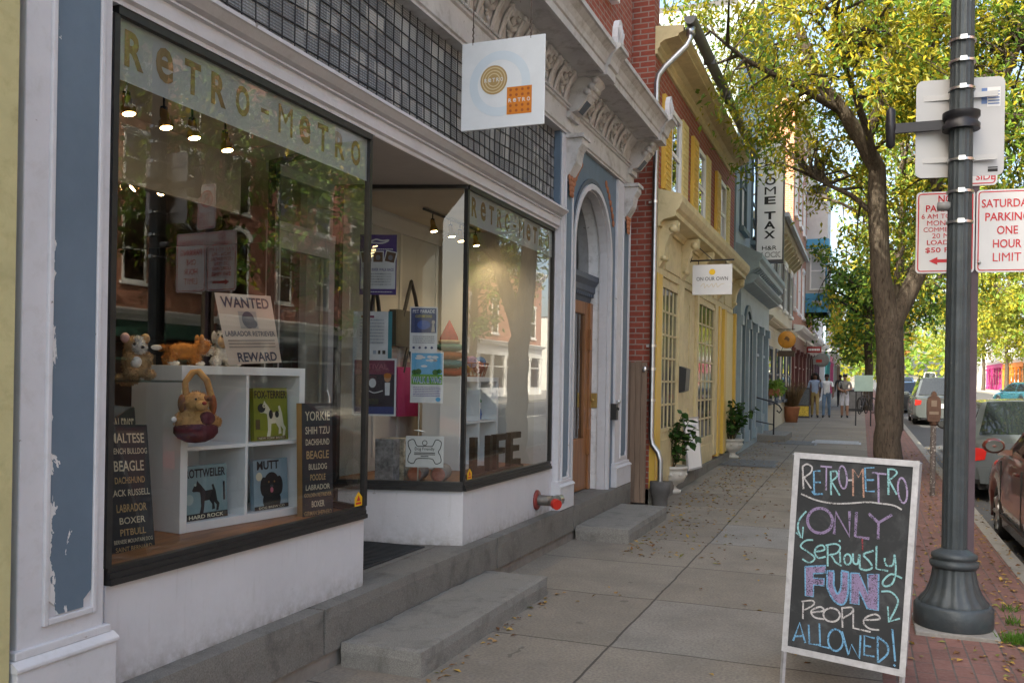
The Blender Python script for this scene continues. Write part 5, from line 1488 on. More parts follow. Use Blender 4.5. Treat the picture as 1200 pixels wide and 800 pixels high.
# distant furniture
flp = thing('lamp_post', 'slim dark lamp post on a grey plinth far down the opposite pavement', 'lamp post', (12.4,78,gz(78)))
z0 = gz(78)
MB().tube([(12.4,78,z0),(12.4,78,z0+4.6)],[.10,.07],10).lathe([(.02,4.6),(.22,4.7),(.26,5.0),(.12,5.35),(.02,5.5)],(12.4,78,z0),14).build('post', IRON, flp)
MB().lathe([(.40,0),(.38,.35),(.28,.9),(.12,1.0)],(12.4,78,z0),14).build('plinth', CURBM, flp)
ps = thing('notice_board', 'pale green notice panel on two posts beside the bicycles', 'notice board', (.05,32,gz(32)))
MB().box(-.24,.34,31.98,32.02,gz(32)+1.15,gz(32)+1.68).build('panel', M('pale_green_panel', (.42,.58,.55), .5, .05), ps)
MB().box(-.2,-.16,32.021,32.06,gz(32)-.1,gz(32)+1.6).box(.26,.30,32.021,32.06,gz(32)-.1,gz(32)+1.6).build('post', BLACKM, ps)
def bike(label, x, y, rz):
    t = thing('bicycle', label, 'bicycle', (x,y,gz(y)), 'bicycles at the rack', rz)
    for yy in (-.52,.52):
        w = MB(); n = 24
        w.tube([(0,yy+.33*cos(2*pi*k/n),.34+.33*sin(2*pi*k/n)) for k in range(n+1)],.02,6,cap=False)
        for k in range(8): w.tube([(0,yy,.34),(0,yy+.32*cos(pi*k/4),.34+.32*sin(pi*k/4))],.004,4)
        w.build('wheel', TYRE, t, local=True)
    MB().tube([(0,-.52,.34),(0,-.08,.32),(0,.42,.82),(0,-.16,.80),(0,-.08,.32)],.018,6).tube([(0,-.52,.34),(0,-.16,.80),(0,-.18,.95)],.014,6).tube([(0,.52,.34),(0,.40,.98)],.016,6).build('frame', M('bike_paint', (.06,.06,.07), .4, .1), t, local=True)
    MB().ell((0,-.2,.97),(.06,.13,.035),None,8).build('saddle', BLACK, t, local=True)
    MB().tube([(-.28,.34,1.0),(-.1,.42,1.0),(.1,.42,1.0),(.28,.34,1.0)],.014,6).build('handlebar', STEEL, t, local=True)
bike('dark bicycle leaning at the rack beside the second street tree', .2, 43.2, .5)
bike('dark bicycle in front of the rack, its wheel towards the pavement', .05, 41.6, -.25)
def aboard(name, label, x, y, w, h, rz, m1, detail):
    t = thing(name, label, 'pavement sign', (x,y,gz(y)), None, rz)
    a = .16
    for sg in (-1,1):
        M4 = Matrix.Translation((0,sg*.20,0)) @ Matrix.Rotation(sg*a,4,'X')
        b = MB().mbox(M4 @ Matrix.Translation((0,0,h/2)), w, .025, h)
        b.build('panel', BLACKM, t, local=True)
        f = MB()
        for k, (z0, z1, mi) in enumerate(detail):
            f.mbox(M4 @ Matrix.Translation((0,sg*-.0135 if sg>0 else -.0135,h*(z0+z1)/2)), w*.86, .004, h*(z1-z0), mi)
        if sg < 0: f.build('face', m1, t, local=True)
    return t
aboard('pavement_sign','black framed pavement sign with chalked top and yellow poster, on the pavement before the walkers',-2.15,36.6,.55,1.18,.05,[M('chalk_grey', (.10,.11,.12), .8, .4, 30), M('yellow_poster', (.6,.42,.05), .6, .5, 20)],[(.42,.95,0),(.06,.38,1)])
aboard('pavement_sign','plain grey pavement sign standing near the bicycles',-.35,44.5,.7,1.0,.1,[M('slate_board', (.14,.14,.14), .8, .2)],[(.12,.9,0)])

# ================================================================== hanging signs
hs = thing('hanging_sign', 'square white hanging sign with a gold disc and an orange square over the shop front', 'shop sign', (-2.28,5.6,3.89))
sx0, sx1, sy, sz0, sz1 = -2.585, -1.982, 5.6, 3.290, 3.886
MB().box(sx0,sx1,sy-.006,sy+.006,sz0,sz1).build('board', M('weathered_sign_white', (.72,.75,.77), .45, .05, 2, dirt=((.5,.52,.52), .25, 3)), hs, bevel=.004)
hg = MB()
for x in (-2.505,-2.085):
    hg.tube([(x,sy,3.868),(x,sy,3.91)],.007,8)
    for k in range(5): hg.tube([(x+.004*(-1)**k,sy,3.91+.02*k),(x,sy,3.93+.02*k)],.005,6)
    hg.tube([(x,sy,4.0),(x,sy,4.66)],.0035,6)
hg.build('hanger', M('rusty_hanger', (.10,.075,.06), .6, .3, metal=.4), hs)
hb = MB().tube([(-2.75,sy,4.68),(-1.95,sy,4.68)],.016,10).tube([(-2.72,sy,4.66),(-2.60,sy,4.45),(-2.70,sy,4.32)],.010,8)
hb.build('bracket', BLACKM, hs)
fm = frame((-2.2835,sy-.0065,3.588),(1,0,0),(0,0,1))
GOLDI = M('gold_ink', (.40,.27,.11), .5, .05); GOLDL = M('pale_gold_ink', (.62,.50,.30), .5, .05); ORI = M('orange_ink', (.62,.20,.02), .5, .05); RBR = M('rust_ink', (.36,.09,.02), .5, .05); PBL = M('faint_blue_ink', (.62,.70,.76), .5, .03)
tx = TX()
for k in range(40):
    a, c = 2*pi*k/40, 2*pi*(k+1)/40
    tx.poly(fm,[(-.02+.22*cos(a),-.0+.22*sin(a)),(-.02+.22*cos(c),.22*sin(c)),(-.02+.16*cos(c),.16*sin(c)),(-.02+.16*cos(a),.16*sin(a))],4,.0008)
tx.disc(fm,-.062,.028,.098,.098,0,.0012)
for r_ in (.086,.066,.046):
    for k in range(40):
        a, c = 2*pi*k/40, 2*pi*(k+1)/40
        tx.poly(fm,[(-.062+r_*cos(a),.028+r_*sin(a)),(-.062+r_*cos(c),.028+r_*sin(c)),(-.062+(r_-.007)*cos(c),.028+(r_-.007)*sin(c)),(-.062+(r_-.007)*cos(a),.028+(r_-.007)*sin(a))],1,.0016)
tx.rect(fm,.035,.213,-.215,-.032,2,.0014)
for i in range(4):
    for j in range(5):
        if j == 2: continue
        tx.disc(fm,.062+.042*i,-.192+.035*j,.010,.010,3,.0018,10)
for i, ch in enumerate('ReTRO'):
    tx.put(ch,fm,-.062-.058+.029*i,.028,.026,5,'CENTER',.02,1,.020,.0022)
    tx.put(ch,fm,.124-.066+.033*i,-.122,.026,5,'CENTER',.02,1,.022,.0022)
tx.build('artwork', [GOLDI,GOLDL,ORI,RBR,PBL,SIGNW], hs)
# on our own
os_ = thing('hanging_sign', 'white hanging sign with a yellow sun spot above the words on our own', 'shop sign', (-2.1,13.5,3.37))
MB().box(-2.385,-1.806,13.49,13.51,2.91,3.355).build('board', SIGNW, os_)
fm = frame((-2.0955,13.489,3.13),(1,0,0),(0,0,1))
tx = TX(); tx.disc(fm,.0,.115,.045,.045,1); tx.put('ON OUR OWN',fm,0,.015,.055,0,'CENTER',.0,1,.46)
tx.stroke(fm,smooth([(-.17,-.10),(-.12,-.05),(-.11,-.12),(-.07,-.07),(-.05,-.11),(0,-.06),(.02,-.11),(.06,-.05),(.08,-.11),(.13,-.07),(.18,-.06)]),.006,2)
tx.build('lettering', [INK, M('sun_yellow', (.8,.5,.02), .5, .05), M('faint_gold', (.55,.45,.25), .5, .1)], os_)
MB().tube([(-2.52,13.5,3.42),(-1.78,13.5,3.42)],.012,8).tube([(-2.5,13.5,3.75),(-2.5,13.5,3.42),(-2.42,13.5,3.40),(-2.40,13.5,3.48),(-2.45,13.5,3.5)],.010,8).tube([(-2.3,13.5,3.36),(-2.3,13.5,3.42)],.006,6).tube([(-1.9,13.5,3.36),(-1.9,13.5,3.42)],.006,6).tube([(-2.45,13.5,3.75),(-2.1,13.5,3.43)],.007,6).build('bracket', BLACKM, os_)
# income tax
it = thing('projecting_sign', 'tall white projecting sign with black vertical lettering for income tax', 'shop sign', (-2.1,22.2,4.55))
MB().box(-2.40,-1.81,22.12,22.28,4.55,7.35).build('light_box', SIGNW, it)
MB().box(-2.43,-1.78,22.10,22.30,4.48,4.549).box(-2.43,-1.78,22.10,22.30,7.351,7.42).box(-2.43,-2.401,22.1,22.3,4.549,7.351).box(-1.809,-1.78,22.1,22.3,4.549,7.351).build('frame', M('dark_frame', (.05,.05,.055), .5, .1), it)
MB().box(-2.55,-2.43,22.17,22.23,6.8,6.9).box(-2.55,-2.43,22.17,22.23,5.0,5.1).build('bracket', BLACKM, it)
fm = frame((-2.105,22.118,0),(1,0,0),(0,0,1))
tx = TX()
z = 7.10
for ch in 'INCOME TAX':
    if ch == ' ': z -= .13; continue
    tx.put(ch,fm,0,z,.185,0,'CENTER',.03 if ch != 'M' else 0,1,.26 if ch != 'I' else .07); z -= .228
tx.put('H&R',fm,0,4.83,.10,0,'CENTER',.01,1,.34); tx.put('BLOCK',fm,0,4.67,.13,0,'CENTER',.035,1,.53); tx.put('BLOCK',fm,0,4.67,.105,1,'CENTER',-.006,1,.50,.004)
tx.build('lettering', [INK, SIGNW], it)
# round orange sign and two more down the row
ro = thing('hanging_sign', 'round orange hanging sign with a small dark plaque under it', 'shop sign', (-2.15,29.0,3.05))
MB().lathe([(0,-.02),(.25,-.02),(.27,0),(.25,.02),(0,.02)],(-2.19,29.0,2.98),28,axis='y').build('disc', M('orange_sign_paint', (.55,.24,.03), .5, .15, 8), ro)
MB().prism([(-2.28,2.98),(-2.22,3.08),(-2.16,3.07),(-2.10,3.0),(-2.14,2.92),(-2.20,2.97)],'y',28.97,28.979).build('emblem', M('brown_ink', (.16,.08,.03), .6, .1), ro)
MB().box(-2.44,-1.95,28.985,29.015,2.46,2.64).build('plaque', M('dark_brown_board', (.06,.04,.025), .6, .2), ro)
MB().tube([(-2.5,29,3.3),(-1.95,29,3.3)],.012,6).tube([(-2.19,29,3.25),(-2.19,29,3.3)],.01,6).tube([(-2.35,29,2.64),(-2.3,29,2.75)],.008,6).tube([(-2.03,29,2.64),(-2.08,29,2.75)],.008,6).build('bracket', BLACKM, ro)
rs = thing('hanging_sign', 'small dark red oblong hanging sign beyond the round orange one', 'shop sign', (-2.0,42.1,3.15))
MB().box(-2.32,-1.70,42.08,42.12,3.02,3.30).build('board', M('dark_red_sign', (.25,.02,.02), .5, .1), rs)
tx = TX(); fm = frame((-2.01,42.079,3.16),(1,0,0),(0,0,1))
for k in range(7): tx.rect(fm,-.24+.07*k,-.19+.07*k,-.05,.05,0)
tx.build('lettering', [SIGNW], rs); MB().tube([(-2.55,42.1,3.34),(-1.7,42.1,3.34)],.015,6).build('bracket', BLACKM, rs)
gs = thing('hanging_sign', 'grey oval hanging sign with a red middle beyond the dark red one', 'shop sign', (-1.85,46.5,2.8))
MB().lathe([(0,-.02),(.33,-.02),(.35,0),(.33,.02),(0,.02)],(-1.86,46.5,2.82),24,axis='y').box(-2.26,-1.75,46.47,46.53,2.60,2.95).build('board', M('grey_sign', (.30,.30,.30), .5, .1), gs)
MB().box(-2.12,-1.85,46.455,46.469,2.70,2.84).build('lettering', RED, gs); MB().tube([(-2.55,46.5,3.2),(-1.6,46.5,3.2)],.015,6).build('bracket', BLACKM, gs)

# ================================================================== steps and small street things
st1 = rough_block(MB(),-2.672,-2.164,4.30,6.39,-.02,.139,.05,.003,.016).build('granite_step', GRANITE2)
tag(st1, 'long grey granite step before the shop entry, nearest the camera', 'step', 'granite steps')
st2 = rough_block(MB(),-2.672,-2.11,8.67,10.52,-.02,.150,.05,.003,.016).build('granite_step', GRANITE2)
tag(st2, 'grey granite step before the arched side door', 'step', 'granite steps')
mt = MB()
mt.box(-3.66,-3.0,4.95,5.98,.3495,.358)
for k in range(24): mt.box(-3.64,-3.02,4.97+.042*k,4.99+.042*k,.358,.363)
tag(mt.build('door_mat', M('rubber_mat', (.03,.033,.035), .8, .2)), 'black ribbed rubber mat in the shop entry', 'door mat')
fd = thing('hose_connection', 'red fire hose connection with brass nozzles low on the white bulkhead', 'fire fitting', (-2.777,7.80,.5))
MB().lathe([(0,0),(.092,0),(.092,.012),(.085,.02),(.06,.024),(0,.026)],(-2.777,7.80,.5),24,axis='x').build('wall_plate', M('red_enamel', (.20,.035,.03), .4, .2), fd)
GM = M('tarnished_metal', (.22,.21,.19), .45, .2, 20, metal=.7)
MB().tube([(-2.755,7.80,.5),(-2.62,7.80,.5)],.048,14).tube([(-2.64,7.80,.5),(-2.575,7.74,.485)],.042,12).tube([(-2.64,7.80,.5),(-2.60,7.90,.5)],.042,12).build('body', GM, fd)
MB().tube([(-2.578,7.745,.486),(-2.545,7.715,.478)],.047,14).build('cap', RED, fd)
MB().tube([(-2.602,7.895,.5),(-2.585,7.94,.5)],.046,14).tube([(-2.585,7.94,.5),(-2.58,7.955,.5)],.03,10).build('nozzle', STEEL, fd)
for i, (x0,x1,y0,y1,lb) in enumerate(((-2.45,-1.45,16.9,18.6,'steel cellar grating in the pavement before the planters'),(-1.15,.0,23.4,24.6,'pale steel hatch in the pavement toward the street tree'),(-2.0,-1.0,22.6,24.0,'dark cellar grating in the pavement by the blue shop step'))):
    g = MB().box(x0,x1,y0,y1,gz(y1)-.01,gz(y0)+.010)
    n = int((y1-y0)/.06)
    for k in range(n): g.box(x0+.05,x1-.05,y0+.05+k*.06,y0+.08+k*.06,gz(y0)+.010,gz(y0)+.018)
    tag(g.build('pavement_grating', M('grating_steel', (.17,.18,.19) if i != 1 else (.40,.42,.45), .5, .2, 20, metal=.5)), lb, 'grating')
hr = thing('handrail', 'black iron handrail with curled end at the blue shop step', 'handrail', (-2.1,23.6,gz(23.6)))
z0 = gz(23.6)
MB().tube([(-2.05,23.4,z0-.05),(-2.05,23.4,z0+.95)],.02,8).tube([(-2.5,23.4,z0+1.1),(-2.05,23.4,z0+.98),(-1.92,23.4,z0+.9),(-1.86,23.4,z0+.8),(-1.92,23.4,z0+.72),(-1.98,23.4,z0+.78)],.018,8).tube([(-2.5,23.4,z0+.5),(-2.05,23.4,z0+.42)],.014,8).build('rail', BLACKM, hr)
ss = MB().box(-2.5,-1.75,23.2,25.4,z0-.05,z0+.17).build('stone_step', GRANITE2, bevel=.015)
tag(ss, 'pale stone step at the blue shop door with leaves around it', 'step')
wbz = thing('whiteboard', 'small whiteboard with faint blue writing leaning in the cream shop doorway', 'whiteboard', (-2.42,13.9,.2))
fm = frame((-2.40,13.50,.30),(.12,.99,0),(-.10,0,.99)) @ Matrix.Scale(.82,4)
MB().mbox(fm @ Matrix.Translation((.42,.46,-.012)), .84,.92,.02).build('board', CLEANW, wbz)
MB().mbox(fm @ Matrix.Translation((.42,.93,-.01)), .88,.03,.03).mbox(fm @ Matrix.Translation((.42,-.01,-.01)), .88,.03,.03).mbox(fm @ Matrix.Translation((-.01,.46,-.01)), .03,.97,.03).mbox(fm @ Matrix.Translation((.85,.46,-.01)), .03,.97,.03).build('frame', ALU, wbz)
tx = TX()
for i, yy in enumerate((.78,.62,.47)):
    pts = [(.10+.018*k, yy+.03*sin(k*1.9+i)*(1 if k % 7 else .2)) for k in range(34-6*i)]
    tx.stroke(fm, smooth(pts,2), .010, 0)
tx.build('writing', [M('blue_marker', (.30,.34,.55), .6, .1)], wbz)
# urn planters
URN = M('cast_stone_white', (.52,.50,.45), .7, .1, 8, .3, 30, dirt=((.3,.28,.23), .4, 6))
SOIL = M('soil', (.05,.035,.025), .95, .3)
PL = [leaf_mat('dark_plant_leaf', (.035,.085,.02), .3, .3), leaf_mat('bright_plant_leaf', (.08,.16,.035), .3, .35)]
STEM = M('plant_stem', (.07,.06,.03), .8, .2)
def urn(label, plabel, x, y, h, seed, spread, ns):
    z0 = gz(y)
    t = thing('urn_planter', label, 'planter', (x,y,z0), 'stone urns by the cream shop front')
    MB().lathe([(.0,0),(.155,0),(.155,.04),(.10,.06),(.085,.09),(.11,.12),(.185,.16),(.222,.23),(.230,.30),(.222,.335),(.25,.35),(.25,.378),(.22,.385),(.175,.35),(.0,.33)],(x,y,z0),32).build('urn', URN, t)
    MB().lathe([(0,.341),(.172,.352),(.172,.355),(0,.36)],(x,y,z0),16).build('soil', SOIL, t)
    sw = MB()
    for k in range(9):
        a = 2*pi*k/9; sw.ell((x+.225*cos(a),y+.225*sin(a),z0+.27),(.02,.035,.03),Euler((0,0,a)),8)
    sw.build('relief_ornament', URN, t)
    p = thing('potted_plant', plabel, 'plant', (x,y,z0+.35), 'plants in the stone urns')
    rng = random.Random(seed); sm_ = MB(); lf = MB()
    for k in range(ns):
        a = 2*pi*k/ns+rng.random(); r = spread*rng.uniform(.3,1); hh = h*rng.uniform(.6,1)
        pts = [Vector((x+.05*cos(a),y+.05*sin(a),z0+.35)),Vector((x+r*.5*cos(a),y+r*.5*sin(a),z0+.35+hh*.6)),Vector((x+r*cos(a),y+r*sin(a),z0+.35+hh))]
        sm_.tube(pts,[.009,.007,.004],5)
        for j in range(20):
            u = rng.uniform(.2,1.0)
            q = pts[0].lerp(pts[1],u*2) if u < .5 else pts[1].lerp(pts[2],u*2-1)
            d = rvec(rng); d.z = d.z*.5-.15; d.normalize(); n = (rvec(rng)*.6+Vector((0,0,1))).normalized()
            side = d.cross(n).normalized(); nn = side.cross(d); L = rng.uniform(.08,.16); o = len(lf.v)
            W = L*.36
            for (dl, ds, dn) in ((0,0,0),(.25,.9,.1),(.55,1,.1),(1,0,-.15),(.55,-1,.1),(.25,-.9,.1)):
                lf.v.append(tuple(q+d*L*dl+side*W*ds+nn*W*dn))
            lf.f.append((o,o+1,o+2,o+3)); lf.f.append((o,o+3,o+4,o+5)); mi = rng.choice([0,0,1]); lf.m += [mi,mi]; lf.sm += [False,False]
    sm_.build('stem', STEM, p); lf.build('foliage', PL, p)
urn('white stone urn nearest the downspout, holding a leafy green plant','broad leaved green plant in the urn nearest the downspout',-2.53,12.78,.80,3,.50,15)
urn('white stone urn farther on, before the yellow posts','bushy green plant in the farther urn before the yellow posts',-2.45,18.55,.85,4,.60,18)
pb = thing('plant_pot', 'terracotta pot with tall dry grass by the cream building', 'planter', (-2.3,33.0,gz(33)))
MB().lathe([(0,0),(.2,0),(.28,.5),(.3,.55),(.26,.55),(0,.5)],(-2.3,33,gz(33)),16).build('pot', TERRA, pb)
db = MB(); rng = random.Random(2)
for k in range(260):
    a = rng.random()*6.28; r = rng.random()*.2; p0 = Vector((-2.3+r*cos(a),33+r*sin(a),gz(33)+.5)); d = Vector((cos(a)*.35,sin(a)*.35,1)).normalized()
    leaf_quad(db.v, db.f, p0, d, rvec(rng), rng.uniform(.5,1.1), .04); db.m.append(0); db.sm.append(False)
db.build('grass', leaf_mat('dry_grass', (.22,.15,.08)), pb)
wbx = thing('window_box', 'window box of trailing greenery on the cream building wall', 'planter', (-2.4,28,1.2))
MB().box(-2.50,-2.2,26.6,27.9,1.05+gz(28),1.25+gz(28)).build('box', TERRA, wbx)
db = MB()
for k in range(320):
    p0 = Vector((rng.uniform(-2.5,-2.15),rng.uniform(26.5,28.0),1.25+gz(28)+rng.uniform(-.15,.2)))
    leaf_quad(db.v, db.f, p0, rvec(rng), rvec(rng), rng.uniform(.1,.2), .06); db.m.append(0); db.sm.append(False)
db.build('foliage', L_GRN, wbx)
# fallen leaves: nobody could count them
fl = MB(); rng = random.Random(17)
def leaf_at(x, y, z):
    d = Vector((rng.uniform(-1,1),rng.uniform(-1,1),rng.uniform(-.05,.25))).normalized(); n = Vector((rng.uniform(-.3,.3),rng.uniform(-.3,.3),1)).normalized()
    L = rng.uniform(.025,.065)
    leaf_quad(fl.v, fl.f, Vector((x,y,z+.006)), d, n, L, L*rng.uniform(.4,.6)); fl.m.append(rng.choice([0,0,1,1,2,2,2,3])); fl.sm.append(False)
for k in range(800): y = rng.uniform(3.5,22); leaf_at(rng.uniform(.75,1.38), y, gz(y)+.008)
for k in range(560):
    y = 8+10*rng.random(); leaf_at(-2.1+abs(rng.gauss(0,.7)), y, gz(y))
for k in range(520):
    y = rng.uniform(10.5,26); leaf_at(max(-2.5,-2.3+abs(rng.gauss(0,.35))), y, gz(y))
for k in range(230): y = rng.uniform(3.2,30); leaf_at(rng.uniform(-2.1,1.2), y, gz(y))
for k in range(500): y = rng.uniform(5.5,13.5); leaf_at(rng.uniform(.2,1.2), y, gz(y)+.004)
for k in range(500): y = rng.uniform(4,26); leaf_at(1.40+abs(rng.gauss(0,.22)), y, gz(y)-.13)
for k in range(40): leaf_at(-2.13+abs(rng.gauss(0,.04)), rng.uniform(4.3,6.5), 0)
for k in range(70): leaf_at(-2.05+abs(rng.gauss(0,.10)), rng.uniform(8.2,11.2), 0)
for k in range(150): leaf_at(rng.gauss(-2.1,.25), rng.uniform(22.6,26), gz(24)+.01)
tag(fl.build('fallen_leaves', [leaf_mat('dry_leaf_tan', (.32,.20,.09), .25, .1), leaf_mat('dry_leaf_brown', (.17,.085,.04), .25, .1), leaf_mat('dry_leaf_gold', (.42,.27,.07), .25, .1), leaf_mat('dry_leaf_green', (.2,.2,.06), .25, .1)]), 'dry tan and yellow leaves scattered over the pavement and kerb', 'leaves', kind='stuff')
gt_ = MB(); rng = random.Random(8)
for (cx, cy, n, r) in ((.93,6.42,240,.09),(1.0,7.3,40,.06),(.98,6.9,40,.05),(1.12,6.0,50,.07)):
    for k in range(n):
        a = rng.random()*6.28; q = r*math.sqrt(rng.random()); d = Vector((rng.uniform(-.8,.8),rng.uniform(-.8,.8),1)).normalized()
        leaf_quad(gt_.v, gt_.f, Vector((cx+q*cos(a),cy+q*sin(a),.0)), d, rvec(rng), rng.uniform(.03,.09), .008); gt_.m.append(0); gt_.sm.append(False)
tag(gt_.build('grass_tufts', leaf_mat('grass_blade', (.10,.22,.03))), 'green grass tufts growing between the bricks beside the lamp post', 'grass', kind='stuff')
# ================================================================== chalk board on the pavement
ab = thing('chalkboard_sign', 'chalked pavement board in a silver frame, hand lettered in pastel chalk', 'pavement sign', (-.06,5.0,0))
bTL, bTR, bBL, bBR = Vector((-.341,5.18,1.227)), Vector((.286,5.12,1.213)), Vector((-.375,4.96,.192)), Vector((.223,4.90,.150))
def bq(u, v): return bBL*(1-u)*(1-v)+bBR*u*(1-v)+bTL*(1-u)*v+bTR*u*v
bn_ = (bBR-bBL).cross(bTL-bBL).normalized()
def bar(m, u0, v0, u1, v1, u2, v2, u3, v3, lift, th):
    q = [bq(u0,v0),bq(u1,v1),bq(u2,v2),bq(u3,v3)]
    vs = [p+bn_*(lift-th) for p in q]+[p+bn_*lift for p in q]
    m.add(vs, [(3,2,1,0),(4,5,6,7),(0,1,5,4),(1,2,6,5),(2,3,7,6),(3,0,4,7)])
fu, fv = .048, .030
CHALKB = M('chalkboard_black', (.022,.024,.026), .7, .25, 5, .05, 60, dirt=((.085,.088,.092), .75, 5))
m = MB(); bar(m, fu*.6,fv*.6, 1-fu*.6,fv*.6, 1-fu*.6,1-fv*.6, fu*.6,1-fv*.6, .0, .012); m.build('chalkboard', CHALKB, ab)
m = MB()
bar(m, 0,0, 1,0, 1-fu,fv, fu,fv, .006,.02); bar(m, 0,1, fu,1-fv, 1-fu,1-fv, 1,1, .006,.02)
bar(m, 0,0, fu,fv, fu,1-fv, 0,1, .006,.02); bar(m, 1,0, 1,1, 1-fu,1-fv, 1-fu,fv, .006,.02)
m.build('frame', ALU, ab)
m = MB()
yd = (bTL-bBL).normalized()
for (p, e) in ((bBL+(bBR-bBL)*.022, bBL.z),(bBL+(bBR-bBL)*.978, bBR.z)):
    k = e/yd.z; a = p-yd*k
    m.tube([a,p],.013,4,smooth=False)
m.build('leg', ALU, ab)
m = MB()
for (t_, sx) in ((bTL,-.37),(bTR,.25)):
    m.tube([t_+Vector((0,.02,-.01)), Vector((sx,5.62,0))],.013,4,smooth=False)
m.tube([Vector((-.36,5.585,.12)),Vector((.245,5.585,.12))],.012,4,smooth=False)
m.build('rear_leg', ALU, ab)
m = MB().add([bTL+Vector((.03,.035,-.05)),bTR+Vector((-.03,.035,-.05)),Vector((.225,5.57,.16)),Vector((-.345,5.57,.16))],[(0,1,2,3)]); m.build('rear_panel', CHALKB, ab)
CH = [chalk_mat('chalk_white',(.52,.50,.50)),chalk_mat('chalk_blue',(.16,.36,.56)),chalk_mat('chalk_cyan',(.28,.54,.56)),chalk_mat('chalk_purple',(.26,.20,.33)),chalk_mat('chalk_orange',(.46,.27,.20)),chalk_mat('chalk_red',(.26,.05,.06)),chalk_mat('chalk_lilac',(.36,.29,.45))]
qi = [(148,90),(925,150),(45,1366),(860,1481)]
def uv(x, y):
    """traced lettering coordinates -> board coordinates (inverse bilinear by iteration)"""
    u, v = .5, .5
    for _ in range(12):
        px = (qi[0][0]*(1-u)+qi[1][0]*u)*(1-v)+(qi[2][0]*(1-u)+qi[3][0]*u)*v
        py = (qi[0][1]*(1-u)+qi[1][1]*u)*(1-v)+(qi[2][1]*(1-u)+qi[3][1]*u)*v
        u += (x-px)/790; v += (y-py)/1300
    return fu+(1-2*fu)*u, 1-fv-(1-2*fv)*v
BW, BH = (bTR-bTL).length, (bTL-bBL).length
class BoardM:
    def __matmul__(s, p): return bq(p.x/BW, p.y/BH)+bn_*p.z
BM = BoardM()
ck = TX()
def cs(mi, w, *lines, curve=False, closed=False):
    for ln in lines:
        q = [(lambda a: (a[0]*BW, a[1]*BH))(uv(*p)) for p in ln]
        if curve: q = smooth(q, 6, closed)
        # chalk is never a clean edge: jitter the width a little
        ck.stroke(BM, q, w*random.uniform(.9,1.1), mi, .0018+random.random()*.0004)
def loop(cx, cy, rx, ry, sk=0):
    return [(cx+rx*cos(a)+sk*sin(a), cy+ry*sin(a)) for a in [2*pi*k/12-.6 for k in range(13)]]
T = .0085
cs(0,T,[(172,305),(168,150)]); cs(0,T,[(165,148),(200,130),(235,152),(225,190),(175,225)],curve=True); cs(0,T,[(175,222),(228,300)])
cs(1,T*1.1,[(250,340),(248,180),(295,178)],[(245,258),(298,258)],[(232,318),(250,340),(312,338)])
cs(6,T,[(295,145),(378,152)],[(338,150),(335,312)])
cs(2,T*1.2,[(370,345),(368,180)]); cs(2,T,[(365,185),(405,180),(412,215),(372,250)],curve=True); cs(2,T,[(372,250),(432,348)])
cs(6,T,loop(453,222,28,78,6),curve=True); cs(0,T,[(490,242),(522,242)])
cs(4,T,[(525,350),(522,165),(560,222),(590,162),(597,360)])
cs(1,T*1.1,[(668,155),(605,157),(612,318),(672,318)],[(610,240),(668,240)])
cs(6,T*1.1,[(652,190),(750,200)],[(695,195),(700,395)])
cs(2,T*1.1,[(765,340),(762,165)]); cs(2,T,[(755,165),(800,168),(818,195),(770,240)],curve=True); cs(2,T,[(768,240),(820,338)])
cs(6,T*1.1,loop(858,310,30,85,8),curve=True)
cs(0,T,[(155,338),(260,380),(380,402),(480,402),(620,392),(700,398),(800,412),(855,440)],curve=True)
P_ = T*1.75
cs(3,P_,loop(290,522,90,85),curve=True); cs(3,P_,[(392,612),(402,460),(500,625),(500,455)],[(548,460),(540,625),(638,638)],[(632,470),(700,530)],[(790,475),(700,530),(698,640)])
cs(2,T,[(192,458),(145,510),(128,570),(150,640)],curve=True); cs(2,T,[(115,605),(160,645),(168,565)])
cs(5,T*.9,[(590,640),(592,720)])
cs(2,T*1.1,[(240,655),(185,660),(148,700),(200,735),(248,770),(240,795),(205,808),(160,785)],[(250,735),(320,720),(310,690),(270,700),(250,740),(280,775),(330,765)],[(330,690),(400,678),(435,700),(410,740),(350,755)],loop(488,780,25,35),[(525,740),(530,800),(560,805),(570,745),(575,840)],[(668,718),(600,745),(640,790),(660,830),(620,848),(575,840)],[(745,765),(755,810),(800,810),(812,740)],[(812,740),(822,850),(800,930),(750,950),(735,920),(790,870),(865,895)],curve=True)
cs(2,T*1.1,[(345,830),(345,690)],[(365,745),(400,800),(445,825)],[(432,730),(436,805)],[(688,685),(688,838),(770,850)],[(425,655),(438,660)])
F_ = [(180,836),(330,826),(330,876),(240,881),(240,911),(320,914),(318,961),(242,956),(240,1036),(182,1031)]
N_ = [(510,871),(570,871),(635,1006),(630,876),(705,871),(705,1111),(630,1101),(570,986),(570,1076),(510,1071)]
for poly in (F_, N_):
    for tri in ([0,1,2,3,9],[3,4,8,9],[4,5,6,7],[3,4,7,8]) if poly is F_ else ([0,1,8,9],[1,2,6,7],[3,4,5,2],[2,5,6]):
        q = [uv(*poly[i]) for i in tri]; ck.poly(BM,[(a*BW,b*BH) for a, b in q],3,.0012)
    cs(1,T,poly+[poly[0]])
uo = smooth([(340,861),(342,930),(345,976),(390,1056),(455,1081),(490,1016),(495,866)],4); ui = smooth([(390,861),(390,920),(390,956),(415,1011),(440,976),(445,920),(445,856)],4)
for i in range(len(uo)-1):
    q = [uv(*uo[i]),uv(*uo[i+1]),uv(*ui[i+1]),uv(*ui[i])]; ck.poly(BM,[(a*BW,b*BH) for a, b in q],3,.0012)
cs(1,T,uo+[tuple(p) for p in reversed(ui)]+[uo[0]])
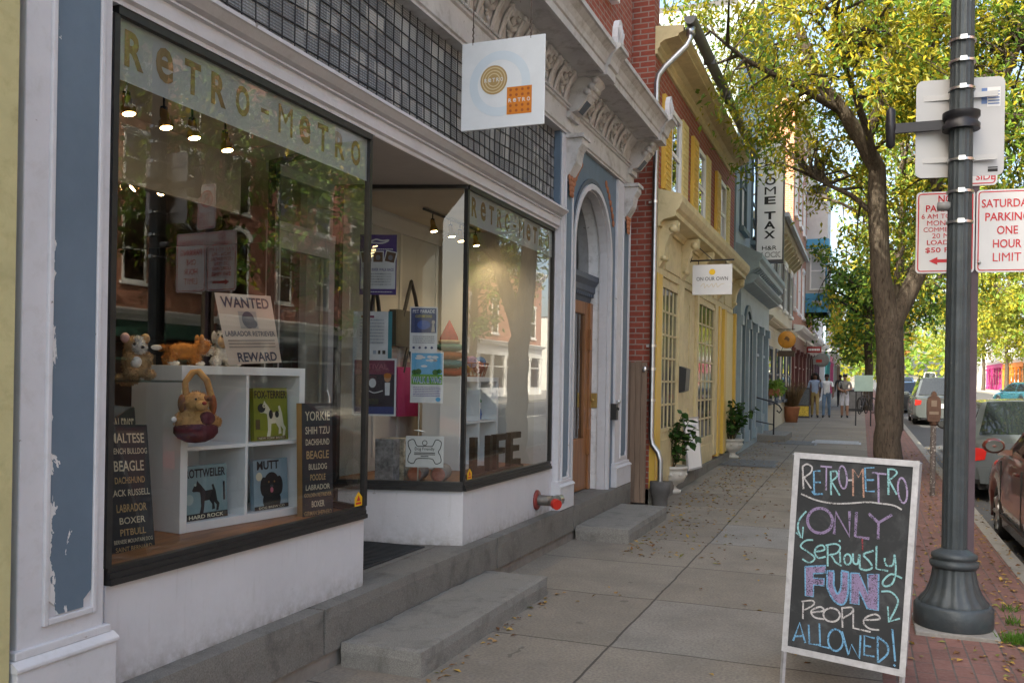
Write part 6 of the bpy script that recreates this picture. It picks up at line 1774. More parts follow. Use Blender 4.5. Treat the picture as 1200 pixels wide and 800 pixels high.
cs(0,T,[(162,1186),(165,1071)]); cs(0,T,[(150,1071),(230,1061),(245,1086),(175,1126)],[(220,1141),(315,1126),(290,1101),(225,1131),(250,1171),(320,1181)],loop(375,1151,60,45),[(445,1104),(520,1098),(520,1131),(455,1171)],[(600,1176),(715,1166),(690,1136),(625,1156),(605,1196),(650,1231),(715,1236)],curve=True)
cs(0,T,[(455,1231),(450,1106)],[(530,1106),(532,1231),(655,1251)])
cs(2,T,[(725,986),(790,986),(840,1036),(825,1096),(780,1181)],curve=True); cs(2,T,[(772,1081),(780,1181),(855,1156)])
cs(1,T*1.1,[(88,1331),(138,1211),(180,1341)],[(105,1301),(165,1298)],[(205,1221),(212,1346),(285,1351)],[(285,1211),(292,1358),(360,1368)],[(450,1256),(500,1406),(520,1336),(578,1426),(585,1276)],[(685,1291),(612,1276),(612,1401),(685,1408)],[(612,1341),(660,1346)],[(705,1276),(710,1446)],[(805,1226),(830,1431)],[(820,1452),(832,1462)])
cs(1,T*1.1,loop(405,1314,55,70),[(700,1278),(770,1326),(775,1386),(715,1441)],curve=True)
ck.build('chalk_lettering', CH, ab)

# ================================================================== people
SKIN = M('skin_brown', (.14,.07,.045), .6, .1); SKIN2 = M('skin_tan', (.30,.17,.12), .6, .1)
SHOE = M('dark_shoe', (.03,.03,.03), .6, .1); HAIR = M('black_hair', (.012,.01,.01), .7, .3, 20)
def person(label, loc, rz, H, skin, shirt, pants, sleeve, leg_skin, hair, stride=.16, arms=None):
    t = thing('person', label, 'person', loc, 'people walking on the pavement', rz)
    k = H/1.75
    J = {'pel':(0,0,.95),'spi':(0,.0,1.13),'che':(0,.01,1.33),'nec':(0,.01,1.49),'hea':(0,-.015,1.60),'top':(0,-.01,1.70)}
    rad = {'pel':(.15,.105),'spi':(.135,.10),'che':(.16,.105),'nec':(.055,.055),'hea':(.078,.092),'top':(.06,.07)}
    E_ = [('pel','spi'),('spi','che'),('che','nec'),('nec','hea'),('hea','top')]
    bones = {('pel','spi'):1,('spi','che'):1,('che','nec'):1,('nec','hea'):0,('hea','top'):0}
    for sd, nm in ((1,'L'),(-1,'R')):
        st = stride*sd
        J['hip'+nm] = (.085*sd,0,.90); J['kne'+nm] = (.095*sd,-st*.6-.03,.50); J['ank'+nm] = (.10*sd,-st*1.0+.02*0,.085); J['toe'+nm] = (.115*sd,-st-.16,.045)
        rad['hip'+nm] = (.092,.10); rad['kne'+nm] = (.062,.066); rad['ank'+nm] = (.046,.05); rad['toe'+nm] = (.042,.036)
        J['sho'+nm] = (.185*sd,.01,1.42); rad['sho'+nm] = (.062,.062)
        el, wr = (arms or {}).get(nm, ((.245*sd,.02+st*.3,1.15),(.255*sd,-.05+st*.9,.91)))
        J['elb'+nm] = el; J['wri'+nm] = wr; rad['elb'+nm] = (.046,.046); rad['wri'+nm] = (.032,.034)
        for a, b_, mi in (('pel','hip',2),('hip','kne',2),('kne','ank',2 if not leg_skin else 0),('ank','toe',3)):
            aa = a if a == 'pel' else a+nm
            E_.append((aa, b_+nm)); bones[(aa,b_+nm)] = mi
        for a, b_, mi in (('che','sho',1),('sho','elb',1),('elb','wri',1 if sleeve == 'long' else 0)):
            aa = a if a == 'che' else a+nm
            E_.append((aa, b_+nm)); bones[(aa,b_+nm)] = mi
    names = list(J); ix = {n: i for i, n in enumerate(names)}
    me = bpy.data.meshes.new('body')
    me.from_pydata([Vector(J[n])*k for n in names], [(ix[a],ix[b_]) for a, b_ in E_], [])
    o = bpy.data.objects.new('body', me); COL.objects.link(o)
    sm = o.modifiers.new('skin','SKIN'); sm.use_smooth_shade = True; sm.branch_smoothing = .3
    ss_ = o.modifiers.new('sub','SUBSURF'); ss_.levels = 1; ss_.render_levels = 1
    for n in names:
        d = me.skin_vertices[0].data[ix[n]]; d.radius = (rad[n][0]*k, rad[n][1]*k); d.use_root = (n == 'pel')
    bpy.context.view_layer.update()
    nm_ = bpy.data.meshes.new_from_object(o.evaluated_get(bpy.context.evaluated_depsgraph_get()))
    bpy.data.objects.remove(o)
    for q in (skin, shirt, pants, SHOE): nm_.materials.append(q)
    V = [v.co.copy() for v in nm_.vertices]
    for p in nm_.polygons:
        c = p.center; best = None
        for (a, b_), mi in bones.items():
            A, B = Vector(J[a])*k, Vector(J[b_])*k; ab_ = B-A
            tt = max(0, min(1, (c-A).dot(ab_)/ab_.length_squared)); d = (c-(A+ab_*tt)).length
            if best is None or d < best[0]: best = (d, mi, a, tt)
        mi = best[1]
        if best[2] == 'che' and best[3] > .75 and best[1] == 1 and c.z > 1.47*k: mi = 0
        if best[2] == 'pel' and mi == 1 and c.z < .93*k: mi = 2
        if sleeve == 'short' and best[2][:3] == 'sho' and best[3] > .75: mi = 0
        if leg_skin and best[2][:3] == 'hip' and best[3] > .97: mi = 0
        p.material_index = mi; p.use_smooth = True
    bo = bpy.data.objects.new('body', nm_); COL.objects.link(bo); bo.parent = t
    hk = MB()
    hk.ell((0,.012*k,1.665*k),(.092*k,.105*k,.082*k),None,12,lump=.2)
    if hair == 'long':
        for sd in (1,-1): hk.tube([(.075*sd*k,.03*k,1.68*k),(.115*sd*k,.03*k,1.56*k),(.13*sd*k,.03*k,1.42*k)],[.05*k,.055*k,.03*k],8)
        hk.tube([(0,.07*k,1.68*k),(0,.10*k,1.5*k),(0,.10*k,1.38*k)],[.08*k,.09*k,.05*k],8)
    hk.build('hair', HAIR, bo, local=True)
    fc = MB()
    for sd in (1,-1): fc.ell((.03*sd*k,-.098*k,1.615*k),(.011*k,.006*k,.007*k),None,8); 
    fc.tube([(-.022*k,-.098*k,1.55*k),(.022*k,-.098*k,1.55*k)],.005*k,6)
    fc.build('eyes_and_mouth', HAIR, bo, local=True)
    MB().tube([(0,-.095*k,1.625*k),(0,-.118*k,1.585*k)],[.008*k,.014*k],8).ell((.082*k,-.0,1.60*k),(.012*k,.02*k,.028*k),None,8).ell((-.082*k,0,1.60*k),(.012*k,.02*k,.028*k),None,8).build('nose_and_ears', skin, bo, local=True)
    for sd, nm in ((1,'L'),(-1,'R')):
        w = Vector(J['wri'+nm])*k; d = (w-Vector(J['elb'+nm])*k).normalized()
        hm = MB(); pc = w+d*.055*k
        u = d.cross(Vector((1,0,.01))).normalized(); n_ = d.cross(u)
        hm.tube([w-d*.01, w+d*.04*k, w+d*.09*k],[.028*k,.034*k,.028*k],8)
        for j, (of, ln) in enumerate(((-.026,.070),(-.009,.082),(.009,.078),(.026,.060))):
            b0 = w+d*.085*k+u*of*k; hm.tube([b0, b0+d*ln*.55*k+n_*.006*k, b0+d*ln*k*.9+n_*.022*k],[.009*k,.0085*k,.006*k],6)
        b0 = w+d*.035*k+u*.028*k; hm.tube([b0,b0+d*.03*k+u*.018*k,b0+d*.058*k+u*.02*k],[.011*k,.010*k,.007*k],6)
        hm.build('hand', skin, bo, local=True)
    return t
CL = lambda n, c: M(n, c, .8, .15, 8, .2, 30)
person('man with long dark hair in a blue shirt and tan trousers walking towards the camera', (-1.70,36.8,gz(36.8)), .05, 1.76, SKIN, CL('blue_shirt',(.26,.34,.50)), CL('tan_trousers',(.33,.25,.11)), 'long', False, 'long',
       arms={'L':((.25,.0,1.16),(.20,-.14,1.40)),'R':((-.25,.03,1.15),(-.27,-.03,.92))})
person('man in a white tee shirt and blue jeans walking in the middle of the three', (-1.28,37.0,gz(37)), -.05, 1.72, SKIN, CL('white_tee',(.66,.68,.74)), CL('blue_jeans',(.12,.19,.30)), 'short', False, 'short', -.14)
person('man in a grey shirt and white shorts, his hands joined in front, nearest the street', (-.62,37.3,gz(37.3)), .0, 1.72, SKIN2, CL('grey_shirt',(.19,.19,.19)), CL('white_shorts',(.60,.60,.70)), 'short', True, 'short', .08,
       arms={'L':((.24,-.06,1.14),(.06,-.26,1.10)),'R':((-.24,-.06,1.14),(-.04,-.24,1.06))})
person('dark dressed person far behind the three walkers', (-1.05,49.5,gz(49.5)), 0, 1.68, SKIN, CL('dark_top',(.05,.05,.06)), CL('dark_trousers',(.04,.04,.05)), 'long', False, 'short', .12)

# ================================================================== window display, near bay
FLZ = .7905
PICK = lambda n, c: M(n, c, .6, .12, 8)
u_ = Vector((.1549,.9879,0)); n_in = Vector((-.9879,.1549,0))
def lf(o, u=u_, n=n_in):
    """matrix: x along the front (towards +Y), y back into the shop, z up"""
    return Matrix(((u.x,n.x,0,o[0]),(u.y,n.y,0,o[1]),(0,0,1,o[2]),(0,0,0,1)))
SO = (-3.212,3.639,FLZ)
sm4 = lf(SO)
def cube_unit(label, m4, w, h, d, nx, nz, o, tk=.045, ti=.02):
    t = thing('cube_shelf', label, 'shelf', o)
    b = MB()
    def bb(x0,x1,z0,z1,y0=0,y1=None): 
        y1 = d if y1 is None else y1
        b.mbox(m4 @ Matrix.Translation(((x0+x1)/2,(y0+y1)/2,(z0+z1)/2)), x1-x0, y1-y0, z1-z0)
    bb(0,tk,0,h); bb(w-tk,w,0,h); bb(tk,w-tk,h-tk,h); bb(tk,w-tk,0,tk)
    for i in range(1,nx): x = tk+(w-2*tk)*i/nx; bb(x-ti/2,x+ti/2,tk,h-tk,.002)
    o_ = b.build('carcass', SHELFW, t, bevel=.002)
    b = MB()
    for i in range(nx):
        x0 = tk+(w-2*tk)*i/nx+(ti/2 if i else 0); x1 = tk+(w-2*tk)*(i+1)/nx-(ti/2 if i < nx-1 else 0)
        for j in range(1,nz): z = tk+(h-2*tk)*j/nz; bb(x0,x1,z-ti/2,z+ti/2,.004)
    b.build('shelf_board', SHELFW, t)
    b = MB(); bb(tk,w-tk,tk,h-tk,d-.02,d-.005); b.build('back_panel', SHELFW, t)
    return t
cube_unit('white cube shelf holding the dog pictures in the near window', sm4, .89, .855, .39, 2, 2, SO)
# canvas pictures
def canvas(label, m4, w, h, col, side, th=.03):
    t = thing('dog_picture', label, 'picture', m4.to_translation(), 'dog pictures in the cube shelf')
    MB().mbox(m4 @ Matrix.Translation((w/2,th/2,h/2)), w, th, h).build('canvas', [col], t)
    o = m4.to_translation(); x = Vector((m4[0][0],m4[1][0],m4[2][0])); z = Vector((m4[0][2],m4[1][2],m4[2][2]))
    return t, frame(o, x, z)
DOG = [(825,450),(850,400),(868,388),(876,360),(888,380),(910,405),(950,460),(1020,455),(1010,410),(1028,405),(1048,470),(1062,560),(1082,590),(1070,650),(1048,655),(1055,600),(1030,570),(1038,635),(1008,640),(1012,590),(985,548),(940,552),(935,610),(925,668),(890,668),(906,600),(905,520),(898,470),(870,462),(838,462)]
def dogpoly(fm, tx, w, h, mi, flip=False, lift=.0016, s=1.0, oy=0):
    q = [((x-775)/330, (685-y)/425) for x, y in DOG]
    if flip: q = [(1-a, b) for a, b in q][::-1]
    q = [(((a-.5)*s+.5)*w, (b*s+oy)*h) for a, b in q][::-1]
    tx.poly(fm, q, mi, lift)
NAVY = PICK('navy_ink', (.02,.03,.05)); BONE = PICK('bone_ink', (.62,.58,.42)); GRNP = PICK('olive_print', (.20,.22,.02)); TEALP = PICK('teal_print', (.20,.30,.32)); TEAL2 = PICK('grey_teal_print', (.24,.33,.38)); PINKI = PICK('pink_ink', (.5,.15,.2))
xz = lambda x, y, z, tilt=-.06: sm4 @ Matrix.Translation((x,y,z)) @ Matrix.Rotation(tilt,4,'X')
zmid = .855/2+.012
t, fm = canvas('fox terrier picture, white dog on an olive green ground', xz(.555,.06,zmid), .265, .30, GRNP, 0)
tx = TX(); tx.put('FOX-TERRIER',fm,.1325,.262,.045,0,'CENTER',.02,1,.25); dogpoly(fm,tx,.265,.30,1,s=1.0)
for (cx,cy,rx,ry) in ((.058,.185,.030,.026),(.130,.148,.016,.026),(.178,.148,.016,.02)): tx.disc(fm,cx,cy,rx,ry,0,.0022,14)
tx.disc(fm,.078,.198,.012,.012,1,.0028,12); tx.disc(fm,.078,.198,.005,.005,0,.0032,10); tx.rect(fm,.02,.245,.004,.022,3,.0018); tx.rect(fm,.012,.045,.065,.12,3,.0018); tx.put('NEW YORK BREED',fm,.1325,.013,.012,1,'CENTER',.0,1,.2,.0026)
tx.build('print', [INK,BONE,GRNP,PICK('brown_print',(.10,.07,.03))], t)
t, fm = canvas('rottweiler picture, black dog on a pale teal ground', xz(.07,.05,.046), .29, .285, TEALP, 0)
tx = TX(); tx.put('ROTTWEILER',fm,.145,.245,.046,0,'CENTER',.02,1,.265); dogpoly(fm,tx,.27,.285,0,s=.86,oy=.07); tx.rect(fm,0,.29,0,.034,0,.002); tx.put('HARD ROCK',fm,.145,.017,.02,1,'CENTER',.015,1,.23,.0026)
tx.disc(fm,.035,.11,.028,.028,2,.0014,18); tx.disc(fm,.075,.185,.008,.008,2,.003,10); tx.rect(fm,.262,.275,.09,.19,0)
tx.build('print', [INK,BONE,PICK('pale_teal_print',(.34,.42,.40))], t)
t, fm = canvas('mutt picture, shaggy black dog face on a grey blue ground', xz(.555,.05,.046), .265, .285, TEAL2, 0)
tx = TX(); tx.put('MUTT',fm,.11,.252,.05,0,'CENTER',.03,1,.17)
tx.disc(fm,.135,.14,.062,.07,0,.0016); tx.disc(fm,.075,.13,.028,.055,0,.0017); tx.disc(fm,.195,.13,.028,.055,0,.0017); tx.disc(fm,.135,.05,.07,.06,0,.0015)
tx.disc(fm,.135,.108,.012,.016,2,.0024,12); tx.disc(fm,.113,.155,.006,.006,3,.0024,10); tx.disc(fm,.157,.155,.006,.006,3,.0024,10); tx.disc(fm,.135,.13,.014,.010,4,.0022,10)
tx.disc(fm,.04,.19,.024,.024,1,.0014,16); tx.rect(fm,0,.265,0,.022,0,.002); tx.put('DOG BREW CO',fm,.1325,.011,.013,1,'CENTER',.01,1,.2,.0026)
tx.build('print', [INK,BONE,PINKI,PICK('eye_amber',(.3,.15,.05)),PICK('nose_grey',(.06,.06,.07))], t)
# breed name boards
BOARDD = M('dark_slate_board', (.028,.03,.036), .6, .15, 6); BSIDE = M('board_edge_tan', (.30,.19,.08), .6, .15, 6)
IVORY = PICK('ivory_letters', (.55,.49,.36)); TANL = PICK('tan_letters', (.42,.29,.14))
def breed(label, m4, w, h, rows, th=.05):
    t = thing('breed_board', label, 'wall sign', m4.to_translation(), 'dog breed name boards')
    MB().mbox(m4 @ Matrix.Translation((w/2,th/2+.002,h/2)), w, th, h).build('board', BSIDE, t)
    MB().mbox(m4 @ Matrix.Translation((w/2,0,h/2)), w*.999, .004, h*.999).build('face', BOARDD, t)
    o = m4.to_translation(); x = Vector((m4[0][0],m4[1][0],m4[2][0])); z = Vector((m4[0][2],m4[1][2],m4[2][2])); yv = Vector((m4[0][1],m4[1][1],m4[2][1]))
    fm = frame(o-yv*.0022, x, z)
    tx = TX(); y = h*.97
    tot = sum(r[1] for r in rows)*1.75
    for i, (s_, hh, wf) in enumerate(rows):
        H_ = hh/tot*h; y -= H_*1.0
        tx.put(s_,fm,w/2,y,H_*.98,i % 2 if i > 1 else 0,'CENTER',.012,1,w*wf,.001); y -= H_*.70
    tx.build('lettering', [IVORY,TANL], t); return t
bu = Vector((.34,.94,0)).normalized(); bnn = Vector((-bu.y,bu.x,0))
breed('upright dark board listing breeds from Yorkie down, right of the cube shelf', lf((-2.985,4.385,FLZ),bu,bnn) @ Matrix.Rotation(-.04,4,'X'), .215, .655,
      [('YORKIE',1.5,.82),('SHIH TZU',1.2,.80),('DACHSHUND',1.0,.78),('BEAGLE',1.3,.74),('BULLDOG',.95,.6),('POODLE',1.0,.5),('LABRADOR',.85,.8),('GOLDEN RETRIEVER',.6,.9),('BOXER',1.0,.42),('GERMAN SHEPHERD',.7,.9)])
bu2 = Vector((-.02,1,0)).normalized(); bn2 = Vector((-1,-.02,0))
L4 = lf((-3.11,3.10,FLZ),bu2,bn2) @ Matrix.Rotation(-.15,4,'X') @ Matrix.Rotation(.05,4,'Y')
breed('leaning dark board listing breeds from Maltese down, left end of the near window', L4, .265, .585,
      [('MALTESE',1.5,.8),('FRENCH BULLDOG',.9,.9),('BEAGLE',1.6,.7),('DACHSHUND',1.0,.7),('JACK RUSSELL',1.3,.9),('LABRADOR',1.2,.7),('BOXER',1.0,.6),('PITBULL',1.0,.6),('BERNESE MOUNTAIN DOG',.6,.9),('SAINT BERNARD',.7,.85)], .06)
L5 = lf((-3.19,3.12,FLZ),bu2,bn2) @ Matrix.Rotation(-.15,4,'X') @ Matrix.Rotation(.05,4,'Y')
breed('taller dark board topped by Bichon Frise, standing behind the Maltese board', L5, .255, .67, [('BICHON FRISE',1.2,.9),('PUG',1.0,.4),('COLLIE',1.0,.6),('SPANIEL',1.0,.7),('TERRIER',1.0,.7),('HOUND',1.0,.6)], .04)
# plush toys
def plush(name, label, loc, rz, sc, parts, cols, vox=.008, group='plush dogs in the near window'):
    """parts: name -> list of (centre, radii[, rot]); the body is welded into one skin"""
    t = thing(name, label, 'plush toy', loc, group, rz)
    for nm, mat, els in parts:
        b = MB()
        for e in els:
            b.ell(tuple(x*sc for x in e[0]), tuple(x*sc for x in e[1]), Euler(e[2]) if len(e) > 2 else None, 14)
        o = b.build(nm, mat, t, local=True)
        if len(els) > 1 and nm in ('body','white_fur','hair'):
            r = o.modifiers.new('weld','REMESH'); r.mode = 'VOXEL'; r.voxel_size = vox; r.use_smooth_shade = True
            s_ = o.modifiers.new('smooth','SMOOTH'); s_.factor = .6; s_.iterations = 2
            rg = random.Random(len(els)); fp = MB()
            for e in els:                                   # short pile standing off the skin
                R = Euler(e[2]).to_matrix() if len(e) > 2 else Matrix.Identity(3)
                cc, rr_ = Vector(e[0])*sc, Vector(e[1])*sc
                for k in range(420):
                    u = rvec(rg); q = cc + R @ Vector((u.x*rr_.x, u.y*rr_.y, u.z*rr_.z))
                    nn = (R @ Vector((u.x/rr_.x, u.y/rr_.y, u.z/rr_.z))).normalized()
                    dd = (nn + rvec(rg)*.55).normalized(); L_ = rg.uniform(.007,.015)*sc
                    leaf_quad(fp.v, fp.f, q - nn*.003, dd, rvec(rg), L_, L_*.35); fp.m.append(0); fp.sm.append(False)
            fp.build('fur_pile', mat, o, local=True)
    return t
fur = lambda n, c: M(n, c, .95, .22, 40, .6, 90)
TAN = fur('tan_fur', (.42,.27,.13)); WHF = fur('white_fur', (.66,.63,.58)); ORF = fur('orange_fur', (.42,.17,.04)); GRF = fur('grey_fur', (.36,.35,.34)); PNK = fur('pink_lining', (.55,.33,.30)); MAR = fur('maroon_fur', (.10,.022,.03)); BRF = fur('brown_fur', (.22,.09,.04)); TANB = fur('golden_fur', (.50,.28,.11))
# all face local +X... turned by rz
plush('plush_dog','tan plush dog with white muzzle sitting on the glass stand', (-3.22,3.33,1.572), -.35, .95, [
 ('body',TAN,[((0,0,.075),(.062,.06,.075)),((.0,0,.165),(.058,.052,.052)),((.05,.045,.025),(.05,.028,.026)),((.05,-.045,.025),(.05,.028,.026)),((.03,.045,.09),(.028,.024,.05),(0,.5,0)),((.03,-.045,.09),(.028,.024,.05),(0,.5,0)),((-.07,.0,.11),(.022,.02,.05),(0,-.5,0)),((-.02,-.03,.0),(.05,.06,.03))]),
 ('white_fur',WHF,[((.045,0,.155),(.034,.034,.032)),((.03,.0,.185),(.035,.025,.028))]),('bib',WHF,[((.052,-.02,.085),(.02,.03,.03))]),
 ('ear',TAN,[((.0,.052,.205),(.02,.024,.026))]),('ear',PNK,[((.0,-.052,.205),(.02,.024,.026))]),
 ('nose',INK,[((.078,0,.160),(.008,.010,.008))]),('eye',INK,[((.052,.028,.175),(.008,.007,.008))]),('eye',INK,[((.052,-.028,.175),(.008,.007,.008))])],None)
ztop = FLZ+.8555
def on_shelf(x, y): p = sm4 @ Vector((x,y,.8555)); return tuple(p)
plush('plush_dog','orange and white plush dog standing on top of the cube shelf', on_shelf(.13,.15), 1.05, 1.0, [
 ('body',ORF,[((0,0,.075),(.085,.042,.045)),((.10,0,.10),(.048,.045,.042)),((.06,.03,.03),(.024,.022,.035)),((.06,-.03,.03),(.024,.022,.035)),((-.07,.03,.03),(.026,.022,.035)),((-.07,-.03,.03),(.026,.022,.035)),((-.10,0,.09),(.035,.014,.014))]),
 ('white_fur',WHF,[((.13,0,.085),(.032,.034,.026)),((.115,0,.10),(.03,.018,.04))]),('paw',WHF,[((.075,.03,.012),(.032,.024,.016))]),('paw',WHF,[((.075,-.03,.012),(.032,.024,.016))]),('paw',WHF,[((-.06,-.03,.012),(.034,.024,.016))]),
 ('ear',ORF,[((.085,.035,.145),(.012,.018,.022))]),('ear',ORF,[((.085,-.035,.145),(.012,.018,.022))]),('nose',INK,[((.162,0,.092),(.008,.010,.007))]),('eye',INK,[((.135,.026,.108),(.006,.006,.006))]),('eye',INK,[((.135,-.026,.108),(.006,.006,.006))]),('label_tag',WHF,[((-.14,-.01,.09),(.03,.003,.014))])],None)
plush('plush_dog','grey and white plush dog sitting at the right of the shelf top', on_shelf(.40,.14), -.95, 1.0, [
 ('body',GRF,[((0,0,.075),(.075,.06,.07)),((.045,0,.15),(.052,.05,.048)),((-.06,.03,.03),(.05,.03,.03))]),
 ('white_fur',WHF,[((.08,.04,.025),(.045,.026,.026)),((.08,-.04,.025),(.045,.026,.026)),((.06,.0,.07),(.03,.04,.045))]),('muzzle',TAN,[((.085,0,.135),(.028,.032,.035))]),
 ('ear',PNK,[((.02,.055,.175),(.02,.014,.028))]),('ear',GRF,[((.02,-.055,.16),(.018,.014,.035))]),('nose',INK,[((.105,0,.165),(.012,.014,.010))]),('eye',INK,[((.088,.028,.172),(.006,.006,.006))]),('eye',INK,[((.088,-.028,.172),(.006,.006,.006))]),('paw',WHF,[((-.10,.06,.02),(.04,.028,.02))])],None)
cp = sm4 @ Vector((.11,.20,zmid))
plush('plush_dog','white plush dog with blue coat in the upper cube behind the dog bag', tuple(cp), -.9, 1.0, [
 ('body',WHF,[((0,0,.06),(.07,.06,.06)),((.02,0,.15),(.045,.045,.05)),((.05,.04,.02),(.05,.03,.022)),((.05,-.04,.02),(.05,.03,.022))]),
 ('coat',fur('blue_fleece',(.10,.25,.48)),[((-.01,.02,.075),(.06,.062,.04))]),('ear',WHF,[((.0,.045,.18),(.014,.018,.04))]),('ear',WHF,[((.0,-.045,.18),(.014,.018,.04))]),('nose',INK,[((.066,0,.145),(.008,.009,.008))]),('eye',INK,[((.055,.022,.165),(.006,.006,.006))]),('eye',INK,[((.055,-.022,.165),(.006,.006,.006))])],None)
bgp = sm4 @ Vector((.02,-.085,.47))
bg_ = plush('plush_bag','dog shaped plush handbag with maroon base hanging on the front of the cube shelf', tuple(bgp), -.55, 1.0, [
 ('body',TANB,[((0,0,.10),(.075,.105,.085)),((.03,-.01,.20),(.058,.062,.055)),((.0,.095,.10),(.04,.03,.028))]),
 ('base',MAR,[((.004,0,.06),(.082,.112,.066))]),('patch',MAR,[((.062,.035,.12),(.022,.042,.035))]),
 ('muzzle',TANB,[((.08,.0,.185),(.028,.034,.028))]),('nose',fur('red_nose',(.30,.03,.02)),[((.108,.006,.198),(.008,.012,.009))]),
 ('ear',BRF,[((.02,-.078,.195),(.03,.018,.045))]),('ear',fur('rust_fur',(.28,.08,.03)),[((.02,.078,.185),(.03,.018,.055))]),('eye',INK,[((.082,-.028,.218),(.006,.006,.006))]),('eye',INK,[((.082,.032,.218),(.006,.006,.006))]),('eye_patch',BRF,[((.068,.034,.222),(.018,.022,.016))])],None,group=None)
MB().tube([(0,-.05,.22),(-.005,-.055,.30),(0,-.02,.35),(.0,.01,.355),(.005,.05,.31),(.01,.075,.22)],.017,8).build('handle', TANB, bg_, local=True)
MB().lathe([(0,-.004),(.014,-.004),(.014,.004),(0,.004)],(.02,-.115,.115),12,axis='x').build('button', CLEANW, bg_, local=True)
# glass stand for the tan dog
gs_ = thing('display_stand', 'glass shelf on a thin steel stand carrying the tan plush dog', 'display stand', (-3.3,3.2,FLZ))
MB().prism([(-3.10,2.95),(-3.10,3.52),(-3.55,3.52),(-3.55,2.95)],'z',1.560,1.570).build('glass_shelf', glass_mat('shelf_glass',1.6,(.55,.62,.60),1.2), gs_)
MB().tube([(-3.5,3.0,FLZ),(-3.5,3.0,1.56)],.01,6).tube([(-3.5,3.45,FLZ),(-3.5,3.45,1.56)],.01,6).tube([(-3.16,3.0,FLZ),(-3.16,3.0,1.56)],.01,6).build('leg', BLACKM, gs_)
for i, (z, c_, lb) in enumerate(((1.5705,(.12,.25,.35),'small blue and white card box on the glass stand'),)):
    b = MB().box(-3.50,-3.40,2.98,3.12,z,z+.12).build('card_box', PICK('card_blue',c_)); tag(b, lb, 'box')
# wanted poster on the glass
PAPER = M('aged_poster_paper', (.62,.50,.40), .8, .06, 4); INKB = PICK('poster_ink', (.06,.06,.09))
wp = thing('wanted_poster', 'wanted poster for a labrador retriever hung slanting inside the near window', 'poster', (-2.85,3.6,1.85))
wTL, wTR, wBR, wBL = Vector((-2.83,3.40,1.975)), Vector((-2.80,3.80,2.008)), Vector((-2.85,3.97,1.665)), Vector((-2.87,3.585,1.660))
# square sheet hung askew
wx = ((wTR-wTL)+(wBR-wBL)).normalized(); wfm = frame((wBL+wBR+wTL+wTR)/4, wx, (wTL-wBL))
shx = .24
class Skew:
    def __init__(s, m): s.m = m
    def __matmul__(s, p): return s.m @ Vector((p.x - p.y*.42, p.y, p.z))
WF = Skew(wfm)
pw, ph = .395, .345
tx = TX(); tx.rect(WF,-pw/2,pw/2,-ph/2,ph/2,0,0); tx.build('paper', [PAPER], wp)
tx = TX(); tx.put('WANTED',WF,0,.132,.052,0,'CENTER',.025,1,.34); tx.rect(WF,-.065,.065,.005,.09,2,.001); tx.disc(WF,.0,.048,.045,.042,0,.0016,20); tx.disc(WF,.03,.03,.03,.022,0,.0017,14)
tx.put('LABRADOR RETRIEVER',WF,0,-.02,.026,0,'CENTER',.012,1,.36)
for k in range(3): tx.rect(WF,-.17,.17,-.058-.016*k,-.051-.016*k,1,.0014)
tx.put('REWARD',WF,.02,-.138,.048,0,'CENTER',.025,1,.29)
tx.build('lettering', [INKB,PICK('faint_ink',(.32,.26,.22)),PICK('photo_grey',(.38,.34,.31))], wp)
# spot lights
LAMPE = emit_mat('lamp_glow', (1.0,.70,.36), 14); GOLDC = M('gold_spot_shade', (.45,.28,.10), .3, .1, metal=.8)
def spot(label, p, aim, group, ceil, power=0):
    t = thing('spotlight', label, 'spotlight', p, group)
    d = (Vector(aim)-Vector(p)).normalized(); q = Vector(p)
    MB().tube([(p[0],p[1],ceil),(p[0],p[1],p[2]+.03)],.006,6).tube([q+Vector((0,0,.03)),q],.018,8).build('stem', BLACKM, t)
    MB().tube([q-d*.02,q+d*.015,q+d*.035,q+d*.045,q+d*.075,q+d*.08],[.018,.024,.022,.034,.038,.036],14,cap=True).build('shade', GOLDC, t)
    MB().tube([q+d*.0805,q+d*.084],[.030,.024],14).build('bulb', LAMPE, t)
    if power:
        l = bpy.data.lights.new('spot_glow','SPOT'); l.energy = power; l.color = (1,.72,.42); l.spot_size = radians(130); l.spot_blend = .6; l.shadow_soft_size = .03
        lo = bpy.data.objects.new('spot_glow', l); COL.objects.link(lo); lo.parent = t
        lo.location = d*.10; lo.rotation_euler = d.to_track_quat('-Z','Y').to_euler()
    return t
SG1 = 'spotlights over the near window'; SG2 = 'spotlights over the far window'; SG3 = 'spotlights deep in the shop'
tr1 = MB().tube([(-3.35,3.2,3.04),(-3.35,4.25,3.04)],.012,8).build('track_rail', BLACKM); tag(tr1, 'thin black spotlight rail over the near window display', 'light rail')
for y, lb in ((3.381,'leftmost gold spotlight over the near window'),(3.633,'second gold spotlight from the left over the near window'),(3.84,'third gold spotlight from the left over the near window'),(4.108,'rightmost gold spotlight over the near window')):
    spot(lb, (-3.35,y,2.935), (-3.0,y+.05,1.2), SG1, 3.035, 2.5)
tr1 = MB().tube([(-3.5,6.85,3.04),(-3.5,8.05,3.04)],.012,8).build('track_rail', BLACKM); tag(tr1, 'thin black spotlight rail over the far window display', 'light rail')
for y, z, lb in ((7.025,2.955,'leftmost gold spotlight over the far window'),(7.39,2.965,'second gold spotlight over the far window'),(7.595,2.955,'third gold spotlight over the far window'),(7.95,2.965,'rightmost gold spotlight over the far window')):
    spot(lb, (-3.5,y,z), (-3.2,y+.1,1.2), SG2, 3.035, 2)
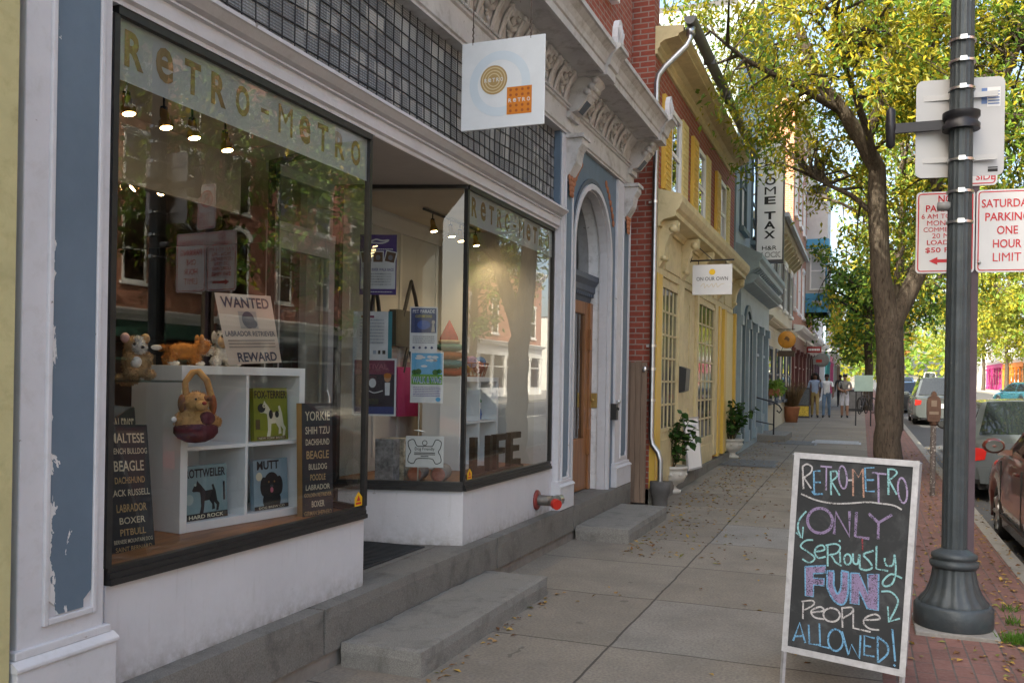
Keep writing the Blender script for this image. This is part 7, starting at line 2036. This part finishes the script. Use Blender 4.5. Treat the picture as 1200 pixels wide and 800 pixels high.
for p, aim, lb in (((-5.0,5.38,2.98),(0,2.0,2.0),'bright spotlight deep in the shop facing the street'),((-5.0,5.20,3.02),(-6,4,1.5),'upper dim spotlight deep in the shop above the bright one'),((-5.0,4.98,2.92),(-7,4,1.5),'low left spotlight deep in the shop')):
    spot(lb, p, aim, SG3, 3.09, 0)
# things on the dark shelves at the back of the shop
sh_ = thing('wall_shelf', 'long dark shelf deep in the shop, behind the plush dogs', 'shelf', (-6.5,6,1.9))
MB().box(-6.5,-6.2,4.4,8.3,1.88,1.92).build('board', M('dark_shelf', (.05,.035,.025), .6, .2), sh_)
MB().box(-6.5,-6.46,4.4,8.3,.4,1.88).build('back', INTD, sh_)
for k in range(7):
    b = MB().box(-6.32,-6.30,4.6+.5*k,4.78+.5*k,1.60,1.78).build('price_card', PICK('card_tan', (.45,.30,.16)))
    tag(b, 'small tan card in the row hung under the dark shelf', 'card', 'tan cards under the dark shelf')

# ================================================================== splayed glass posters and far window display
rd = (Vector((Br[0],Br[1]))-Vector((-2.777,6.16))).normalized()
def on_ret(X, z, off=.012):
    f = (X+2.777)/rd.x; y = 6.16+rd.y*f
    n = Vector((rd.y,-rd.x)) 
    if n.y < 0: n = -n
    return Vector((X+n.x*off, y+n.y*off, z))
def rposter(name, label, XL, XR, zb, zt, paper, cat='poster', off=.012):
    t = thing(name, label, cat, on_ret(XL, zb, off), None)
    a, b_ = on_ret(XL,zb,off), on_ret(XR,zb,off)
    w = (b_-a).length; h = zt-zb
    fm = frame(a, b_-a, (0,0,1))
    tx = TX(); tx.rect(fm,0,w,0,h,0,0); tx.build('paper', [paper], t)
    return t, fm, w, h
def scribble(tx, fm, x0, x1, y0, y1, n, mi, rng):
    for k in range(n):
        y = y1-(y1-y0)*(k+.5)/n; hh = (y1-y0)/n*.45; x = x0+rng.random()*.02*(x1-x0)
        while x < x1:
            l = (x1-x0)*rng.uniform(.03,.09); tx.rect(fm,x,min(x+l,x1),y-hh/2,y+hh/2,mi,.0012); x += l+(x1-x0)*.015
PURP = PICK('purple_print', (.085,.05,.21)); WHP = PICK('white_paper', (.66,.67,.70)); TLP = PICK('teal_paper', (.05,.22,.27)); GREYI = PICK('grey_ink', (.2,.2,.24))
rng = random.Random(4)
t, fm, w, h = rposter('event_poster','purple poster with three tilted photos high on the angled glass', -3.56,-3.29,2.225,2.68, PURP)
tx = TX(); tx.rect(fm,.008,w-.008,.045,h*.60,0); tx.stroke(fm,smooth([(.07,h*.87),(.12,h*.92),(.17,h*.9),(.22,h*.91),(.17,h*.86),(.07,h*.87)],4),.012,0); scribble(tx,fm,.03,w-.03,h*.74,h*.78,1,0,rng); scribble(tx,fm,.03,w-.03,.015,.03,1,0,rng)
for (cx, rot) in ((.05,.15),(.14,0),(.235,-.22)):
    q = [(cx+dx*cos(rot)-dy*sin(rot), h*.62+dx*sin(rot)+dy*cos(rot)) for dx, dy in ((-.045,-.05),(.045,-.05),(.045,.05),(-.045,.05))]
    tx.poly(fm,q,0,.0018); tx.poly(fm,[(cx+(a-cx)*.8, h*.62+(b_-h*.62)*.75+.004) for a, b_ in q],2,.0022); tx.disc(fm,cx,h*.62,.018,.02,3,.0026,12)
tx.put('TOWN RIVER WALK RACE',fm,w/2,h*.42,.022,1,'CENTER',.012,1,w*.85); scribble(tx,fm,.03,w-.04,h*.15,h*.37,5,3,rng)
tx.build('print', [WHP,PURP,PICK('photo_brown',(.14,.08,.05)),GREYI], t)
t, fm, w, h = rposter('notice','white text notice with a teal right edge on the angled glass', -3.60,-3.315,1.745,2.10, TLP, 'notice')
tx = TX(); tx.rect(fm,0,w*.90,0.0,h,0); scribble(tx,fm,.05,w*.8,h*.30,h*.85,8,1,rng); tx.rect(fm,.06,.16,h*.86,h*.91,2,.002); tx.rect(fm,w*.52,w*.60,h*.09,h*.17,1,.002); tx.rect(fm,w*.65,w*.71,h*.09,h*.17,3,.002); tx.rect(fm,w*.76,w*.84,h*.09,h*.17,3,.002)
tx.build('print', [WHP,PICK('blue_grey_ink',(.30,.34,.42)),PICK('plum_ink',(.25,.06,.12)),INK], t)
t, fm, w, h = rposter('festival_poster','white bordered dark plum festival poster, low on the angled glass', -3.60,-3.278,1.31,1.745, WHP)
tx = TX(); m_ = .014; tx.rect(fm,m_,w-m_,m_,h-m_,0); tx.rect(fm,m_,w-m_,m_,h*.16,1,.0016); tx.rect(fm,m_,w-m_,h*.72,h-m_,2,.0016)
scribble(tx,fm,.04,w*.55,h*.55,h*.70,4,4,rng); tx.put('FESTIVAL',fm,w*.45,h*.86,.04,4,'CENTER',.01,1,w*.7,.002); tx.disc(fm,w*.80,h*.66,.026,.032,5,.002,14); tx.poly(fm,[(w*.75,h*.36),(w*.85,h*.36),(w*.86,h*.58),(w*.74,h*.58)],3,.002); tx.disc(fm,w*.46,h*.57,.028,.036,3,.002,14); tx.disc(fm,w*.80,h*.70,.03,.02,6,.0024,12)
tx.stroke(fm,smooth([(w*.2,h*.42),(w*.35,h*.44),(w*.5,h*.40),(w*.7,h*.44)],4),.008,3); scribble(tx,fm,.05,w*.6,h*.2,h*.3,3,7,rng); scribble(tx,fm,.05,w*.8,h*.05,h*.14,2,3,rng)
tx.build('print', [PICK('dark_plum',(.035,.022,.035)),PICK('deep_blue',(.04,.05,.18)),PICK('plum_top',(.17,.04,.08)),WHP,PICK('rose_ink',(.35,.12,.16)),PICK('face_tan',(.45,.24,.14)),PICK('hat_orange',(.45,.15,.02)),PICK('olive_ink',(.2,.25,.08))], t)
t, fm, w, h = rposter('flyer','navy and white flyer with yellow heading, above the dog walk flyer', -3.185,-2.985,1.80,2.138, WHP)
tx = TX(); tx.rect(fm,.008,w-.008,h*.42,h-.01,0); tx.put('PET PARADE',fm,w/2,h*.90,.026,1,'CENTER',.012,1,w*.8,.002); tx.put('COSTUME DOGS',fm,w/2,h*.79,.020,2,'CENTER',.01,1,w*.6,.002); tx.disc(fm,w*.5,h*.60,.05,.035,3,.0018,16); tx.poly(fm,[(w*.78,h*.44),(w*.92,h*.44),(w*.88,h*.62),(w*.82,h*.62)],4,.002); tx.disc(fm,w*.85,h*.66,.013,.016,4,.002,10); scribble(tx,fm,.02,w-.02,h*.18,h*.36,4,5,rng)
for k in range(4): tx.disc(fm,w*(.15+.22*k),h*.09,.010,.010,0,.002,10)
tx.build('print', [PICK('navy_print',(.03,.05,.15)),WHP,PICK('yellow_ink',(.6,.5,.05)),PICK('blue_print',(.05,.12,.40)),PICK('pale_figure',(.5,.45,.4)),GREYI], t)
t, fm, w, h = rposter('flyer','bright dog walk flyer with blue sky and green trees, lowest on the angled glass', -3.175,-2.935,1.415,1.80, WHP)
tx = TX(); tx.rect(fm,.008,w-.008,h*.50,h-.01,0); tx.rect(fm,.008,w-.008,h*.36,h*.56,1,.0016); tx.put('WALK & WAG',fm,w/2,h*.45,.052,2,'CENTER',.03,1,w*.88,.0022); tx.put('WALK & WAG',fm,w/2,h*.45,.042,3,'CENTER',.005,1,w*.84,.0026)
for (cx, cy, r_) in ((.03,.60,.022),(.06,.61,.024),(.19,.60,.024),(.22,.62,.02)): tx.disc(fm,cx,h*cy,r_,r_*.9,4,.002,12)
for k in range(10): tx.disc(fm,rng.uniform(.05,w-.05),h*rng.uniform(.70,.92),rng.uniform(.014,.03),rng.uniform(.006,.012),2,.0018,10)
scribble(tx,fm,.02,w-.02,h*.12,h*.32,6,5,rng); tx.disc(fm,w*.85,h*.07,.02,.016,0,.002,12)
tx.build('print', [PICK('sky_print',(.12,.40,.66)),PICK('grass_print',(.12,.32,.05)),WHP,PICK('deep_sky',(.05,.18,.42)),PICK('tree_print',(.03,.13,.03)),PICK('violet_ink',(.22,.17,.36))], t)
# bone shaped dog friendly card
t = thing('bone_sign', 'white card with a bone outline reading dog friendly, low on the angled glass', 'notice', on_ret(-3.2,.93))
a, b_ = on_ret(-3.2,.93), on_ret(-2.925,.93); w = (b_-a).length; h = .235; fm = frame(a,b_-a,(0,0,1))
tx = TX(); tx.rect(fm,0,w,0,h,0,0); tx.build('card', [SIGNW], t)
tx = TX(); cx, cy = w/2, h/2
bone = smooth([(cx-.06,cy+.045),(cx-.085,cy+.09),(cx-.125,cy+.075),(cx-.12,cy+.03),(cx-.105,cy),(cx-.12,cy-.03),(cx-.125,cy-.075),(cx-.085,cy-.09),(cx-.06,cy-.055),(cx,cy-.05),(cx+.06,cy-.055),(cx+.085,cy-.09),(cx+.125,cy-.075),(cx+.12,cy-.03),(cx+.105,cy),(cx+.12,cy+.03),(cx+.125,cy+.075),(cx+.085,cy+.09),(cx+.06,cy+.045),(cx+.03,cy+.04),(cx,cy+.042),(cx-.03,cy+.04)],4,True)
tx.stroke(fm,bone,.006,0); tx.stroke(fm,[(cx+.018*cos(k),cy+.066+.018*sin(k)) for k in [2*pi*q/16 for q in range(17)]],.005,0)
tx.put('Dog Friendly',fm,cx,cy+.018,.030,0,'CENTER',.004,1,.15); tx.rect(fm,cx-.08,cx+.08,cy-.012,cy-.006,0); tx.rect(fm,cx-.08,cx+.08,cy-.024,cy-.018,0); tx.rect(fm,cx-.03,cx+.03,cy-.038,cy-.032,0)
tx.build('lettering', [INK], t)
# pole stand behind the flyers
pst = MB().tube([(-3.16,6.16,FLZ),(-3.16,6.16,1.42)],.006,6).tube([(-3.19,6.15,1.2),(-3.16,6.16,1.2),(-3.12,6.18,1.19)],.008,6).build('card_stand', STEEL); tag(pst, 'thin steel card stand behind the flyers', 'stand')
YST = PICK('sticker_yellow', (.75,.45,.02))
for nm, fm, lb in (('alarm_sticker', frame((-2.781,4.615,.835),(0,1,0),(0,0,1)), 'yellow house shaped alarm sticker at the corner of the near window'), ('alarm_sticker', frame((-2.781,6.24,.835),(0,1,0),(0,0,1)), 'yellow house shaped alarm sticker at the corner of the far window')):
    t = thing(nm, lb, 'sticker', fm.to_translation()); tx = TX(); tx.poly(fm,[(0,0),(.085,0),(.085,.05),(.0425,.085),(0,.05)],0,0); tx.build('sticker', [YST], t)
    tx = TX(); tx.poly(fm,[(.02,.03),(.065,.03),(.0425,.065)],0,.001); tx.rect(fm,.012,.073,.010,.022,0,.001); tx.build('print', [RED], t)
# tote bags on the back wall
def tote(label, y0, y1, z0, z1, hz, col, d=.07):
    X = -3.90
    t = thing('tote_bag', label, 'bag', (X,(y0+y1)/2,z0), 'tote bags hung in the far window')
    b = MB().prism([(y0,z0+.01),(y1,z0),(y1+.005,z1),(y0-.004,z1)],'x',X-.09,X-.09+d); b.build('bag', col, t, bevel=.015)
    hw_ = (y1-y0); h_ = MB()
    yc_ = (y0+y1)/2
    h_.tube([(X-.03,yc_-hw_*.25,z1-.05),(X-.03,yc_-hw_*.12,(z1+hz)/2),(X-.035,yc_,hz),(X-.03,yc_+hw_*.12,(z1+hz)/2),(X-.03,yc_+hw_*.25,z1-.05)],.018,6)
    h_.build('handle', BLACKM, t); return t
tote('teal tote bag with black handles behind the text notice', 6.62,7.0,1.66,2.10,2.42, PICK('teal_cloth',(.04,.17,.2)))
tote('charcoal tote bag with tall black handles behind the navy flyer', 7.17,7.78,1.88,2.22,2.50, PICK('charcoal_cloth',(.06,.06,.055)))
tote('pink tote bag below the charcoal one', 7.22,7.66,1.24,1.70,1.90, PICK('pink_cloth',(.40,.03,.16)))
# boxes and bolsters at the foot of the angled glass
for (x,y0,y1,z1,c_,lb) in ((-3.40,6.20,6.31,1.12,(.28,.27,.28),'grey marbled gift box left of the pair in the far window'),(-3.37,6.325,6.43,1.12,(.50,.45,.36),'patterned gift box right of the pair in the far window')):
    b = MB().box(x-.16,x,y0,y1,FLZ,z1).build('gift_box', M('gift_paper', c_, .6, .6, 22), bevel=.003); tag(b, lb, 'box', 'gift boxes in the far window')
for (x, y, lb) in ((-3.22,6.22,'left pink ended bolster toy under the bone card'),(-3.04,6.27,'right pink ended bolster toy under the bone card')):
    t = thing('bolster_toy', lb, 'plush toy', (x,y,FLZ), 'bolster toys in the far window')
    d = Vector((-.28,.96,0)); o0 = Vector((x,y,FLZ+.067))
    MB().tube([o0,o0+d*.02,o0+d*.28,o0+d*.30],[.055,.065,.065,.05],16).build('body', fur('grey_bolster_fur',(.30,.27,.26)), t)
    MB().tube([o0-d*.008,o0],[.04,.054],16).build('end', fur('pink_bolster_fur',(.45,.20,.15)), t)
# LIFE letters
DWD = M('dark_stained_wood', (.055,.032,.018), .55, .3, 10, .2, 40, stretch=(1,1,6))
t = thing('wooden_letters', 'dark wooden letters spelling life on a base in the far window', 'letters', (-2.93,7.2,FLZ))
b = MB().box(-2.98,-2.90,6.64,7.78,FLZ,FLZ+.035)
b.build('base', DWD, t, bevel=.003)
def lt(rects):
    q = MB()
    for (a, c, z0, z1) in rects: q.box(-2.965,-2.915,a,c,FLZ+.036+z0,FLZ+.036+z1)
    q.build('letter', DWD, t)
LH = .30
lt([(6.68,6.74,0,LH),(6.741,6.90,0,.055)]); lt([(7.00,7.06,0,LH)]); lt([(7.14,7.20,0,LH),(7.201,7.40,LH-.055,LH),(7.201,7.35,.13,.18)]); lt([(7.48,7.54,0,LH),(7.541,7.74,LH-.055,LH),(7.541,7.70,.13,.18),(7.541,7.74,0,.055)])
# second cube unit with things on it
m42 = lf((-3.30,7.22,FLZ),Vector((0,1,0)),Vector((-1,0,0)))
cube_unit('white cube shelf standing in the far window', m42, .90, .83, .37, 2, 2, (-3.30,7.22,FLZ))
tz = FLZ+.8305
ps_ = [(.32,.05,.02,'brown'),(.05,.20,.22,'teal'),(.45,.12,.03,'orange'),(.10,.22,.18,'green')]
for i, (r_, g_, b2, nm) in enumerate(ps_):
    z = tz+.075*i+.04
    o = MB().ell((-3.50,7.42,z),(.13,.17-.01*i,.042),None,16,lump=.1).build('cushion', fur(nm+'_cushion_cloth',(r_,g_,b2)))
    tag(o, '%s cushion, %s of the pile of four on the far cube shelf' % (nm, ('lowest','second from the bottom','third from the bottom','topmost')[i]), 'cushion', 'pile of cushions on the far cube shelf')
gm_ = thing('gnome_hat', 'red pointed felt hat ornament on the cushion pile', 'ornament', (-3.5,7.40,tz+.31))
MB().lathe([(.09,.0),(.08,.05),(.045,.12),(.005,.20)],(-3.5,7.40,tz+.31),16).build('hat', fur('red_felt',(.35,.03,.02)), gm_)
MB().lathe([(.0,0),(.085,.0),(.10,.012),(.09,.03),(.0,.03)],(-3.5,7.40,tz+.297),14).build('brim', fur('straw_felt',(.45,.34,.2)), gm_)
bk_ = thing('wire_basket', 'round wire basket heaped with patterned balls on the far cube shelf', 'basket', (-3.46,7.86,tz))
w_ = MB()
for k in range(18):
    a = 2*pi*k/18; w_.tube([(-3.46+.10*cos(a),7.86+.14*sin(a),tz+.003),(-3.46+.13*cos(a),7.86+.22*sin(a),tz+.13)],.004,5)
for z, f in ((.005,0),(.07,.5),(.13,1)): w_.tube([(-3.46+(.10+.03*f)*cos(2*pi*k/24),7.86+(.14+.08*f)*sin(2*pi*k/24),tz+z) for k in range(25)],.005,5,cap=False)
w_.build('basket', M('copper_wire', (.35,.15,.09), .4, .2, metal=.6), bk_)
rng = random.Random(3)
cols_ = [('coral',(.45,.16,.12)),('blue',(.12,.22,.40)),('cream',(.6,.5,.36)),('pink',(.55,.25,.28)),('golden',(.5,.32,.08)),('lilac',(.4,.3,.45))]
for i, (nm, c_) in enumerate(cols_):
    a = i*pi/3; p = (-3.46+.055*cos(a),7.86+.115*sin(a),tz+.09+.05*(i % 2))
    o = MB().ell(p,(.058,.062,.058),None,14).build('fabric_ball', M(nm+'_patterned_cloth', c_, .8, .5, 30)); tag(o, '%s patterned fabric ball in the wire basket' % nm, 'ball', 'fabric balls in the wire basket')
gn = thing('garden_gnome', 'small gnome figure with green hat and white beard inside the far cube shelf', 'ornament', (-3.42,7.88,FLZ+.43))
zz = FLZ+.428
MB().lathe([(.0,0),(.06,0),(.065,.05),(.05,.12),(.0,.13)],(-3.44,7.88,zz),14).build('body', PICK('gnome_coat',(.06,.12,.4)), gn)
MB().ell((-3.44,7.88,zz+.15),(.042,.042,.042),None,12).build('head', SKIN2, gn); MB().ell((-3.405,7.88,zz+.115),(.02,.045,.05),None,10).build('beard', CLEANW, gn)
MB().lathe([(.06,.16),(.062,.175),(.035,.22),(.005,.27)],(-3.44,7.88,zz),14).build('hat', PICK('gnome_hat_green',(.05,.22,.06)), gn); MB().ell((-3.43,7.80,zz+.06),(.025,.03,.03),None,10).build('sack', RED, gn)
gn2 = thing('garden_gnome', 'tiny red hatted figure in the left part of the far cube shelf', 'ornament', (-3.42,7.42,zz))
MB().lathe([(.0,0),(.035,0),(.035,.06),(.0,.09)],(-3.44,7.43,zz),12).build('body', CLEANW, gn2); MB().lathe([(.035,.085),(.002,.17)],(-3.44,7.43,zz),12).build('hat', RED, gn2)
